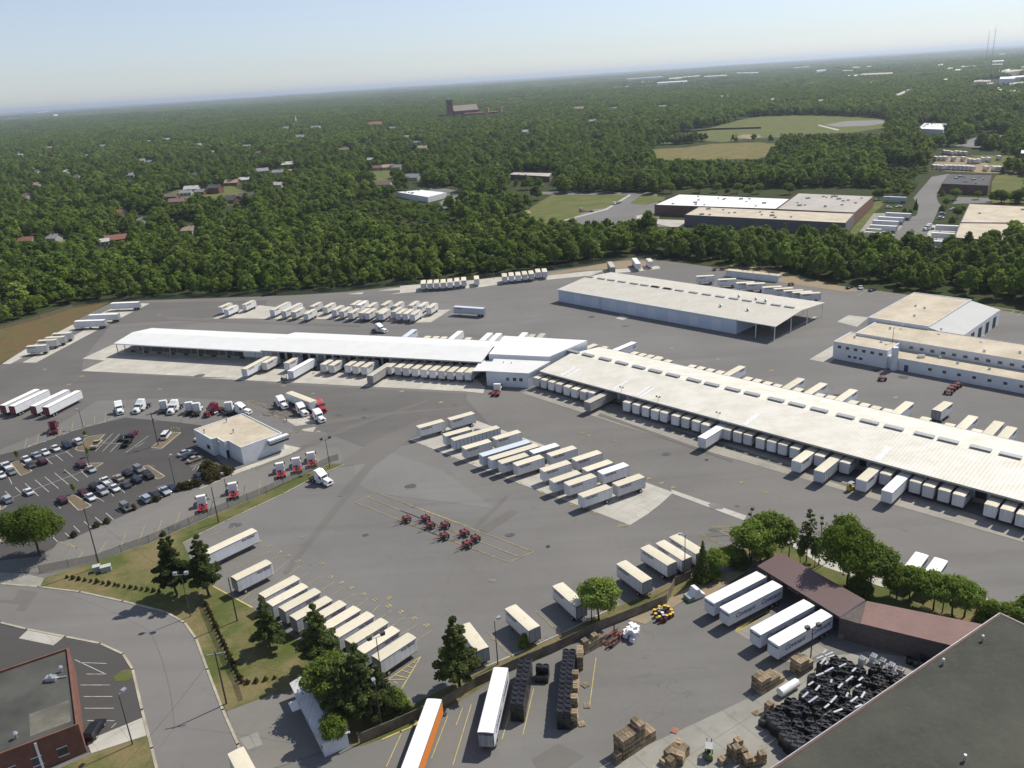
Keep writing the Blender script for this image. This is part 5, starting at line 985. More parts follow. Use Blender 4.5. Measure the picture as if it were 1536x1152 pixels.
U2 = [('van', z2([(412, 328)])[0]), ('van', z2([(478, 335)])[0]), ('pup', z2([(535, 340)])[0]), ('pup', z2([(605, 350)])[0]), ('pup', z2([(640, 308)])[0]), ('pup', z2([(717, 312)])[0])]; row(U2, aU, 'in the middle group beyond the upper dock', 'trailers beyond the upper dock')
U3 = [('pup', p) for p in z2([(768, 328), (812, 336), (862, 345), (875, 298)])] + [('pupw', z2([(910, 300)])[0])] + [('pup', p) for p in z2([(925, 345), (958, 347), (965, 310), (1022, 343), (1038, 350), (1050, 300), (1112, 338), (1118, 305), (1138, 348), (1178, 350), (1210, 302), (1220, 354), (1262, 308), (1315, 315)])]
row(U3, aU, 'in the packed group beyond the upper dock', 'trailers beyond the upper dock')
row([('sil', z3([(312, 382)])[0])], heading(*z3([(312, 382), (495, 395)])), 'standing alone near the middle of the far yard', None)
t1 = z3([(132, 253), (170, 252), (208, 250), (247, 248), (286, 245), (327, 240), (367, 235), (442, 227)]); row(rows('pup pup pup pup pup pup pup pup', t1), heading(*z3([(132, 253), (137, 212)])), 'of eight lined up under the woods', 'trailers lined up against the woods')
t2 = z3([(603, 213), (642, 208), (682, 205), (720, 200), (758, 197), (797, 187), (835, 185)]); row(rows('pup pup pup pup pup pupp pupp', t2), heading(*z3([(720, 200), (709, 155)])), 'of seven slanting by the woods', 'trailers lined up against the woods')
t3 = z3([(1226, 158), (1373, 138), (1445, 125)]); row(rows('brown vanp pup', t3), heading(*z3([(1373, 138), (1345, 101)])), 'of three at the wood corner above the shed', 'trailers lined up against the woods')
t4 = z4([(247, 143), (332, 156), (403, 169), (443, 173), (507, 186), (552, 192), (590, 200), (625, 206), (656, 211)]); row([('pup', p) for p in t4], heading(*z4([(658, 211), (737, 207)])), 'in the row right of the tan shed', 'trailers beside the tan shed')
t5 = z1([(640, 287), (512, 355), (432, 390)]); 
for i, (k, p) in enumerate(rows('vanp vanp vanp', t5)): row([(k, p)], heading(*z1([(432, 390), (618, 383)])), ['topmost', 'second', 'third'][i] + ' down the left bank', 'trailers along the left bank')
t6 = z1([(304, 463), (262, 486), (218, 503), (155, 535)])
for i, p in enumerate(t6): row([('pup', p)], heading(*z1([(155, 535), (268, 528)])), ['fourth', 'fifth', 'sixth', 'lowest'][i] + ' down the left bank', 'trailers along the left bank')
for i, p in enumerate(z1([(12, 878), (65, 882), (187, 882), (260, 888)])): row([('maroon', p)], heading(*z1([(260, 888), (460, 789)])), f'{ORD[i]} of four at the left edge', 'four trailers at the left edge', True)
# neighbours' trailers on the right
for i, (x, y) in enumerate(q6([(305, 685), (240, 720), (192, 750), (170, 790), (135, 822), (128, 850), (68, 893), (30, 958)])):
    row([('vanp' if i not in (4, 5) else 'pupp', (x, y))], heading(*q6([(240, 720), (452, 730)]), 4.), f'{ORD[i]} from the back of the row in the neighbouring truck yard', 'trailers in the neighbouring truck yard')
for i, (x, y) in enumerate(q6([(735, 792), (700, 857), (660, 925)])): row([('vanp', (x, y))], heading(*q6([(735, 792), (930, 800)]), 4.), f'{ORD[i]} from the back, docked at the right-edge warehouse', 'trailers docked at the right-edge warehouse')
row([('sil', q6([(285, 545)])[0])], heading(*q6([(285, 545), (488, 553)])), 'parked behind the brick warehouse', None)
DES['pupp'] = 'white rental box trailer'
for r_, (pts, nm) in enumerate([(q5([(975, 893), (1000, 895), (1026, 900), (1062, 897), (1090, 900), (1124, 902)]), 'back row'), (q5([(912, 938), (945, 938), (978, 938), (1040, 940), (1110, 940), (1160, 955), (1190, 958), (1222, 955), (1252, 945), (1294, 945), (1370, 932)]), 'middle row'),
                               (q5([(900, 998), (930, 1000), (958, 1002), (990, 1000), (1020, 1000), (1052, 1002), (1084, 1002), (1116, 1004), (1148, 1006), (1178, 1008), (1276, 1008), (1338, 1010), (1370, 1010), (1404, 1014), (1438, 1014)]), 'front row')]):
    row([('pupp', p) for p in pts], rad(78), f'in the {nm} of the far storage lot', 'box trailers in the far storage lot')
for k in TR.values(): drop(k)

# ---- tractors --------------------------------------------------------------
def make_tractor(cabm, framem, sleeper=True, roofh=3.9, glassm=None):
    """nose points to +x, origin midway"""
    t = thing('truck_tractor', 'x', 'truck'); m_ = MB()
    if sleeper:
        m_.side([(-1.3, .95), (1.75, .95), (1.75, 1.9), (1.55, 2.75), (.9, 3.1), (-.1, roofh), (-1.3, roofh)], -1.2, 1.2, inset=.06)
    else: m_.side([(-.1, .95), (1.75, .95), (1.75, 1.9), (1.5, 2.8), (1.1, 3.0), (-.1, 3.05)], -1.15, 1.15, inset=.05)
    m_.build('cab', cabm, t, bevel=.06)
    m_ = MB(); m_.side([(1.76, .7), (3.65, .7), (3.7, 1.35), (3.45, 1.72), (1.76, 2.0)], -.82, .82, inset=.1); hd = m_.build('hood', cabm, t, bevel=.06)
    for s_ in (-1, 1):
        m_ = MB(); m_.side([(2.1, .75), (2.25, 1.15), (2.6, 1.35), (3.1, 1.3), (3.6, 1.1), (3.68, .55), (3.3, .55)], *sorted((s_ * .8, s_ * 1.2)), inset=.06); m_.build('fender', cabm, t)
        m_ = MB(); m_.box(3.52, 3.72, *sorted((s_ * .86, s_ * 1.12)), .85, 1.1); m_.build('headlight', M_chrome, t)
        m_ = MB(); m_.box(1.5, 1.62, *sorted((s_ * 1.3, s_ * 1.52)), 1.75, 2.55); m_.tube((1.5, s_ * 1.15, 2.2), (1.56, s_ * 1.42, 2.2), .03, n=4); m_.build('mirror', M_black, t)
        m_ = MB(); m_.tube((-.6, s_ * 1.0, .62), (.9, s_ * 1.0, .62), .33, n=12); m_.build('fuel_tank', M_chrome, t)
        m_ = MB(); m_.box(.55, 1.4, *sorted((s_ * 1.19, s_ * 1.215)), 1.85, 2.55); m_.build('side_window', glassm or M_glass, t)
        for x, wd in ((2.75, .3), (-2.05, .55), (-3.3, .55)): m_ = MB(); m_.wheel(x, s_ * (1.02 if x > 0 else .95), .5, .5, wd); m_.build('wheel', [M_black, M_chrome], t)
        if sleeper: m_ = MB(); m_.tube((-1.5, s_ * .9, .9), (-1.5, s_ * .9, 3.6), .08); m_.build('exhaust_stack', M_chrome, t)
    m_ = MB(); m_.add([(1.79, -.98, 1.98), (1.79, .98, 1.98), (1.57, .92, 2.66), (1.57, -.92, 2.66)], [(0, 1, 2, 3)]); m_.v = [(x + .03, y, z) for x, y, z in m_.v]; m_.build('windscreen', M_glass, t)
    m_ = MB(); m_.box(3.66, 3.74, -.5, .5, .8, 1.4); m_.build('grille', M_black, t); m_ = MB(); m_.box(3.6, 3.82, -1.15, 1.15, .42, .7); m_.build('bumper', cabm, t)
    m_ = MB(); m_.box(-4., 1.7, -.5, -.36, .72, .98); m_.box(-4., 1.7, .36, .5, .72, .98); m_.box(-4., -3.9, -.5, .5, .72, .98); m_.box(-1.8, -1.7, -.5, .5, .72, .98); m_.box(-2.3, -1.9, -1.0, 1.0, .45, .6); m_.box(-3.5, -3.1, -1.0, 1., .45, .6); m_.build('frame', framem, t)
    m_ = MB(); m_.tube((-2.7, 0, 1.0), (-2.7, 0, 1.12), .5, n=14); m_.box(-3.2, -2.6, -.3, .3, .98, 1.08); m_.build('fifth_wheel', M_black, t)
    for s_ in (-1, 1): m_ = MB(); m_.box(-4.1, -1.5, *sorted((s_ * .7, s_ * 1.2)), 1.05, 1.1); m_.build('wheel_guard', framem, t)
    return t
TW = make_tractor(M_white, M_black); TWR = make_tractor(M_white, M_red, roofh=3.75); TD = make_tractor(M_white, M_red, sleeper=False); TR_ = make_tractor(M_red, M_red); TM = make_tractor(M_maroon, M_maroon)
def ptr(src, px, topx, lab, grp=None, z=0.0):
    a, b = at(*px), at(*topx); put(src, (a[0], a[1], .075), math.atan2(b[1] - a[1], b[0] - a[0]), lab, grp)
G1, G2 = 'tractors parked on the lane', 'tractors along the car park edge'
for i, (x, y) in enumerate(z6([(466, 577), (560, 548), (645, 515)])): ptr(TD, (300 + x / 3.84, 560 + y / 3.84) if 0 else (x, y), (x - 1, y - 26 / 3.84 * 3) if 0 else (x - 1.2, y - 8), f'white day-cab tractor with red frame, {ORD[i]} from the left of the three near the office', G1)
for i, (x, y) in enumerate(z6([(195, 695), (15, 770)])): ptr(TD, (x, y), (x - .8, y - 8), ['white day-cab tractor with red frame standing on the lane beside thin lamp post', 'white day-cab tractor with red frame, furthest down the lane'][i], G1)
ptr(TW, z6([(700, 632)])[0], z6([(780, 660)])[0], 'large white sleeper tractor turning onto the yard by the grass tip')
for i, (p, q) in enumerate([((470, 885), (515, 912)), ((585, 925), (632, 955)), ((682, 962), (735, 995))]): ptr(TWR if i else TW, z2([p])[0], z2([q])[0], f'white sleeper tractor facing right, {ORD[i]} from the left of three by the standing person', 'three white tractors by the office')
ptr(TR_, z2([(690, 905)])[0], z2([(735, 935)])[0], 'bright red sleeper tractor coupled to a long cream-roofed trailer'); TT = make_trailer(15.4, M_vanw, M_tr, 'pup', axles=2)
pa, pb = at(*z2([(655, 855)])[0], 4.), at(*z2([(480, 788)])[0], 4.); put(TT, (pa[0], pa[1], .1), math.atan2(pb[1] - pa[1], pb[0] - pa[0]), 'long cream-roofed trailer hitched to the bright red tractor')
ptr(TW, z2([(1035, 455)])[0], z2([(1085, 462)])[0], 'white tractor driving alone between the upper dock and parked trailers'); ptr(TD, z3([(560, 880)])[0], z3([(572, 850)])[0], 'red and white tractor backing in front of the white annex')
for i, (s_, p, q, lab) in enumerate([(TW, (692, 915), (700, 950), 'white tractor facing the camera, leftmost along the car park edge'), (TW, (818, 905), (770, 935), 'white sleeper tractor second from left along the car park edge'), (TW, (950, 905), (965, 870), 'white tractor turned away with dark rear, third along the car park edge'),
     (TW, (1010, 910), (965, 945), 'white sleeper tractor fourth from left along the car park edge'), (TW, (1098, 915), (1110, 885), 'white tractor in shade left of maroon one, turned away'), (TW, (1140, 920), (1155, 890), 'white tractor directly left of the maroon one'), (TM, (1235, 925), (1180, 950), 'maroon sleeper tractor near the drivers office'),
     (TW, (1325, 915), (1335, 885), 'white tractor right of the maroon one, turned away'), (TW, (1390, 925), (1445, 930), 'white tractor facing right behind the drivers office')]): ptr(s_, z1([p])[0], z1([q])[0], lab, G2)
ptr(TM, z1([(315, 1025)])[0], z1([(320, 1000)])[0], 'maroon day-cab tractor alone at the left painted bays')
ptr(TW, q6([(345, 950)])[0], q6([(392, 965)])[0], 'white sleeper tractor nosing out of the neighbouring truck yard row'); ptr(TW, q6([(670, 838)])[0], q6([(630, 845)])[0], 'white sleeper tractor coupled at the right-edge warehouse')
for o in (TW, TWR, TD, TR_, TM): drop(o)
# box truck entering at the bottom
TB = make_trailer(9., mat('truck_cream', (.62, .60, .52), .5), M_tr); p_, q_ = at(*y1([(1225, 1058)])[0], 3.4), at(*y1([(1275, 1152)])[0], 3.4)
TB.name = 'box_truck_body'; TB.location = (p_[0], p_[1], .06); TB.rotation_euler = (0, 0, math.atan2(q_[1] - p_[1], q_[0] - p_[0]) ); TB.name = 'box_trailer'; tag(TB, 'cream-topped box trailer on the road at the bottom edge', 'trailer'); TB.scale = (1, 1, .85)

# ---- converter dollies -------------------------------------------------------
M_dolly = mat('dolly_red', (.16, .03, .035), .5, var=.3, scale=3)
def make_dolly():
    t = thing('converter_dolly', 'x', 'dolly'); m_ = MB(); m_.box(-1.2, .9, -.5, -.36, .75, .95); m_.box(-1.2, .9, .36, .5, .75, .95); m_.box(-1.2, -1., -.5, .5, .75, .95); m_.box(.75, .9, -.5, .5, .75, .95); m_.box(-.12, .12, -.95, .95, .42, .6); m_.build('frame', M_dolly, t)
    m_ = MB(); m_.tube((.9, -.45, .85), (2.5, 0, .8), .07); m_.tube((.9, .45, .85), (2.5, 0, .8), .07); m_.tube((2.45, 0, .8), (2.75, 0, .8), .1); m_.build('drawbar', M_dolly, t)
    m_ = MB(); m_.tube((0, 0, 1.), (0, 0, 1.14), .52, n=14); m_.box(-.7, 0, -.35, .35, .98, 1.1); m_.build('fifth_wheel', M_dolly, t)
    for s_ in (-1, 1): m_ = MB(); m_.wheel(0, s_ * .95, .52, .52, .5); m_.build('wheel', [M_black, M_chrome], t); m_ = MB(); m_.box(-.75, -.7, *sorted((s_ * .65, s_ * 1.2)), .3, 1.); m_.build('mud_flap', M_black, t)
    m_ = MB(); m_.box(-.95, -.75, -1.15, 1.15, .98, 1.12); m_.tube((.6, .6, .9), (.6, .6, 1.5), .04); m_.tube((.6, -.6, .9), (.6, -.6, 1.5), .04); m_.build('bracket', M_dolly, t); return t
DL = make_dolly(); zd = lambda p: Z((590, 760), 10.97, p)
for i, (x, y) in enumerate(zd([(215, 250), (525, 240), (605, 350), (850, 350), (835, 530), (1165, 480), (1345, 570), (1210, 670)])): put(DL, (*at(x, y)[:2], .1), rad(215) + random.uniform(-.1, .1), f'small dark red dolly, {ORD[i]} of eight in the yellow lined bay', 'dollies in the yellow lined bay', scale=1.05)
put(DL, (*at(*z4([(978, 552)])[0])[:2], .03), rad(80), 'dark red dolly alone beyond the right dock'); 
for i, p in enumerate(z4([(1238, 605), (1250, 592), (1262, 583), (1275, 575)])): put(DL, (*at(*p)[:2], .03), rad(60), f'dark red dolly, {ORD[i]} nearest of four in a file by the office complex', 'dollies in a file by the offices')
for i, p in enumerate(z4([(320, 120), (350, 118), (620, 178)])): put(DL, (*at(*p)[:2], .03), rad(30 * i), ['red dolly left of two at the wood edge by the narrow white hut', 'red dolly beside the narrow white hut', 'red dolly below the right end of the narrow hut'][i])

# ---- cars --------------------------------------------------------------------
CARC = {n_: mat('car_' + n_.replace(' ', '_'), c, .3, metal=.25, var=.03) for n_, c in {'white': (.75, .76, .77), 'silver': (.42, .45, .48), 'grey': (.20, .21, .22), 'dark grey': (.07, .075, .08), 'black': (.018, .018, .02), 'maroon': (.11, .015, .025), 'navy': (.02, .03, .07), 'tan': (.42, .35, .26), 'light blue': (.35, .42, .52), 'red': (.35, .03, .04)}.items()}
M_cp = mat('car_primer', (.5, .5, .5), .3)
def make_car(kind):
    t = thing({'sedan': 'parked_car', 'suv': 'parked_suv', 'pickup': 'pickup_truck', 'vanlet': 'parked_van'}[kind], 'x', {'sedan': 'car', 'suv': 'suv', 'pickup': 'pickup truck', 'vanlet': 'van'}[kind])
    b, g = MB(), MB(); Wd = .9
    if kind == 'sedan': pr = [(-2.3, .35), (2.3, .35), (2.35, .65), (2.1, .82), (1.1, .95), (-1.7, .98), (-2.3, .85)]; gp = [(-1.75, .96), (1.15, .94), (.35, 1.42), (-.95, 1.42)]; rf = [(.33, 1.43), (-.93, 1.43), (-.93, 1.47), (.33, 1.47)]
    elif kind == 'suv': pr = [(-2.35, .4), (2.35, .4), (2.4, .8), (2.2, 1.0), (1.2, 1.12), (-2.35, 1.15)]; gp = [(-2.3, 1.13), (1.25, 1.1), (.55, 1.72), (-2.1, 1.75)]; rf = [(.53, 1.74), (-2.08, 1.74), (-2.08, 1.8), (.53, 1.8)]; Wd = .95
    elif kind == 'vanlet': pr = [(-2.6, .4), (2.4, .4), (2.45, .9), (2.2, 1.1), (1.7, 1.2), (-2.6, 1.2)]; gp = [(-2.58, 1.18), (1.75, 1.16), (1.1, 2.), (-2.5, 2.05)]; rf = [(1.08, 2.02), (-2.48, 2.02), (-2.48, 2.1), (1.08, 2.1)]; Wd = 1.
    else: pr = [(-2.8, .45), (2.7, .45), (2.75, .85), (2.5, 1.05), (1.3, 1.15), (-.45, 1.15), (-.45, .8), (-2.7, .8), (-2.7, 1.12), (-2.8, 1.12)]; gp = [(-.45, 1.12), (1.35, 1.1), (.75, 1.75), (-.4, 1.78)]; rf = [(.73, 1.76), (-.38, 1.76), (-.38, 1.82), (.73, 1.82)]; Wd = .98
    b.side(pr, -Wd, Wd, inset=.06); b.build('body', M_cp, t, bevel=.04)
    g.side(gp, -Wd + .12, Wd - .12, inset=.12); g.build('windows', M_glass, t); r_ = MB(); r_.side(rf, -Wd + .2, Wd - .2, inset=.03); r_.build('roof', M_cp, t)
    if kind == 'pickup':
        for s_ in (-1, 1): m_ = MB(); m_.box(-2.78, -.45, *sorted((s_ * (Wd - .1), s_ * Wd)), .8, 1.13); m_.build('bed_side', M_cp, t)
    for s_ in (-1, 1):
        for x in (1.45, -1.4): m_ = MB(); m_.wheel(x, s_ * (Wd - .12), .33, .33, .22); m_.build('wheel', [M_black, M_chrome], t)
        m_ = MB(); fx = 2.3 if kind != 'pickup' else 2.66; m_.box(fx - .08, fx + .06, *sorted((s_ * .5, s_ * .8)), .62, .78); m_.build('headlight', M_chrome, t)
    return t
CR = {k: make_car(k) for k in ('sedan', 'suv', 'pickup', 'vanlet')}; _cc = {}
def car(kind, colr, px, ang, where, z=.06):
    p = at(*px); k = (kind, colr, where); _cc[k] = _cc.get(k, 0) + 1; n_ = _cc[k]
    nm = {'sedan': 'car', 'suv': 'SUV', 'pickup': 'pickup', 'vanlet': 'van'}[kind]
    o = dup(CR[kind], (p[0], p[1], z), ang, f"{colr} {nm} {where}, {ORD[n_ - 1]} such from the left", 'cars in the car park' if 'car park' in where else None, recol={M_cp: CARC[colr]}); return o
aS1 = heading(*z5([(315, 575), (395, 642)]), 0); W1_, W2_, W3_, W4_ = 'in the upper car park row', 'in the middle car park row', 'in the lower car park row', 'beside the car park hedge'
for kd, cl, x, y, wh in [('pickup', 'white', 42, 545, W1_), ('sedan', 'grey', 68, 578, W1_), ('sedan', 'white', 10, 597, W1_), ('sedan', 'white', 155, 505, W1_), ('sedan', 'silver', 212, 480, W1_), ('sedan', 'dark grey', 180, 537, W1_), ('sedan', 'white', 262, 465, W1_), ('suv', 'maroon', 247, 518, W1_), ('sedan', 'white', 323, 442, W1_), ('suv', 'navy', 388, 425, W1_), ('suv', 'white', 452, 405, W1_),
                         ('suv', 'maroon', 467, 538, W2_), ('sedan', 'silver', 527, 563, W2_), ('sedan', 'white', 168, 692, W2_), ('suv', 'silver', 47, 738, W2_)]: car(kd, cl, z5([(x, y)])[0], aS1 + math.pi * random.choice((0, 1)), wh)
for kd, cl, x, y, wh in [('suv', 'maroon', 362, 742, W3_), ('sedan', 'maroon', 482, 695, W3_), ('suv', 'black', 545, 665, W3_), ('sedan', 'white', 525, 725, W3_), ('pickup', 'white', 612, 635, W3_), ('suv', 'silver', 595, 692, W3_), ('sedan', 'tan', 685, 613, W3_), ('sedan', 'white', 663, 672, W3_), ('suv', 'black', 737, 588, W3_), ('sedan', 'dark grey', 728, 652, W3_), ('suv', 'navy', 787, 625, W3_), ('suv', 'grey', 802, 565, W3_), ('suv', 'black', 858, 600, W3_),
                         ('suv', 'light blue', 842, 735, W4_), ('sedan', 'black', 902, 715, W4_), ('pickup', 'silver', 950, 690, W4_), ('sedan', 'navy', 990, 670, W4_), ('suv', 'grey', 727, 783, W4_), ('sedan', 'navy', 1150, 605, W4_)]: car(kd, cl, z5([(x, y)])[0], aS1 + math.pi * random.choice((0, 1)), wh)
aS2 = heading(*z5([(590, 452), (690, 350)]), 0); W5_ = 'in the slanted bays beside the utility pole of the car park'
for kd, cl, x, y, wh in [('pickup', 'tan', 560, 420, 'in the slanted car park bays'), ('sedan', 'black', 712, 380, 'in the slanted car park bays'), ('suv', 'maroon', 770, 362, 'in the slanted car park bays'), ('pickup', 'black', 735, 412, 'in the slanted car park bays'), ('vanlet', 'white', 960, 370, 'on the yellow car park island')]: car(kd, cl, z5([(x, y)])[0], aS2, wh)
aS3 = heading(*z5([(1030, 480), (1140, 440)]), 0)
for kd, cl, x, y in [('sedan', 'silver', 1070, 468), ('sedan', 'navy', 1100, 485), ('sedan', 'tan', 1125, 505), ('sedan', 'white', 1165, 380)]: car(kd, cl, z5([(x, y)])[0], aS3, 'by the drivers office in the car park')
car('suv', 'black', y1([(498, 970)])[0], heading(*y1([(475, 1000), (520, 930)]), 0), 'beside the red-brick building')
for kd, cl, p in [('sedan', 'white', z4([(893, 192)])[0]), ('suv', 'white', q2([(430, 690)])[0]), ('sedan', 'dark grey', z4([(850, 190)])[0]), ('sedan', 'dark grey', z4([(940, 200)])[0])]: car(kd, cl, p, .3 + random.random(), 'near the far woods')
for kd, cl, x, y in [('suv', 'silver', 790, 705), ('suv', 'white', 778, 740), ('sedan', 'white', 885, 662), ('suv', 'white', 325, 650), ('sedan', 'white', 415, 640)]: car(kd, cl, q6([(x, y)])[0], .2, 'in the neighbouring truck yard')
pk = [(1085, 40, 8, (1205, 15)), (1100, 80, 7, (1300, 45)), (1160, 85, 6, (1290, 60))]
for ri, (x0, y0, n_, (x1, y1_)) in enumerate(pk):
    for i in range(n_): x = x0 + (x1 - x0) * i / (n_ - 1); y = y0 + (y1_ - y0) * i / (n_ - 1); car('sedan', ['white', 'dark grey', 'silver', 'navy', 'black', 'maroon', 'white', 'grey'][(i * 3 + ri) % 8], q6([(x, y)])[0], .9, f'in the distant lot {["back", "front", "middle"][ri]} line')
car('suv', 'white', q6([(1222, 95)])[0], .2, 'at the front of the distant lot'); car('sedan', 'white', q6([(940, 75)])[0], .2, 'at the distant lot entrance')
# two flatbed trucks on the small lot by the field
for i, (p, q) in enumerate([((945, 780), (1040, 784)), ((1095, 750), (1140, 735))]):
    a_, b_ = at(*y7([p])[0]), at(*y7([q])[0]); an = math.atan2(b_[1] - a_[1], b_[0] - a_[0]); t = thing('flatbed_truck', ['dark flatbed truck parked across the small lot by the field', 'white flatbed truck parked at the kerb of the small lot by the field'][i], 'truck', a_, an)
    m_ = MB(); m_.side([(-1.2, .6), (1., .6), (1., 2.6), (-.7, 2.7), (-1.2, 1.6)], -1.2, 1.2, inset=.05); m_.build('cab', M_white if i else M_grey, t); m_ = MB(); m_.box(1.1, 11, -1.2, 1.2, .95, 1.2); m_.build('bed', M_rail, t)
    for x in (-.3, 8.5, 9.8):
        for s_ in (-1, 1): m_ = MB(); m_.wheel(x, s_ * 1., .5, .5, .4); m_.build('wheel', [M_black, M_chrome], t)
for o in CR.values(): drop(o)
# ================================================================== yard furniture
def height_for(base, top, lo=2, hi=40):
    g = at(*base); return float(min(np.arange(lo, hi, .1), key=lambda z: abs(proj((g[0], g[1], z))[1] - top[1])))
def chain_fence(label, px, h=2.2, post=6., mm=None, solid=False, name='chain_link_fence'):
    pts = ground(px); t = thing(name, label, 'fence', (*pts[0], 0)); o = pts[0]; m_ = MB(); n_ = 0; pm = MB()
    for p, q in zip(pts, pts[1:]):
        a, b = Vector(p) - Vector(o), Vector(q) - Vector(o); L = (b - a).length; d = (b - a).normalized() if L > .01 else Vector((1, 0)); nn = Vector((-d.y, d.x)) * (.05 if solid else .012)
        m_.prism([tuple(a + nn), tuple(a - nn), tuple(b - nn), tuple(b + nn)], .12, h); k = max(1, int(L / post))
        for i in range(k):
            c = a + (b - a) * (i / k); pm.tube((c.x, c.y, 0), (c.x, c.y, h + .15), .05, n=6)
    m_.build('panel', mm or M_fence, t); 
    if len(pm.chunks) <= 90: split_build(pm, 'post', M_pole, t)
    else: tag(pm.build('post', M_pole, t), kind='stuff')
    return t
m, t, b = nodes_of('chain_link'); b.inputs['Base Color'].default_value = (.12, .13, .11, 1); b.inputs['Alpha'].default_value = .3; b.inputs['Roughness'].default_value = .8; M_link = m
SF = y3([(-60, 1040), (120, 965), (330, 868), (480, 775), (650, 695), (860, 605), (1060, 508), (1363, 388)]) + y4([(330, 350), (400, 318)])
chain_fence('long brown slatted fence between the trailer yard and the near yard', SF, 2.1, 3.2, M_fence, True, 'slatted_fence')
chain_fence('chain-link fence along the lane and grass strip left of the big yard', z5([(230, 1150), (560, 1085), (700, 1032), (860, 975), (1200, 825), (1536, 688)]) + z6([(750, 515), (800, 500)]), 2., 5, M_link)
chain_fence('chain-link fence on the dry bank at the far left', [(-100, 515), (0, 494), (60, 478), (110, 462), (167, 453), (228, 449)], 2.2, 6, M_link)
chain_fence('chain-link fence along the foot of the wood behind the yard', [(232, 449), (330, 445), (440, 441), (519, 436.5), (584, 429), (628, 426), (756, 414), (860, 400), (907, 393), (985, 388)], 2.2, 9, M_link)
chain_fence('low wire fence beside the curved road', y1([(1045, 280), (1110, 440), (1175, 590), (1240, 720), (1265, 800)]), 1.2, 3, M_link)
def pole_thing(kind, label, base, top, **k):
    h = height_for(base, top); a = at(*base)
    t = thing({'wood': 'utility_pole', 'lamp': 'street_lamp', 'double': 'floodlight_pole', 'bare': 'utility_pole'}[kind], label, {'wood': 'utility pole', 'bare': 'utility pole'}.get(kind, 'lamp post'), (a[0], a[1], .05), k.get('rz', 0))
    m_ = MB(); wd = kind in ('wood', 'bare'); m_.tube((0, 0, 0), (0, 0, h), .17 if wd else .12, .11 if wd else .07, n=8); m_.build('pole', M_wood if wd or k.get('woody') else M_pole, t)
    if kind == 'wood':
        m_ = MB(); m_.box(-1.6, 1.6, -.07, .07, h - .7, h - .5); m_.build('crossarm', M_wood if not k.get('grey') else M_grey, t)
        for x in (-1.4, 0, 1.4): m_ = MB(); m_.tube((x, 0, h - .5), (x, 0, h - .2), .08, .05); m_.build('insulator', M_chrome, t)
    if k.get('transformer'): m_ = MB(); m_.tube((.4, 0, h - 3.4), (.4, 0, h - 2), .32, n=12); m_.build('transformer', M_chrome, t)
    if kind == 'lamp': m_ = MB(); m_.tube((0, 0, h), (.9, 0, h + .15), .05); m_.build('arm', M_grey, t); m_ = MB(); m_.box(.6, 1.4, -.3, .3, h + .05, h + .35); m_.build('lamp_head', M_chrome, t)
    if kind == 'double':
        m_ = MB(); m_.tube((-1.1, 0, h - .05), (1.1, 0, h - .05), .06); m_.build('crossarm', M_grey, t)
        for x in (-1.15, 1.15): m_ = MB(); m_.side([(x - .35, h), (x + .35, h), (x + .4, h + .6), (x - .4, h + .6)], -.3, .35); m_.build('floodlight', M_pole if not k.get('bright') else M_chrome, t)
    return (a[0], a[1], h)
P_ = []
P_.append(pole_thing('bare', 'tall dark wooden pole at the corner of the lane and grass', (149.7, 850.4), (126.8, 763)))
P_.append(pole_thing('wood', 'wooden utility pole with transformer standing in the car park', (237.5, 668), (226.6, 618.6), transformer=True, rz=.5))
P_.append(pole_thing('wood', 'utility pole with pale crossarm beside the curved road', (340, 1056), (317, 977), rz=.2, grey=True))
P_.append(pole_thing('double', 'wooden pole with pale lamp head between the two left pines and the road', (286, 925), (267, 862), bright=True, woody=True))
P_.append(pole_thing('bare', 'bare wooden pole on the grass behind the slanting trailer row', (356, 931.7), (341, 867)))
P_.append(pole_thing('bare', 'thin bare pole on the grass strip beside the lane', (328, 784), (317, 730.6)))
for kd, lb, b_, t_ in [('double', 'leaning pole with two floodlights by the grass tip', (494.8, 702), (479.7, 659)), ('lamp', 'lamp post in front of the car park hedge row', (263, 729), (251, 686)), ('lamp', 'thin lamp post beside the lane hedge', (341, 742), (337, 713)),
                       ('lamp', 'lamp post on the small triangular island of the car park', (134, 698), (125, 656)), ('lamp', 'lamp post between car park and painted bays', (125, 641), (120, 615)), ('double', 'tall floodlight pole with two dark lamps in front of the slanting trailers', (580.9, 1073.7), (565.4, 956)),
                       ('lamp', 'pale lamp on dark pole beside the tall floodlight', (573.5, 1098), (565.4, 1027)), ('lamp', 'lamp post standing above the white lettered trailer', (747, 997), (741.7, 931.7)), ('double', 'floodlight pole in front of the light green tree at the fence', (887.6, 933), (886, 880)),
                       ('lamp', 'lamp post beside the three trailers and the dark cedar', (1026.9, 872), (1027.5, 802.5)), ('double', 'dark double floodlight left of the big oak', (1228, 848), (1236, 782)), ('double', 'double floodlight close beside the big oak', (1248.6, 840), (1254, 780)),
                       ('double', 'double floodlight rising behind the green tree by the hatched corner', (1124, 835), (1121, 769)), ('double', 'lamp post in front of the lowest canopy trailer', (1216, 986), (1216, 942)), ('lamp', 'floodlight pole between brick building and the road', (199, 1117), (178, 1042)), ('lamp', 'tall pole with lamp above the office complex roof', (1336, 540), (1333, 494)),
                       ('bare', 'pale pole at the wood edge behind the single trailer', (204, 448), (200, 424)), ('bare', 'dark pole in front of the wood right of the office complex', (1491, 458), (1493, 425)), ('bare', 'pole at the wood edge above the tan shed', (886, 398), (881, 371)), ('lamp', 'lamp post at the wood edge behind the seven trailers', (741, 419), (738, 384))]:
    P_.append(pole_thing(kd, lb, b_, t_, rz=random.uniform(0, 3)))
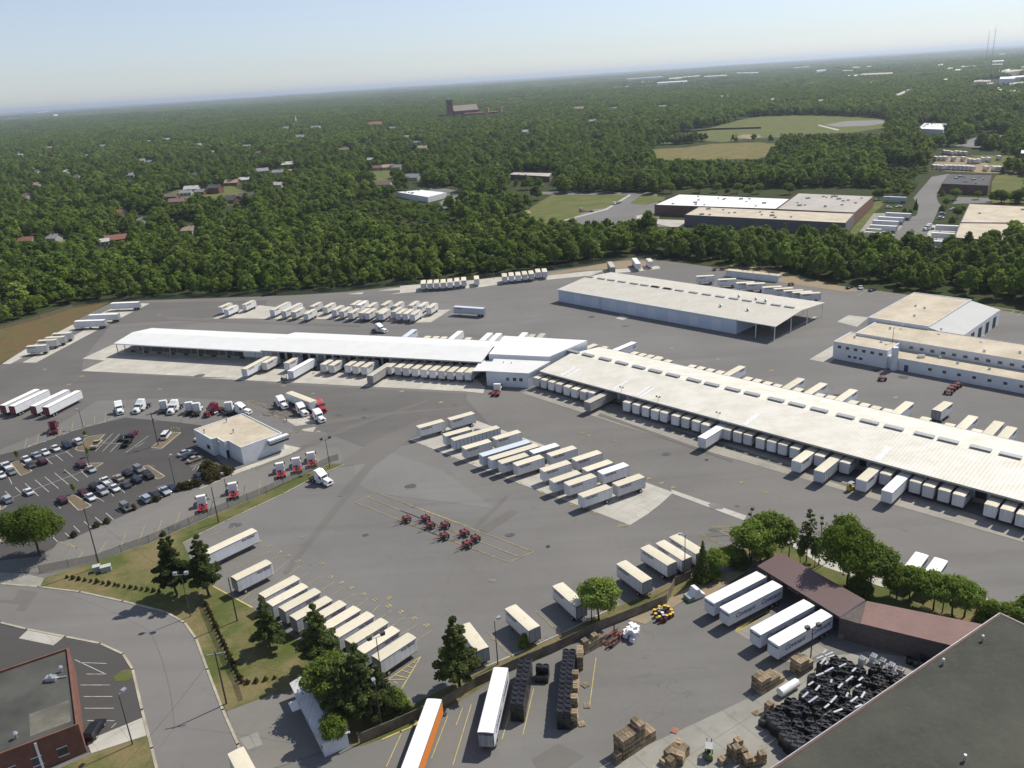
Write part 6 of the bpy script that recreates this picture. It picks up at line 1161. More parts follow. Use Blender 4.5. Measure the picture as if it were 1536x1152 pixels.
def cable(label, a, b, sag=1.):
    m_ = MB(); pts = []
    for i in range(13): f = i / 12; pts.append((a[0] + (b[0] - a[0]) * f, a[1] + (b[1] - a[1]) * f, a[2] + (b[2] - a[2]) * f - sag * 4 * f * (1 - f)))
    o = pts[0]
    for p, q in zip(pts, pts[1:]): m_.tube([p[i] - o[i] for i in range(3)], [q[i] - o[i] for i in range(3)], .018, n=4)
    c = m_.build('overhead_cable', M_black); c.location = o; return tag(c, label, 'cable')
pp = P_[2]; off = at(235, 1300); cable('cable from the roadside crossarm pole down to the bottom edge', (pp[0], pp[1], pp[2] - .3), (off[0] - 8, off[1], 11)); cable('cable from the crossarm pole to the lamp pole by the pines', (pp[0], pp[1], pp[2] - .3), (P_[3][0], P_[3][1], P_[3][2] - .4))
cable('cable from the lamp pole by the pines to the tall dark pole', (P_[3][0], P_[3][1], P_[3][2] - .4), (P_[0][0], P_[0][1], P_[0][2] - .2), 1.6); cable('cable from the tall dark pole to the car park pole', (P_[0][0], P_[0][1], P_[0][2] - .2), (P_[1][0], P_[1][1], P_[1][2] - .6), 1.5)
cable('cable crossing the side lot to the pale lamp', (pp[0], pp[1], pp[2] - .6), (P_[12][0], P_[12][1], P_[12][2] - .3), 1.)
for i, p in enumerate(y1([(508, 128), (555, 128)])):
    a_ = at(*p); t = thing('utility_cabinet', ['left of two pale green cabinets at the foot of the tall pole', 'right of two pale green cabinets at the foot of the tall pole'][i], 'utility cabinet', (a_[0], a_[1], .1), .4); m_ = MB(); w_ = .8 if i == 0 else 1.1
    m_.box(-w_, w_, -.7, .7, 0, 1.3); m_.build('housing', mat('cabinet_green', (.30, .36, .30), .6), t, bevel=.05); m_ = MB(); m_.box(-w_ - .05, w_ + .05, -.75, .75, 1.31, 1.4); m_.build('lid', mat('cabinet_lid', (.42, .46, .42), .6), t)
# ---- timber crates, black tubs, drums ---------------------------------------
def make_crate():
    m_ = MB()
    for z in (.0, .78): 
        for k in range(5): m_.box(-.55, .55, -.55 + k * .23, -.55 + k * .23 + .17, z + .1, z + .14)
    for k in (-1, 0, 1): m_.box(-.55, .55, k * .48 - .05, k * .48 + .05, 0, .1)
    for s_ in (-1, 1):
        for z in (.16, .36, .56): m_.box(-.55, .55, *sorted((s_ * .52, s_ * .55)), z, z + .16); m_.box(*sorted((s_ * .52, s_ * .55)), -.51, .51, z, z + .16)
        for q in (-1, 1): m_.box(s_ * .5 - .04, s_ * .5 + .04, q * .5 - .04, q * .5 + .04, .12, .78)
    o = m_.build('wooden_crate', M_timber); return tag(o, 'x', 'crate')
def make_tub():
    m_ = MB(); n = 16; h = 1.2; s_ = .56
    m_.box(-s_, s_, -s_, s_, 0, h - .14)
    ro, ri = .55, .44; vs = []
    for r_, z in ((ro, h - .15), (ro, h), (ri, h), (ri, h - .12)): vs += [(r_ * math.cos(2 * math.pi * i / n), r_ * math.sin(2 * math.pi * i / n), z) for i in range(n)]
    m_.add(vs, [(k * n + i, k * n + (i + 1) % n, (k + 1) * n + (i + 1) % n, (k + 1) * n + i) for k in range(3) for i in range(n)])
    for z in (.3, .62): m_.box(-s_ - .02, s_ + .02, -s_ - .02, s_ + .02, z, z + .06)
    o = m_.build('black_tub', M_tub); return tag(o, 'x', 'tub')
CT, TBB = make_crate(), make_tub(); AX = rad(31.4)
def stack(src, px, z_px, rz, tiers, lab, grp, pitch, jitter=.05, z0=.08, fill=None):
    pass
cr_n = [0]
def crates(px, nx, ny, hs, where, rz=AX, gap=1.18, grp='timber crates in the near yard'):
    a = at(*px); c, s_ = math.cos(rz), math.sin(rz); k = 0
    for i in range(nx):
        for j in range(ny):
            for h in range(hs[(i + j) % len(hs)] if not callable(hs) else hs(i, j)):
                u, v_ = i * gap, j * gap; x, y = a[0] + u * c - v_ * s_, a[1] + u * s_ + v_ * c; k += 1
                put(CT, (x + random.uniform(-.04, .04), y + random.uniform(-.04, .04), .08 + h * .92), rz + random.uniform(-.06, .06), f"timber crate, layer {['one', 'two', 'three', 'four', 'five'][h]}, column {ORD[i * ny + j]} of the {where}", grp)
                cr_n[0] += 1
crates(y4([(75, 1128)])[0], 1, 1, [2], 'low grey stack at the bottom left end'); crates(y4([(105, 1105)])[0], 6, 2, lambda i, j: [4, 4, 4, 5, 2, 2][i], 'long stack at the bottom edge', rz=rad(34))
crates((1005, 1152), 4, 2, [2, 1, 2], 'loose pile left of the forklift', rz=rad(40)); crates(y4([(355, 1130)])[0], 3, 2, [2, 2, 1], 'tilted pile beside the forklift', rz=rad(60)); crates(y4([(600, 1120)])[0], 2, 2, [3, 2, 3], 'pile right of the forklift', rz=rad(20)); crates(y4([(650, 1140)])[0], 3, 1, [2, 1, 2], 'small pile at the bottom edge, right', rz=rad(10)); crates(y4([(540, 1130)])[0], 1, 1, [1], 'single stack next to the forklift')
crates(y4([(710, 820)])[0], 5, 2, lambda i, j: [3, 3, 2, 2, 1][i], 'row between canopy trailers and black tubs'); crates(y4([(880, 740)])[0], 3, 2, lambda i, j: [3, 3, 2][i], 'tall stack beside the right lamp post')
crates(y4([(745, 905)])[0], 2, 1, [2, 1], 'short stack at the white tank')
aG = heading(*y3([(650, 930), (690, 690)]), 0)
crates(y3([(935, 950)])[0], 9, 1, lambda i, j: [3, 2, 4, 3, 2, 3, 3, 4, 3][i], 'line right of the taller tub block', rz=rad(83)); crates(y3([(962, 690)])[0], 3, 1, [3], 'short line above the tub block', rz=rad(83)); crates(y3([(985, 615)])[0], 4, 1, lambda i, j: [3, 2, 3, 2][i], 'line under the slatted fence', rz=rad(35))
for i, (x, y) in enumerate(y4([(690, 912), (330, 990)]) + y3([(995, 865), (968, 950), (985, 770)])): 
    t = thing('pallet', ['lone pallet left of the black tub field', 'reddish pallet on the concrete edge', 'small pallet right of the tub block, nearest the painted line', 'flat pallet at the foot of the tub block', 'tilted pallet beside the crate line'][i], 'pallet', (*at(x, y)[:2], .09), AX + i * .4); m_ = MB()
    for k in range(6): m_.box(-.6, .6, -.5 + k * .18, -.5 + k * .18 + .13, .1, .13)
    m_.build('deck', M_timber if i != 1 else mat('reddish_board', (.36, .14, .10), .8), t); m_ = MB(); [m_.box(-.6, .6, k * .45 - .05, k * .45 + .05, 0, .1) for k in (-1, 0, 1)]; split_build(m_, 'bearer', M_timber, t)
tb_n = [0]
def tubs(px, nx, ny, tiers, rz, where, grp, gap=1.16):
    a = at(*px); c, s_ = math.cos(rz), math.sin(rz)
    for i in range(nx):
        for j in range(ny):
            for h in range(tiers(i, j) if callable(tiers) else tiers):
                u, v_ = i * gap, j * gap; put(TBB, (a[0] + u * c - v_ * s_ + random.uniform(-.03, .03), a[1] + u * s_ + v_ * c + random.uniform(-.03, .03), .08 + h * 1.2), rz + random.uniform(-.03, .03), f"black tub, layer {['one', 'two', 'three', 'four'][h]}, {ORD[i]} along, {ORD[j]} across {where}", grp); tb_n[0] += 1
tubs(y3([(690, 928)])[0], 10, 2, 3, rad(80.5), 'the narrow tub block', 'black tubs in the narrow block right of the white trailer'); tubs(y3([(905, 965)])[0], 15, 2, lambda i, j: 3 if i < 11 else 2, rad(82), 'the longer tub block', 'black tubs in the longer block'); tubs(y3([(800, 750)])[0], 2, 2, lambda i, j: 1 if i == 0 else 2, rad(80), 'the small open pair by the fence', 'black tubs by the fence')
FP = ground(y4([(715, 915), (765, 865), (880, 815), (930, 730), (1000, 660), (1060, 640), (1176, 690), (1300, 700), (1420, 760), (1420, 900), (1176, 1000), (900, 1080), (745, 960)]), 2.4)
def inpoly(x, y, P):
    x = np.asarray(x, float); y = np.asarray(y, float); c = np.zeros(x.shape, bool); n = len(P)
    for i in range(n):
        (x1, y1_), (x2, y2_) = P[i], P[i - 1]
        k = ((y1_ > y) != (y2_ > y)); xi = (x2 - x1) * (y - y1_) / ((y2_ - y1_) if y2_ != y1_ else 1e-9) + x1; c ^= k & (x < xi)
    return c
o_ = Vector(at(*y4([(722, 1000)])[0])[:2]); n_f = 0; M_wrap = mat('clear_wrap', (.5, .52, .55), .12, spec=.9)
for i in range(0, 26):
    for j in range(-18, 22):
        u, v_ = i * 1.2 + (.35 if j % 3 == 0 else 0), j * 1.2; x, y = o_.x + u * math.cos(AX) + v_ * math.sin(AX), o_.y + u * math.sin(AX) - v_ * math.cos(AX)
        q = Vector((x, y)) - k0
        if q.dot(nk) > -.9 and q.dot(dk) > -1: continue
        if not inpoly(np.array([x]), np.array([y]), FP)[0] or random.random() < .13: continue
        h0_ = 1 if (i + j) % 7 == 0 else 2; edge = not inpoly(np.array([x - 1.4 * math.cos(AX)]), np.array([y - 1.4 * math.sin(AX)]), FP)[0]
        for h in range(h0_):
            if h == 0 and h0_ == 2 and not edge and n_f >= 0: continue      # lower layer wholly hidden inside the block: left out, the upper one is a tall tub
            o = put(TBB, (x, y, .08 + h * 1.2 if not (h == 1 and not edge and n_f >= 0) else .08), AX + random.uniform(-.07, .07), f"black tub in the wide field, {ORD[min(48, i)]} along, {ORD[min(48, j + 18)]} across{', on top' if h else ''}", 'black tubs in the wide field under the dark roof', scale=None if not (h == 1 and not edge and n_f >= 0) else (random.uniform(.85, 1.05), random.uniform(.85, 1.05), random.choice((1.25, 1.4, 1.5, 1.55, 1.8)) + .12 * math.sin(j))); n_f += 1; tb_n[0] += 1
for i in range(26):   # long silver-wrapped bundles lying on the tub field
    x, y = [(990, 640), (1010, 650), (970, 665), (1020, 660), (985, 680), (1000, 690), (930, 780), (960, 800), (1020, 770), (1060, 790), (1100, 760), (1140, 790), (1010, 720), (1090, 830), (940, 850), (1030, 850), (1000, 880), (1120, 850), (1160, 830), (1070, 700), (1120, 720), (970, 740), (1150, 760), (905, 830), (1050, 900), (1140, 880)][i]
    p = at(*y4([(x, y)])[0], 2.55); q = Vector((p[0], p[1])) - k0
    if q.dot(nk) > -1.2 and q.dot(dk) > -1: continue
    m_ = MB(); L_ = random.uniform(.5, 1.1); m_.side([(-L_, 0), (L_, 0), (L_, .12), (-L_, .15)], -.16, .16); o = m_.build('metal_bracket', M_chrome); o.location = (p[0], p[1], 2.5); o.rotation_euler = (0, random.uniform(-.1, .1), AX + random.uniform(-.2, .5)); tag(o, f'shiny metal strip lying on the black tub field, {ORD[i]} from its far left corner', 'metal strip', 'shiny strips on the tub field')
for i, (x0, y0, x1, y1_) in enumerate([(488, 680, 640, 755), (500, 712, 610, 778), (440, 690, 480, 700)]):
    a_, b_ = at(*y5([(x0, y0)])[0], 1.5), at(*y5([(x1, y1_)])[0], 1.5); n_ = int(math.hypot(b_[0] - a_[0], b_[1] - a_[1]) / 1.3)
    for k in range(max(1, n_)):
        t = k / max(1, n_); m_ = MB(); m_.box(-.5, .5, -.5, .5, 0, 1.5); [m_.tube((dx, dy, 1.5), (dx + .25, dy + .1, 1.72), .1) for dx in (-.3, .1) for dy in (-.3, 0, .3)]; o = m_.build('wrapped_bundle', M_grey if (k + i) % 2 else M_wrap); o.location = (a_[0] + (b_[0] - a_[0]) * t, a_[1] + (b_[1] - a_[1]) * t, .08); o.rotation_euler = (0, 0, AX + .2)
        tag(o, f"silver wrapped bundle, {ORD[k]} from the left in {['upper', 'lower', 'short'][i]} row beyond the tubs", 'bundle', 'silver bundles beyond the tubs')
def ring(px, lab):
    a = at(*px, 1.2); m_ = MB(); n = 18
    for i in range(n): m_.tube((.62 * math.cos(2 * math.pi * i / n), .62 * math.sin(2 * math.pi * i / n), 1.2), (.62 * math.cos(2 * math.pi * (i + 1) / n), .62 * math.sin(2 * math.pi * (i + 1) / n), 1.2), .05, n=5)
    m_.tube((0, 0, 0), (0, 0, 1.1), .6, n=16); o = m_.build('open_drum', M_tub); o.location = (a[0], a[1], .08); tag(o, lab, 'drum')
for i, p in enumerate(y5([(675, 657), (713, 662), (640, 690), (665, 700), (700, 680)])): ring(p, f'open black drum with bright rim, {ORD[i]} of five under the brown wall')
# drums, bags, tarp, scrap, tank
for i, (x, y, c) in enumerate([(240, 455, 'y'), (262, 440, 'y'), (285, 437, 'y'), (300, 440, 'y'), (315, 455, 'y'), (320, 468, 'y'), (300, 465, 'k'), (280, 455, 'k'), (262, 462, 'g'), (245, 472, 'y'), (262, 485, 'y'), (280, 478, 'b'), (295, 480, 'y'), (310, 475, 'y'), (270, 495, 'k'), (252, 490, 'g'), (288, 492, 'k'), (262, 450, 'p'), (290, 450, 'k'), (275, 468, 'w')]):
    a = at(*y4([(x, y)])[0], .9); cm = {'y': mat('drum_yellow', (.75, .50, .04), .4), 'k': M_tub, 'g': mat('drum_green', (.12, .25, .12), .4), 'b': mat('drum_blue', (.35, .45, .6), .4), 'p': mat('drum_pink', (.5, .3, .3), .5), 'w': M_white}[c]
    t = thing('drum', f"{ {'y': 'yellow', 'k': 'black', 'g': 'green', 'b': 'pale blue', 'p': 'pinkish', 'w': 'white'}[c]}-topped maroon drum, {ORD[i]} in the cluster by the fence", 'drum', (a[0], a[1], .09), group='coloured drums by the fence'); m_ = MB(); m_.tube((0, 0, 0), (0, 0, .86), .31, n=14); m_.tube((0, 0, .3), (0, 0, .34), .33, n=14); m_.tube((0, 0, .58), (0, 0, .62), .33, n=14); m_.build('body', M_maroon, t); m_ = MB(); m_.tube((0, 0, .86), (0, 0, .93), .32, n=14); m_.build('lid', cm, t)
M_bag = mat('white_bag', (.74, .74, .76), .8, var=.05)
for i, (x, y, h) in enumerate([(570, 365, 0), (610, 380, 0), (640, 400, 0), (540, 415, 0), (590, 420, 0), (640, 445, 0), (500, 450, 0), (555, 470, 0), (600, 500, 0), (590, 550, 0), (500, 490, 0), (620, 470, 1), (560, 440, 1), (600, 400, 1)]):
    a = at(*Z((880, 890), 8.533, [(x, y + 20)])[0], 1 + h); m_ = MB(); m_.side([(-.5, 0), (.5, 0), (.56, .5), (.5, .95), (-.45, 1.), (-.55, .5)], -.5, .5, inset=.12); o = m_.build('bulk_bag', M_bag, bevel=.08, smooth=False); o.location = (a[0], a[1], .09 + h); o.rotation_euler = (0, 0, random.uniform(0, 1.5)); tag(o, f"white bulk bag {'on top of' if h else 'in'} the pile by the fence, {ORD[i]} from its far end", 'bag', 'white bulk bags by the fence')
a = at(*y4([(420, 400)])[0]); t = thing('covered_machine', 'machine wrapped in white and grey sheeting beside the drums', 'machine', (a[0], a[1], .1), .4); m_ = MB(); m_.side([(-1.9, 0), (1.7, 0), (1.9, .6), (.9, 1.3), (.4, 2.3), (-.5, 2.4), (-1., 1.2), (-1.9, .8)], -1, 1, inset=.25); m_.build('tarpaulin', M_bag, t, bevel=.12); m_ = MB(); m_.box(-2.2, -.9, -1.1, 1., 0, .9); m_.build('base', mat('faded_green', (.2, .27, .22), .7), t, bevel=.05)
a = at(*Z((880, 890), 8.533, [(340, 590)])[0]); t = thing('scrap_rack', 'rusty red steel rack piled with scrap under the fence', 'scrap', (a[0], a[1], .09), .8); m_ = MB(); rr = random.Random(5)
for k in range(16): x, y, z = rr.uniform(-2.2, 2.2), rr.uniform(-1.4, 1.4), rr.uniform(.1, 1.); m_.box(x - rr.uniform(.3, 1.1), x + .5, y - .1, y + .2, z, z + .15)
m_.build('scrap_pile', mat('rust', (.20, .06, .04), .8, var=.4, scale=2), t); m_ = MB(); m_.box(-2.4, 2.4, -1.5, 1.5, 0, .15); [m_.box(x - .08, x + .08, y - .08, y + .08, .15, 1.5) for x in (-2.2, 2.2) for y in (-1.4, 1.4)]; m_.build('frame', M_dark, t)
a = at(*y4([(830, 805)])[0], .6); t = thing('storage_tank', 'white horizontal tank lying between timber crates and black tubs', 'tank', (a[0], a[1], .08), AX); m_ = MB(); m_.tube((-2.1, 0, .9), (2.1, 0, .9), .75, n=20); m_.tube((2.1, 0, .9), (2.4, 0, .9), .75, .35, n=20); m_.tube((-2.4, 0, .9), (-2.1, 0, .9), .35, .75, n=20); m_.build('vessel', M_white, t, smooth=False); m_ = MB(); m_.box(-1.4, -1.1, -.6, .6, 0, .4); m_.box(1.1, 1.4, -.6, .6, 0, .4); split_build(m_, 'saddle', M_grey, t)
def forklift(label, px, rz, c):
    a = at(*px); t = thing('forklift', label, 'forklift', (a[0], a[1], .08), rz); m_ = MB(); m_.side([(-1.2, .25), (.9, .25), (.9, .8), (.2, .95), (-.4, 1.1), (-1.2, 1.15)], -.55, .55, inset=.06); m_.build('body', c, t, bevel=.05)
    m_ = MB(); [m_.box(x - .04, x + .04, y - .04, y + .04, .8, 2.1) for x in (-.8, .5) for y in (-.48, .48)]; split_build(m_, 'cage_post', M_black, t); m_ = MB(); m_.box(-.9, .6, -.55, .55, 2.1, 2.18); m_.build('overhead_guard', M_grey, t)
    for s_ in (-1, 1): m_ = MB(); m_.box(1., 1.12, s_ * .35 - .06, s_ * .35 + .06, .05, 2.4); m_.build('mast', M_black, t); m_ = MB(); m_.box(1.12, 2.1, s_ * .3 - .06, s_ * .3 + .06, .1, .16); m_.build('fork', M_black, t)
    for x, r_ in ((.55, .32), (-.8, .26)):
        for s_ in (-1, 1): m_ = MB(); m_.wheel(x, s_ * .5, r_, r_, .22); m_.build('wheel', [M_black, M_chrome], t)
    m_ = MB(); m_.side([(-.5, 1.1), (0, 1.1), (0, 1.25), (-.4, 1.25), (-.45, 1.7), (-.55, 1.7)], -.25, .25); m_.build('seat', M_black, t)
forklift('green and yellow forklift among the crates at the bottom edge', y4([(480, 1100)])[0], rad(75), mat('forklift_green', (.12, .17, .05), .5)); forklift('yellow yard lift beside a long trailer at the right dock', r4([(745, 355)])[0], rad(30), mat('lift_yellow', (.6, .42, .05), .5)); forklift('small olive yard lift behind the white trailer at the upper dock', z2([(485, 735)])[0], rad(10), mat('lift_olive', (.16, .18, .10), .6))
# yellow bollards
for i, p in enumerate(z5([(725, 235), (1048, 280)]) + z2([(525, 1048), (568, 1030)]) + z5([(990, 335), (1005, 333), (1020, 332), (1034, 335)]) + z3([(745, 850), (590, 850)])):
    a = at(*p); m_ = MB(); m_.tube((0, 0, 0), (0, 0, 1.3), .13, n=8); o = m_.build('bollard', M_ybright); o.location = (a[0], a[1], .05)
    tag(o, ['yellow bollard left of the white tractors', 'yellow bollard near the middle tractors', 'yellow bollard left at the office drive', 'yellow bollard right at the office drive', 'first yellow bollard on the car park island', 'second yellow bollard on the car park island', 'third yellow bollard on the car park island', 'fourth yellow bollard on the car park island', 'yellow bollard at the annex corner', 'yellow bollard left of the annex'][i], 'bollard')
for x0, lab in ((z4([(330, 0)]), None),):
    pass
# ---- the person by the tractors ---------------------------------------------------
def person(px):
    a = at(*px); t = thing('person', 'person in red top and dark trousers walking beside the white tractors', 'person', (a[0], a[1], .08), rad(200))
    V = [(0, 0, .95), (0, 0, 1.15), (0, 0, 1.38), (.02, 0, 1.5), (.03, 0, 1.58), (.045, 0, 1.68), (.03, 0, 1.76), (0, .19, 1.42), (-.08, .24, 1.14), (.05, .27, .9), (0, -.19, 1.42), (.1, -.24, 1.15), (.24, -.22, .95), (0, .1, .9), (.14, .11, .5), (.1, .11, .08), (.24, .11, .04), (0, -.1, .9), (-.08, -.11, .5), (-.24, -.11, .12), (-.12, -.11, .04), (.14, 0, 1.68)]
    E = [(0, 1), (1, 2), (2, 3), (3, 4), (4, 5), (5, 6), (2, 7), (7, 8), (8, 9), (2, 10), (10, 11), (11, 12), (0, 13), (13, 14), (14, 15), (15, 16), (0, 17), (17, 18), (18, 19), (19, 20), (5, 21)]
    Rr = [.15, .14, .15, .06, .055, .1, .08, .075, .05, .035, .075, .05, .035, .095, .065, .045, .04, .095, .065, .045, .04, .02]
    for h, s_ in ((9, 1), (12, -1)):
        hx, hy, hz = V[h]; V.append((hx + .02, hy, hz - .06)); E.append((h, len(V) - 1)); Rr.append(.028); pm = len(V) - 1
        for k in range(4): V.append((hx - .015 + k * .018, hy, hz - .14 - (.012 if k in (1, 2) else 0))); E.append((pm, len(V) - 1)); Rr.append(.009)
        V.append((hx + .06, hy - s_ * .01, hz - .09)); E.append((pm, len(V) - 1)); Rr.append(.01)
    me = bpy.data.meshes.new('body'); me.from_pydata(V, E, []); o = bpy.data.objects.new('body', me); COL.objects.link(o); md = o.modifiers.new('s', 'SKIN'); 
    for i, sv in enumerate(me.skin_vertices[0].data): sv.radius = (Rr[i], Rr[i]); sv.use_root = (i == 0)
    o.modifiers.new('u', 'SUBSURF').levels = 1; bpy.context.view_layer.update(); ev = o.evaluated_get(bpy.context.evaluated_depsgraph_get()); nm = bpy.data.meshes.new_from_object(ev); bpy.data.objects.remove(o)
    o = bpy.data.objects.new('body', nm); COL.objects.link(o); o.parent = t; nm.materials.clear(); nm.materials.append(M_skin)
    def shell(nme, cond, mm, k):
        bm = bmesh.new(); bm.from_mesh(nm); bm.normal_update(); bmesh.ops.delete(bm, geom=[f for f in bm.faces if not cond(f.calc_center_median())], context='FACES')
        for v_ in bm.verts: v_.co += v_.normal * k
        m2 = bpy.data.meshes.new(nme); bm.to_mesh(m2); bm.free(); m2.materials.append(mm); q = bpy.data.objects.new(nme, m2); COL.objects.link(q); q.parent = t
    shell('shirt', lambda c: .93 < c.z < 1.5 and not (abs(c.y) > .2 and c.z < 1.12), M_red, .02); shell('trousers', lambda c: .1 < c.z < .98 and abs(c.y) < .2, M_blue, .018); shell('hair', lambda c: c.z > 1.7 or (c.z > 1.6 and c.x < .0), M_black, .015); shell('shoes', lambda c: c.z < .1, M_black, .012)
person(z2([(500, 968)])[0])
# ================================================================== trees
def leaf_mesh(name, blobs, n, size, mats, core=.78, up=.25, seed=0, outw=.65):
    g = np.random.default_rng(seed); vol = np.array([b[3] * b[4] * b[5] for b in blobs]) ** (2 / 3); pr = vol / vol.sum(); idx = g.choice(len(blobs), n, p=pr); B = np.array(blobs)[idx]
    d = g.normal(size=(n, 3)); d[:, 2] += up; d /= np.linalg.norm(d, axis=1)[:, None]; rr = 1 - np.abs(g.normal(0, .24, n)); rr[g.random(n) < .18] *= 1.25
    P = B[:, :3] + d * B[:, 3:6] * rr[:, None]; N = d * outw + g.normal(size=(n, 3)) * (1 - outw) * .9; N /= np.linalg.norm(N, axis=1)[:, None]
    A = np.cross(N, g.normal(size=(n, 3))); A /= np.linalg.norm(A, axis=1)[:, None]; C = np.cross(N, A); s = size * (.6 + .8 * g.random(n))[:, None]; asp = (.55 + .4 * g.random(n))[:, None]
    q = np.stack([P - A * s - C * s * asp * .35, P + A * s * .2 - C * s * asp, P + A * s + C * s * .2 * asp, P - A * s * .2 + C * s * asp], 1)
    vs = q.reshape(-1, 3).tolist(); fs = [(4 * i, 4 * i + 1, 4 * i + 2, 4 * i + 3) for i in range(n)]
    mb = MB(); mb.add(vs, fs)
    if core:
        for b in blobs:
            bm = bmesh.new(); bmesh.ops.create_icosphere(bm, subdivisions=1, radius=1); vv = [(b[0] + v.co.x * b[3] * core * g.uniform(.85, 1.05), b[1] + v.co.y * b[4] * core * g.uniform(.85, 1.05), b[2] + v.co.z * b[5] * core * g.uniform(.85, 1.05)) for v in bm.verts]; ff = [tuple(x.index for x in f.verts) for f in bm.faces]; bm.free(); mb.add(vv, ff)
    me = bpy.data.meshes.new(name); me.from_pydata(mb.v, [], mb.f); me.materials.append(mats); return me
def broad_blobs(h, r, seed, n=9, base=.3):
    g = random.Random(seed); bl = [(0, 0, h * .62, r * .62, r * .62, h * .30)]
    for i in range(n):
        a = i * 2.4 + g.uniform(-.4, .4); k = g.uniform(.35, .75); z = h * (base + .12 + .42 * g.random()); s = g.uniform(.3, .46)
        bl.append((math.cos(a) * r * k, math.sin(a) * r * k, z, r * s, r * s, r * s * g.uniform(.65, .95)))
    bl.append((g.uniform(-.15, .15) * r, g.uniform(-.15, .15) * r, h * .88, r * .38, r * .38, h * .12)); return bl
def pine_blobs(h, r, seed, whorls=9, base=.28, sparse=1.):
    g = random.Random(seed); bl = []
    for i in range(whorls):
        f = i / (whorls - 1); z = h * (base + (.97 - base) * f); rr = r * (1 - f ** 1.35 * .88) * g.uniform(.72, 1.12); m = max(3, int(7 * (1 - f * .5) * sparse)); a0 = g.uniform(0, 6)
        for k in range(m):
            if g.random() < .14: continue
            a = a0 + k * 6.28 / m + g.uniform(-.3, .3); ln = g.uniform(.7, 1.05)
            for q_ in (.45, .85): q = rr * q_ * ln; s_ = max(.35, rr * (.27 if q_ < .6 else .20)); bl.append((math.cos(a) * q, math.sin(a) * q, z - q * .1 + g.uniform(-.2, .2), s_, s_, s_ * .5 + .1))
    bl.append((0, 0, h * .97, r * .1, r * .1, h * .04)); return bl
def cone_blobs(h, r): return [(0, 0, h * f, r * (1.02 - f) * 1.1, r * (1.02 - f) * 1.1, h * .14) for f in (.12, .25, .38, .5, .62, .74, .85, .94)]
def trunk_mesh(h, r0, blobs, seed=0, top=.85, limbs=7):
    m_ = MB(); z = 0; n = 5; pts = [(random.uniform(-.02, .02) * h * (i > 0), random.uniform(-.02, .02) * h * (i > 0), h * top * i / n) for i in range(n + 1)]
    for i in range(n): m_.tube(pts[i], pts[i + 1], r0 * (1 - i / n * .75), r0 * (1 - (i + 1) / n * .75), n=7)
    for b in blobs[1:1 + limbs]: zz = b[2] * .72; k = min(n, int(zz / (h * top) * n)); p = pts[k]; m_.tube((p[0], p[1], zz), (b[0] * .9, b[1] * .9, b[2]), r0 * .35, r0 * .12, n=5)
    me = bpy.data.meshes.new('trunk'); me.from_pydata(m_.v, [], m_.f); me.materials.append(M_bark); return me
TP = {}
def tree_proto(key, h, r, kind, nl, size, m_, seed, **k):
    bl = pine_blobs(h, r, seed, **k) if kind == 'pine' else (cone_blobs(h, r) if kind == 'cone' else broad_blobs(h, r, seed, **k))
    cr = leaf_mesh("crown", bl, nl, size, m_, core={'pine': 0, 'cone': .7, 'broad': .42}[kind], seed=seed, outw=.5 if kind == 'pine' else .62)
    TP[key] = (cr, trunk_mesh(h, .03 * h * (.6 if kind != 'broad' else .8), bl, seed), h, r)
def tree(key, px, h, label, name='tree', cat='tree', rz=None, grp=None, xy=None, wide=1.):
    cr, tr, h0, r0 = TP[key]; a = at(*px) if xy is None else (*xy, 0); s_ = h / h0
    t = thing(name, label, cat, (a[0], a[1], .05), random.uniform(0, 6.28) if rz is None else rz, grp); t.scale = (s_ * wide, s_ * wide, s_)
    for nm, me in (('crown', cr), ('trunk', tr)): o = bpy.data.objects.new(nm, me); COL.objects.link(o); o.parent = t
    return t
tree_proto('pineA', 15, 4.6, 'pine', 13000, .22, ML_pine, 1, whorls=11); tree_proto('pineB', 12, 3.9, 'pine', 11000, .21, ML_pine, 2, whorls=10, base=.25); tree_proto('oak', 14, 7.2, 'broad', 20000, .27, ML_wood, 3, n=18); tree_proto('light', 9, 3.8, 'broad', 8000, .21, ML_light, 4, n=13)
tree_proto('cedar', 9, 2.0, 'cone', 3200, .25, ML_pine, 5); tree_proto('sparse', 12, 2.9, 'pine', 700, .26, ML_pine, 6, whorls=9, base=.35, sparse=.8); tree_proto('thin', 9, 2.4, 'broad', 700, .28, ML_light, 7, n=6); tree_proto('shrub', 2.2, 1.4, 'broad', 700, .16, ML_hedge, 8, n=6, base=.1); tree_proto('bush', 4.5, 2.6, 'broad', 3500, .18, ML_light, 9, n=8, base=.05)
for key in ('sparse', 'thin'):   # see-through crowns have no core
    h, r, sd = (12, 2.9, 6) if key == 'sparse' else (9, 2.4, 7); bl = pine_blobs(h, r, sd, whorls=9, base=.35, sparse=.8) if key == 'sparse' else broad_blobs(h, r, sd, n=6)
    TP[key] = (leaf_mesh('crown', bl, 1100, .26, ML_pine if key == 'sparse' else ML_light, core=0, seed=sd, outw=.3), trunk_mesh(h, .13, bl, sd, .97, 40), h, r)
tree('oak', (60, 834), 13., 'big spreading green tree at the lower left corner of the car park', 'oak_tree', wide=.95)
tree('pineA', (266, 893), 15.5, 'left pine of the pair above the road bend', 'pine_tree'); tree('pineA', (313.6, 893), 14.8, 'right pine of the pair above the road bend', 'pine_tree')
tree('pineB', (405.6, 972), 11.5, 'lone smaller pine on the dry grass', 'pine_tree', wide=.95); tree('pineA', (484.7, 1004), 14.2, 'dark pine in front of the middle of the slanting trailers', 'pine_tree', wide=1.05)
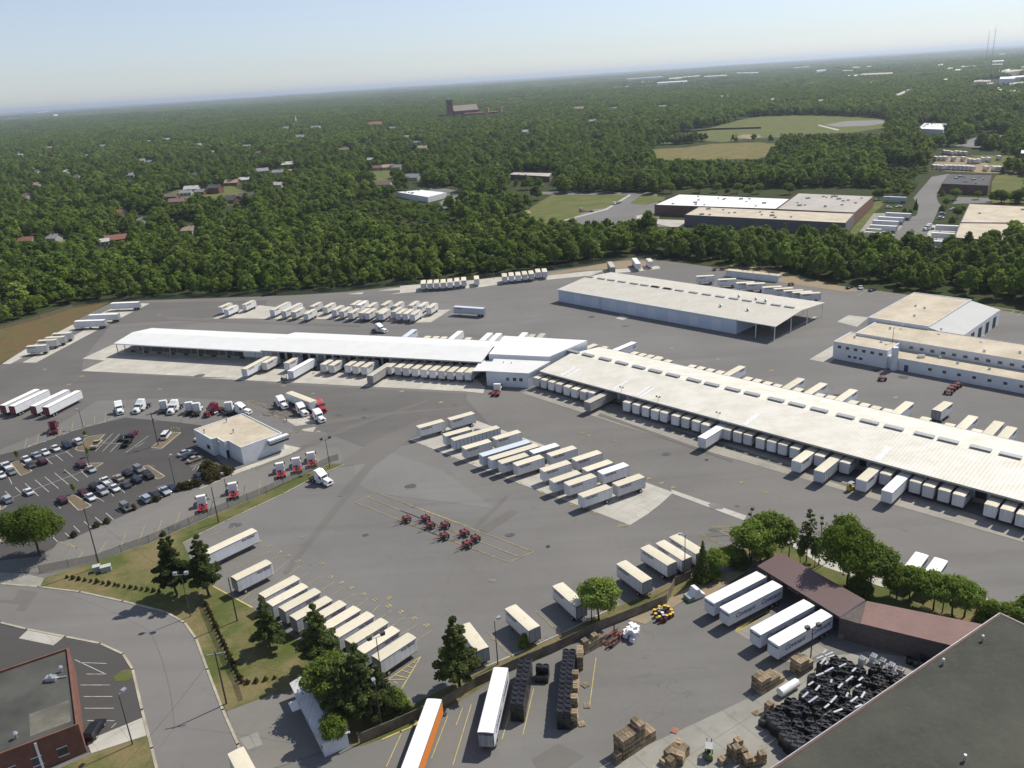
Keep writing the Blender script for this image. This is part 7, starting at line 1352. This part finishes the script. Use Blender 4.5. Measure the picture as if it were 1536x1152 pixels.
tree('pineA', (548, 1080), 15.5, 'dark pine beside the tall floodlight pole', 'pine_tree', wide=1.02); tree('pineA', (520, 1092), 13.5, 'dense pine over the right end of the hut', 'pine_tree', wide=1.05); tree('pineB', (575, 1072), 10.2, 'dark pine right of the tall floodlight pole', 'pine_tree', wide=1.)
tree('light', (505, 1062), 9.8, 'fresh green tree leaning over the hut roof', wide=1.15); tree('light', (508, 1120), 6.4, 'bright green young tree at the lower corner of the hut', wide=.9); tree('bush', (596, 1062), 4.2, 'green bush at the foot of the floodlight pole', 'bush', 'bush')
tree('pineA', (690, 1034), 15.2, 'wide dark pine between the slanting row and the fence trailers', 'pine_tree', wide=1.05); tree('light', (899, 934), 9.3, 'light green tree standing against the slatted fence', wide=1.02)
tree('bush', (787.6, 970), 3., 'small bright bush on the fence verge', 'bush', 'bush', wide=.8)
tree('cedar', (1053, 872), 9., 'dark narrow cedar beside the three parked trailers', 'cedar_tree')
for i, (x, y, h, k) in enumerate([(1076, 862, 6, 'light'), (1094, 852, 5.5, 'light'), (1068, 868, 4, 'bush'), (1108, 850, 4.2, 'bush')]): tree(k, (x, y), h, f"green {'small tree' if k == 'light' else 'bush'} right of the cedar, {ORD[i]} from the left", 'small_tree' if k == 'light' else 'bush', 'tree' if k == 'light' else 'bush')
tree('light', (1126, 842), 10., 'rounded green tree at the left end of the canopy roof', wide=1.1); tree('light', (1152, 838), 10.6, 'taller green tree behind the canopy roof end', wide=1.0); tree('light', (1140, 850), 7.2, 'low green tree touching the canopy roof end'); tree('thin', (1183, 838), 9.4, 'thin pale green tree left of the bare-limbed pine'); tree('thin', (1172, 836), 6.5, 'slender short tree beside the pale thin one')
tree('sparse', (1209.5, 843), 12.5, 'sparse open pine left of the double floodlights', 'pine_tree'); tree('thin', (1222, 850), 6.2, 'small thin tree between the open pine and floodlights'); tree('thin', (1200, 846), 5, 'low sapling at the foot of the open pine')
tree('oak', (1270, 882), 14.5, 'large dark green oak behind the canopy roof', 'oak_tree', wide=.72); tree('light', (1306, 888), 10.5, 'bright green tree right of the big oak', wide=1.0); tree('bush', (1290, 893), 5, 'bush between the big oak and the bright tree', 'bush', 'bush')
for i, (x, y, h, k) in enumerate([(1335, 893, 8, 'thin'), (1345, 898, 7, 'light'), (1364, 903, 7.6, 'light'), (1385, 908, 7., 'thin'), (1400, 915, 8, 'light'), (1413, 920, 8.4, 'thin'), (1428, 924, 8.2, 'light'), (1446, 926, 8, 'light'), (1462, 930, 6.5, 'thin'), (1482, 934, 5., 'bush'), (1503, 938, 4.6, 'bush'), (1521, 944, 4.8, 'bush'), (1536, 938, 6, 'bush')]):
    tree(k, (x, y), h, f"young tree in the hedge-like row above the red roof, {ORD[i]} from the left", 'small_tree', 'tree', grp='young trees in the row above the red roof')
for i, p in enumerate(z5([(1040, 670), (1065, 668), (1085, 660), (1115, 655), (1140, 648), (880, 740), (905, 735), (740, 795), (770, 785), (620, 862), (560, 885), (430, 940)])): tree('shrub', p, 2.2 if i < 5 else 1.6, f'dull green shrub between car park and lane, {ORD[i]} from the office end', 'shrub', 'shrub', grp='shrubs between car park and lane')
for i, p in enumerate(z5([(1190, 605), (1215, 595), (1240, 585), (1262, 588), (1285, 578), (1310, 578), (1225, 620), (1200, 560), (1255, 600)])): tree('shrub', p, 2.6 if i != 7 else 3.4, f'reddish green shrub beside the drivers office, {ORD[i]} from the left', 'shrub', 'shrub', grp='shrubs beside the drivers office', wide=1.2)
k = 0
for (x0, y0, x1, y1_, n_) in [(1075, 310, 1135, 440, 8), (1140, 455, 1215, 620, 9), (1222, 640, 1262, 710, 5), (1290, 715, 1430, 690, 4), (350, 165, 600, 205, 9), (620, 208, 830, 240, 8)]:
    for i in range(n_): f = i / max(1, n_ - 1); tree('shrub', y1([(x0 + (x1 - x0) * f, y0 + (y1_ - y0) * f)])[0], random.uniform(.8, 1.25), f'low clipped shrub in the line along the road bank, {ORD[k]} of the line', 'clipped_shrub', 'shrub', grp='clipped shrubs along the road bank', wide=.75); k += 1
for i, p in enumerate(z5([(105, 500), (512, 480), (430, 695), (498, 380)])): tree('thin', p, 3.2, ['small sapling on the upper left car park island', 'small sapling by the triangular island', 'small sapling on the lower car park island', 'small sapling on the upper middle island'][i], 'sapling')
for i, (x, y, h, k) in enumerate([(900, 575, 8, 'light'), (820, 640, 6.5, 'light'), (1100, 570, 6, 'light'), (1300, 605, 9, 'oak'), (1450, 600, 9, 'oak'), (915, 730, 7, 'light'), (560, 660, 7, 'cedar'), (235, 575, 8, 'oak'), (790, 540, 4, 'bush'), (560, 985, 7, 'thin'), (470, 680, 3, 'bush'), (520, 690, 3, 'bush'), (790, 670, 4, 'bush'), (880, 770, 4, 'bush'), (1380, 600, 6, 'light'), (1520, 570, 9, 'light'), (960, 690, 5, 'light')]):
    tree(k, q6([(x, y)])[0], h, f"{'bush' if k == 'bush' else 'planted tree'} in the neighbouring truck and office lots, {ORD[i]} of the plantings", 'bush' if k == 'bush' else 'tree', 'bush' if k == 'bush' else 'tree')
for i, (x, y) in enumerate(q7([(60, 62), (155, 68), (590, 66), (680, 66), (735, 78), (790, 70), (845, 84), (900, 72), (1060, 76), (300, 66), (440, 70), (400, 68), (345, 70)])):
    tree('light' if i % 2 else 'oak', (x, y), 8.5 if i not in (4,) else 5, f'roadside tree behind the big brick warehouse and field, {ORD[i]} of its line', grp='roadside trees behind the brick warehouse')
# ---- the woods ------------------------------------------------------------------------
CLEAR = [y7([(590, 830), (700, 770), (740, 740), (820, 700), (1250, 692), (1300, 735), (1300, 830), (1430, 850), (900, 845), (860, 825), (760, 838)]),
         [(975, 330), (975, 296), (1000, 283), (1320, 282), (1322, 330), (1300, 345), (1275, 360), (1020, 345)], q6([(0, 900), (60, 860), (200, 620), (290, 540), (500, 540), (540, 560), (700, 370), (850, 340), (1240, 340), (1230, 420), (1210, 600), (1600, 600), (1600, 1090), (880, 1010), (620, 1010), (380, 1030), (0, 1010)]),
         q6([(700, 330), (800, 150), (1040, 150), (1240, 180), (1480, 200), (1600, 280), (1600, 320), (1230, 330)]), q6([(900, 110), (1060, 30), (1200, 0), (1380, 20), (1340, 100), (1100, 120)]),
         q4([(430, 750), (480, 690), (700, 680), (900, 652), (1240, 640), (1450, 660), (1440, 690), (1300, 740), (1230, 760), (900, 765), (600, 770)]), q4([(520, 650), (560, 610), (660, 570), (900, 535), (1100, 480), (1250, 455), (1536, 445), (1600, 450), (1850, 470), (1950, 490), (1900, 520), (1600, 570), (1250, 600), (980, 640), (760, 620), (620, 650)]), y8([(990, 430), (930, 395), (620, 380), (480, 395), (300, 420), (400, 480), (700, 470), (900, 440)]),
         q3([(440, 815), (650, 775), (700, 765), (800, 780), (900, 785), (975, 860), (920, 900), (800, 930), (700, 870), (500, 840)]), y7([(600, 640), (620, 600), (820, 600), (830, 640)]), q5([(740, 790), (760, 700), (1000, 690), (1010, 750), (900, 800)]),
         q2([(110, 740), (110, 640), (220, 600), (440, 590), (580, 560), (680, 600), (840, 650), (820, 700), (640, 700), (500, 720), (380, 750), (280, 745)]), q2([(780, 500), (800, 450), (1000, 460), (1000, 500)]), q3([(190, 720), (260, 650), (500, 640), (520, 680), (420, 700), (340, 750)]),
         z1([(-200, 440), (0, 430), (220, 385), (250, 340), (380, 300), (430, 330), (640, 290), (640, 340), (-200, 620)]), q5([(1120, 345), (1250, 372), (1400, 350), (1400, 320), (1600, 330), (1600, 390), (1320, 400), (1150, 352)]), q5([(1310, 440), (1500, 470), (1490, 480), (1320, 470)]),
         y7([(630, 860), (520, 850), (620, 800), (700, 770), (720, 790)]), q1([(300, 770), (340, 680), (400, 670), (390, 740), (340, 780)]), y6([(0, 800), (130, 800), (240, 760), (320, 795), (250, 810)]), y6([(300, 790), (345, 735), (355, 740), (340, 795), (500, 790), (500, 800), (300, 800)]), q1([(470, 1000), (0, 0), (0, 0)][:1] * 3)]
SCRUB = [[(572, 300), (600, 300), (665, 318), (700, 345), (640, 385), (560, 360), (470, 345), (440, 330), (500, 318)], [(520, 310), (560, 300), (600, 330), (560, 350)], q6([(240, 480), (300, 300), (640, 320), (640, 380), (540, 540), (300, 540)]), q6([(600, 300), (700, 130), (760, 150), (700, 330), (640, 370)]), q6([(1230, 420), (1600, 380), (1600, 600), (1210, 600)])]
def clear_mask(px):
    m = np.zeros(len(px), bool)
    for P in CLEAR: m |= inpoly(px[:, 0], px[:, 1], P)
    return m
topline = [(-400, 380), (-60, 480)] + [(-60, 478), (0, 488), (60, 472), (110, 455), (167, 449), (230, 446), (330, 443), (440, 439), (519, 434), (584, 426), (628, 423), (756, 411), (860, 397), (946, 380), (988, 384), (1064, 394), (1217, 416), (1331, 431), (1484, 450), (1560, 462), (1800, 500)]
tx, ty = np.array([p[0] for p in topline]), np.array([p[1] for p in topline])
def grid(x0, x1, y0, y1_, s, jit):
    xs, ys = np.meshgrid(np.arange(x0, x1, s), np.arange(y0, y1_, s)); xs = xs + (np.arange(xs.shape[0]) % 2)[:, None] * s / 2; P = np.stack([xs.ravel(), ys.ravel()], 1); return P + rng.uniform(-jit, jit, P.shape) * s
def in_view(P, marg=90):
    P3 = np.column_stack([P, np.zeros(len(P))]); q = proj(P3); ok = (P[:, 1] > 30) & (q[:, 0] > -marg) & (q[:, 0] < 1536 + marg) & (q[:, 1] < 560); return ok, q
P = grid(-1100, 1300, 300, 1500, 7.4, .42); ok, q = in_view(P); P, q = P[ok], q[ok]
ok = (q[:, 1] < np.interp(q[:, 0], tx, ty)) & ~clear_mask(q); P, q = P[ok], q[ok]; D = np.hypot(P[:, 0], P[:, 1])
# suburb: openings in the canopy for lawns and streets
nz = np.sin(P[:, 0] * .021 + 1.1) * np.cos(P[:, 1] * .017) + .7 * np.sin(P[:, 0] * .051 - P[:, 1] * .033) + .5 * np.cos(P[:, 0] * .09 + P[:, 1] * .07)
sub = (P[:, 0] < 60) & (D > 620); ok = ~(sub & (nz > .72)) & ~((D > 900) & (nz > 1.15)) & ~(sub & (rng.random(len(P)) < .1)); P, q, D, nz = P[ok], q[ok], D[ok], nz[ok]
scr = np.zeros(len(P), bool)
for S_ in SCRUB: scr |= inpoly(q[:, 0], q[:, 1], S_)
H = 10.5 + 4.2 * rng.random(len(P)) + 1.6 * nz; edge = (np.interp(q[:, 0], tx, ty) - q[:, 1]) < 12
H = np.where(edge & (q[:, 0] < 800), H * .72, H); H = np.where((q[:, 0] > 930) & (D < 560), np.minimum(H, 15), H); H = np.where(scr, 3 + 3 * rng.random(len(P)), H); big = rng.random(len(P)) < .07; H = np.where(big & ~scr, H * 1.32, H); small = rng.random(len(P)) < .18; H = np.where(small & ~big, H * .72, H)
dk_ = inpoly(q[:, 0], q[:, 1], y8([(100, 500), (560, 480), (700, 430), (900, 400), (1100, 430), (1110, 500), (1040, 610), (830, 600), (700, 560), (540, 560), (400, 540)])); H = np.where(dk_, H * 1.25, H)
ok = np.ones(len(P), bool); crown_top = proj(np.column_stack([P, H])); rpx = 1240 * 3.5 / D
def keep_clear(x0, x1, ytop, ybot, dist):
    """no tree may stand between the camera side and a building closer than its own height hides it"""
    global ok; ok &= ~((crown_top[:, 0] + rpx > x0) & (crown_top[:, 0] - rpx < x1) & (D < dist + 2) & (crown_top[:, 1] < ybot - 1) & (q[:, 1] > ytop))
for b_ in CLEAR_BOX: keep_clear(*b_)
for (x0, x1, ya, yb, dp) in [(985, 1268, 322, 336, 600), (595, 665, 288, 298, 900), (765, 827, 260, 266, 1200), (1270, 1500, 300, 345, 560), (1380, 1536, 262, 286, 900), (1395, 1500, 226, 268, 1200), (985, 1150, 215, 238, 1200), (1050, 1330, 180, 200, 1500), (860, 960, 295, 328, 700), (800, 950, 296, 325, 650), (1380, 1420, 190, 200, 1500)]: keep_clear(x0, x1, ya, yb, dp)
# building footprints
P, q, D, H, scr, dk_, nz = P[ok], q[ok], D[ok], H[ok], scr[ok], dk_[ok], nz[ok]
SP = []
for i in range(5): bl = broad_blobs(13, 4.9, 100 + i, n=8, base=.18); SP.append(('wood_tree', leaf_mesh('crown', bl, 950, .62, ML_wood, core=.74, seed=50 + i), trunk_mesh(13, .26, bl, i)))
for i in range(2): bl = pine_blobs(14, 4.2, 200 + i, whorls=8, base=.2); SP.append(('wood_pine', leaf_mesh('crown', bl, 900, .55, ML_pine, core=.75, seed=70 + i), trunk_mesh(14, .24, bl, i)))
for i in range(2): bl = broad_blobs(12, 4.2, 300 + i, n=7, base=.15); SP.append(('wood_tree', leaf_mesh('crown', bl, 900, .55, ML_light, core=.74, seed=90 + i), trunk_mesh(12, .24, bl, i)))
kind = rng.choice(9, len(P), p=[.17, .17, .16, .16, .1, .07, .06, .06, .05]); kind = np.where(dk_ & (rng.random(len(P)) < .6), rng.choice([0, 5, 6], len(P)), kind); kind = np.where(((q[:, 0] < 700) & (D < 520)) & (rng.random(len(P)) < .45), rng.choice([7, 8], len(P)), kind)
order = np.argsort(D); NI = 288; near = order[:NI]; rest = order[NI:]
WL = {'wood_tree': 'dense green tree in the wood edge directly behind the yard', 'wood_pine': 'dark conical pine in the wood edge directly behind the yard'}
for i in near:
    nm, cr, tr = SP[int(kind[i])]; base_h = {0: 13, 5: 14, 6: 14, 7: 12, 8: 12}.get(int(kind[i]), 13); s_ = H[i] / base_h; lt = kind[i] >= 7
    place = next(l for x_, l in ((110, 'above the dry bank'), (230, 'behind the left bank trailers'), (330, 'left of the small trailer group'), (400, 'behind the small trailer group'), (500, 'behind the middle trailer group'), (620, 'behind the packed trailer group'), (720, 'behind the eight lined-up trailers'), (850, 'behind the seven slanting trailers'), (980, 'above the tan shed'), (1090, 'left of the narrow white hut'), (1200, 'behind the narrow white hut'), (1265, 'right of the narrow white hut'), (1330, 'left of the office complex'), (1480, 'behind the office complex'), (9999, 'right of the office complex')) if q[i, 0] < x_)
    back = np.interp(q[i, 0], tx, ty) - q[i, 1]; rw_ = 'front row' if back < 5 else ('second row' if back < 11 else 'rear rows'); sz = 'tall' if H[i] > 14.5 else ('low' if H[i] < 9.5 else 'middling')
    kd_ = 'light green tree' if lt else ('dark pine' if nm == 'wood_pine' else 'dense green tree'); lab = f"{sz} {kd_} {place}, {rw_} of the wood"
    t = thing(nm, lab, 'tree', (P[i, 0], P[i, 1], 0), rng.uniform(0, 6.28), f"{sz} {kd_}s {place}, {rw_}"); ws = max(s_, .8); t.scale = (ws, ws, s_)
    for n2, me in (('crown', cr), ('trunk', tr)): o = bpy.data.objects.new(n2, me); COL.objects.link(o); o.parent = t
def scatter(name, pts, scl, rot, idx, protos, label=None):
    n = len(pts); me = bpy.data.meshes.new(name); me.from_pydata([tuple(p) for p in pts], [], [])
    for nm, ty_, arr in (('scl', 'FLOAT_VECTOR', scl), ('rot', 'FLOAT', rot), ('idx', 'INT', idx)):
        at_ = me.attributes.new(nm, ty_, 'POINT'); at_.data.foreach_set('vector' if ty_ == 'FLOAT_VECTOR' else 'value', np.asarray(arr).ravel().tolist())
    col = bpy.data.collections.new(name + '_kinds')
    for i, pm in enumerate(protos): o = bpy.data.objects.new(f'{name}_kind_{chr(97 + i)}', pm); col.objects.link(o)
    o = bpy.data.objects.new(name, me); COL.objects.link(o); o['kind'] = 'stuff'
    g = bpy.data.node_groups.new(name, 'GeometryNodeTree'); g.interface.new_socket('Geometry', in_out='INPUT', socket_type='NodeSocketGeometry'); g.interface.new_socket('Geometry', in_out='OUTPUT', socket_type='NodeSocketGeometry')
    N = g.nodes; gi, go = N.new('NodeGroupInput'), N.new('NodeGroupOutput'); ip = N.new('GeometryNodeInstanceOnPoints'); ci = N.new('GeometryNodeCollectionInfo'); ci.inputs['Collection'].default_value = col; ci.inputs['Separate Children'].default_value = True; ci.inputs['Reset Children'].default_value = True
    ip.inputs['Pick Instance'].default_value = True
    def attr(nm, dt): a = N.new('GeometryNodeInputNamedAttribute'); a.data_type = dt; a.inputs['Name'].default_value = nm; return a.outputs['Attribute']
    cx = N.new('ShaderNodeCombineXYZ'); g.links.new(attr('rot', 'FLOAT'), cx.inputs[2]); L_ = g.links.new
    e2r = N.new('FunctionNodeEulerToRotation'); L_(cx.outputs[0], e2r.inputs[0]); L_(e2r.outputs[0], ip.inputs['Rotation'])
    L_(gi.outputs[0], ip.inputs['Points']); L_(ci.outputs[0], ip.inputs['Instance']); L_(attr('scl', 'FLOAT_VECTOR'), ip.inputs['Scale']); L_(attr('idx', 'INT'), ip.inputs['Instance Index']); L_(ip.outputs[0], go.inputs[0])
    md = o.modifiers.new('scatter', 'NODES'); md.node_group = g; return o
hb = np.array([13, 13, 13, 13, 13, 14, 14, 12, 12.])
sc = H[rest] / hb[kind[rest]]; ws = np.maximum(sc, .62) * rng.uniform(.78, 1.42, len(rest))
scatter('woodland', np.column_stack([P[rest], np.zeros(len(rest))]), np.column_stack([ws, ws, sc]), rng.uniform(0, 6.28, len(rest)), kind[rest].astype(int), [s_[1] for s_ in SP])
# farther: light crowns, then groves
FPm = []
for i in range(6): bl = broad_blobs(12.5, 5.2, 400 + i, n=6, base=.15); FPm.append(leaf_mesh('crown', bl, 150, 1.5, ML_wood if i < 4 else (ML_pine if i == 4 else ML_light), core=.86, seed=120 + i))
P2 = grid(-2000, 2400, 1000, 3100, 10.5, .45); D2_ = np.hypot(P2[:, 0], P2[:, 1]); P2 = P2[(D2_ > 1500) | (P2[:, 1] > 1500)]; P2 = P2[(P2[:, 1] > 1500)]; 
P2b = grid(-2000, 2400, 300, 1500, 10.5, .45); P2b = P2b[(np.abs(P2b[:, 0]) > 1100)]; P2 = np.concatenate([P2, P2b]); ok, q2_ = in_view(P2); P2, q2_ = P2[ok], q2_[ok]; ok = ~clear_mask(q2_)
nz2 = np.sin(P2[:, 0] * .014 + 2) * np.cos(P2[:, 1] * .011) + .7 * np.sin(P2[:, 0] * .031 - P2[:, 1] * .023) + .5 * np.cos(P2[:, 0] * .06 + P2[:, 1] * .05); ok &= nz2 < 1.08
H2 = 11 + 5 * rng.random(len(P2)); T2 = proj(np.column_stack([P2, H2 + hills(P2[:, 0], P2[:, 1])])); Dd = np.hypot(P2[:, 0], P2[:, 1])
for b_ in CLEAR_BOX: ok &= ~((T2[:, 0] + 3 > b_[0]) & (T2[:, 0] - 3 < b_[1]) & (Dd < b_[4] + 3) & (T2[:, 1] < b_[3] - 1) & (q2_[:, 1] > b_[2]))
for (x0, x1, ya, yb, dd_) in [(655, 750, 140, 172, 2200), (915, 1140, 108, 132, 3200), (1260, 1345, 108, 116, 3200), (1455, 1536, 105, 125, 3200), (436, 446, 176, 188, 1800)]: ok &= ~((T2[:, 0] > x0) & (T2[:, 0] < x1) & (Dd < dd_) & (T2[:, 1] < yb) & (q2_[:, 1] > ya))
P2, H2 = P2[ok], H2[ok]; n2 = len(P2); sc = H2 / 12.5 * 1.08
scatter('far_woodland', np.column_stack([P2, hills(P2[:, 0], P2[:, 1])]), np.column_stack([sc * 1.05, sc * 1.05, sc]), rng.uniform(0, 6.28, n2), rng.choice(6, n2, p=[.22, .22, .2, .18, .1, .08]), FPm)
GRV = []
for i in range(4):
    bl = []; g_ = random.Random(i + 40)
    for k in range(34): a, r_ = g_.uniform(0, 6.28), 34 * math.sqrt(g_.random()); s_ = g_.uniform(4, 6.4); hh = g_.uniform(7, 12); bl.append((math.cos(a) * r_, math.sin(a) * r_, hh - 2, s_, s_, s_ * .8))
    GRV.append(leaf_mesh('grove', bl, 900, 2.1, ML_wood if i < 3 else ML_pine, core=.9, seed=150 + i))
def groves(nm, r0, r1, sp, s_):
    n = int(.5 * (r1 * r1 - r0 * r0) * 1.45 / (sp * sp)); r_ = np.sqrt(rng.uniform(r0 * r0, r1 * r1, n)); a = rng.uniform(-.72, .72, n); Q = np.column_stack([r_ * np.sin(a), r_ * np.cos(a)]); ok, qq = in_view(Q, 120); Q, qq = Q[ok], qq[ok]; z = hills(Q[:, 0], Q[:, 1]); qq = proj(np.column_stack([Q, z + 8])); ok = ~clear_mask(qq)
    g2 = np.sin(Q[:, 0] * .004 + 1) * np.cos(Q[:, 1] * .003) + .6 * np.sin(Q[:, 0] * .011 - Q[:, 1] * .006); ok &= g2 < 1.2
    for (x0, x1, yb) in [(915, 1140, 132), (1255, 1340, 115), (1440, 1536, 128), (0, 140, 178)]: ok &= ~((qq[:, 0] > x0) & (qq[:, 0] < x1) & (qq[:, 1] < yb) & (np.abs(qq[:, 1] - yb) < (14 if x0 != 0 else 6)) & (rng.random(len(qq)) < .75))
    Q, z = Q[ok], z[ok]; n = len(Q); k = rng.uniform(.8, 1.3, n) * s_; kz = rng.uniform(.8, 1.4, n)
    scatter(nm, np.column_stack([Q, z - 1]), np.column_stack([k, k, kz]), rng.uniform(0, 6.28, n), rng.choice(4, n, p=[.3, .3, .25, .15]), GRV); return n
n3 = groves('distant_woodland', 3050, 7000, 44, 1.); n4 = groves('horizon_woodland', 6900, 20000, 130, 2.6)
print('TREES', len(P), n2, n3, n4, 'crates', cr_n, 'tubs', tb_n)
# ---- open ground among the woods
sheet('grass_field', y7([(600, 832), (700, 775), (750, 740), (820, 700), (1180, 702), (1060, 770), (860, 822), (760, 838)]), M_field, .03); sheet('side_lot', y7([(862, 824), (1000, 770), (1065, 765), (1165, 705), (1290, 700), (1300, 780), (1300, 830), (1430, 850), (900, 850)]), M_asph, .05)
sheet('concrete_strip', y7([(855, 822), (870, 822), (1065, 772), (1172, 706), (1165, 702), (1055, 768)]), M_conc2, .08); sheet('concrete_pad', y7([(1195, 800), (1250, 790), (1280, 815), (1420, 820), (1410, 850), (1350, 850), (1200, 815)]), M_conc2, .08); sheet('planting_bed', y7([(1165, 742), (1220, 705), (1330, 715), (1320, 730), (1230, 752)]), M_field, .09)
sheet('lane', y7([(700, 690), (740, 690), (1270, 692), (1270, 704), (820, 704), (740, 700)]), M_asph, .04)
sheet('truck_yard_asphalt', q6([(380, 1030), (340, 900), (380, 820), (460, 740), (570, 710), (590, 620), (540, 560), (700, 375), (850, 350), (780, 450), (740, 545), (760, 600), (780, 620), (740, 700), (700, 790), (620, 1010)]), M_asph, .05)
sheet('concrete_pad', q6([(0, 1000), (60, 870), (200, 690), (460, 690), (440, 820), (380, 860), (340, 1020)]), M_conc3, .06); sheet('concrete_pad', q6([(620, 1000), (690, 790), (960, 800), (890, 960)]), M_conc2, .06); sheet('office_lot', q6([(880, 610), (930, 550), (1220, 560), (1200, 600)]), M_asph, .05)
sheet('grass_verge', q6([(0, 830), (190, 640), (210, 560), (300, 600), (200, 690), (60, 860), (0, 900)]), M_field, .04); sheet('grass_field', q6([(1220, 420), (1260, 360), (1600, 330), (1600, 600), (1210, 600)]), M_field, .03)
sheet('storage_lot', q6([(680, 320), (760, 200), (820, 190), (1000, 200), (1500, 290), (1500, 340), (1200, 345)]), M_dirt, .04); sheet('grass_field', q6([(1030, 190), (1420, 190), (1420, 280), (1200, 270)]), M_field, .06); sheet('distant_car_park', q6([(900, 110), (1060, 40), (1200, 5), (1370, 25), (1340, 70), (1100, 125)]), M_asph, .05)
sheet('grass_field', CLEAR[5], grassmat('lower_field_grass', (.12, .13, .045), (.18, .155, .06), (.25, .18, .09)), .04); sheet('grass_field', CLEAR[6], M_field, .04); sheet('grass_field', y8([(990, 430), (930, 395), (620, 380), (480, 395), (300, 420), (400, 480), (700, 470), (900, 440)]), M_field, .05)
sheet('bare_infield', q4([(1080, 605), (1120, 585), (1230, 585), (1260, 600), (1200, 620)]), M_dirt, .09); sheet('ball_court', q5([(100, 708), (250, 680), (520, 672), (560, 690), (430, 712), (200, 722)]), M_lpatch, .1); sheet('sand_path', q5([(50, 712), (60, 706), (210, 742), (190, 748)]), M_conc2, .12)
chain_fence('dark wooden fence curving round the left end of the upper ball field', q4([(760, 630), (670, 612), (655, 590), (680, 578), (900, 552), (1255, 542)]), 2.6, 8, M_dark, True, 'field_fence')
sheet('lawn', CLEAR[11], M_field, .03); sheet('residential_road', q2([(240, 655), (560, 665), (560, 690), (480, 700), (400, 745), (280, 740), (240, 690)]), M_asph, .06); sheet('lawn', q2([(300, 690), (440, 680), (470, 700), (400, 730), (330, 720)]), M_field, .09); sheet('lawn', CLEAR[13], M_field, .03); sheet('residential_road', q3([(190, 720), (250, 670), (270, 680), (300, 720), (250, 740)]), M_asph, .06)
sheet('parking_apron', q3([(700, 765), (800, 780), (910, 800), (975, 865), (880, 880), (800, 930), (760, 880), (820, 850), (815, 812), (690, 800)]), M_asph, .05); sheet('lawn', CLEAR[19], M_field, .03); sheet('residential_road', y6([(300, 798), (340, 735), (355, 740), (335, 798)]), M_lpatch, .06); sheet('dirt_track', y7([(590, 835), (700, 765), (720, 785), (620, 850)]), M_dirt, .05)
sheet('highway', q5([(1140, 340), (1250, 372), (1400, 352), (1420, 330), (1600, 320), (1600, 340), (1430, 350), (1390, 375), (1250, 385), (1200, 370)]), M_lpatch, 9.5); sheet('lawn', q1([(300, 770), (340, 680), (400, 670), (390, 740), (340, 780)]), M_field, .05)
# ---- air
bm = MB(); bm.box(-62000, 62000, -62000, 62000, -3, 175)
hz = bm.build('haze', []) ; m = bpy.data.materials.new('haze'); m.use_nodes = True; t = m.node_tree; t.nodes.remove(t.nodes['Principled BSDF']); pv = t.nodes.new('ShaderNodeVolumePrincipled'); pv.inputs['Density'].default_value = HAZE; pv.inputs['Color'].default_value = (.76, .87, 1, 1); pv.inputs['Anisotropy'].default_value = .35
t.links.new(pv.outputs[0], t.nodes['Material Output'].inputs['Volume']); hz.data.materials.append(m); hz['kind'] = 'stuff'
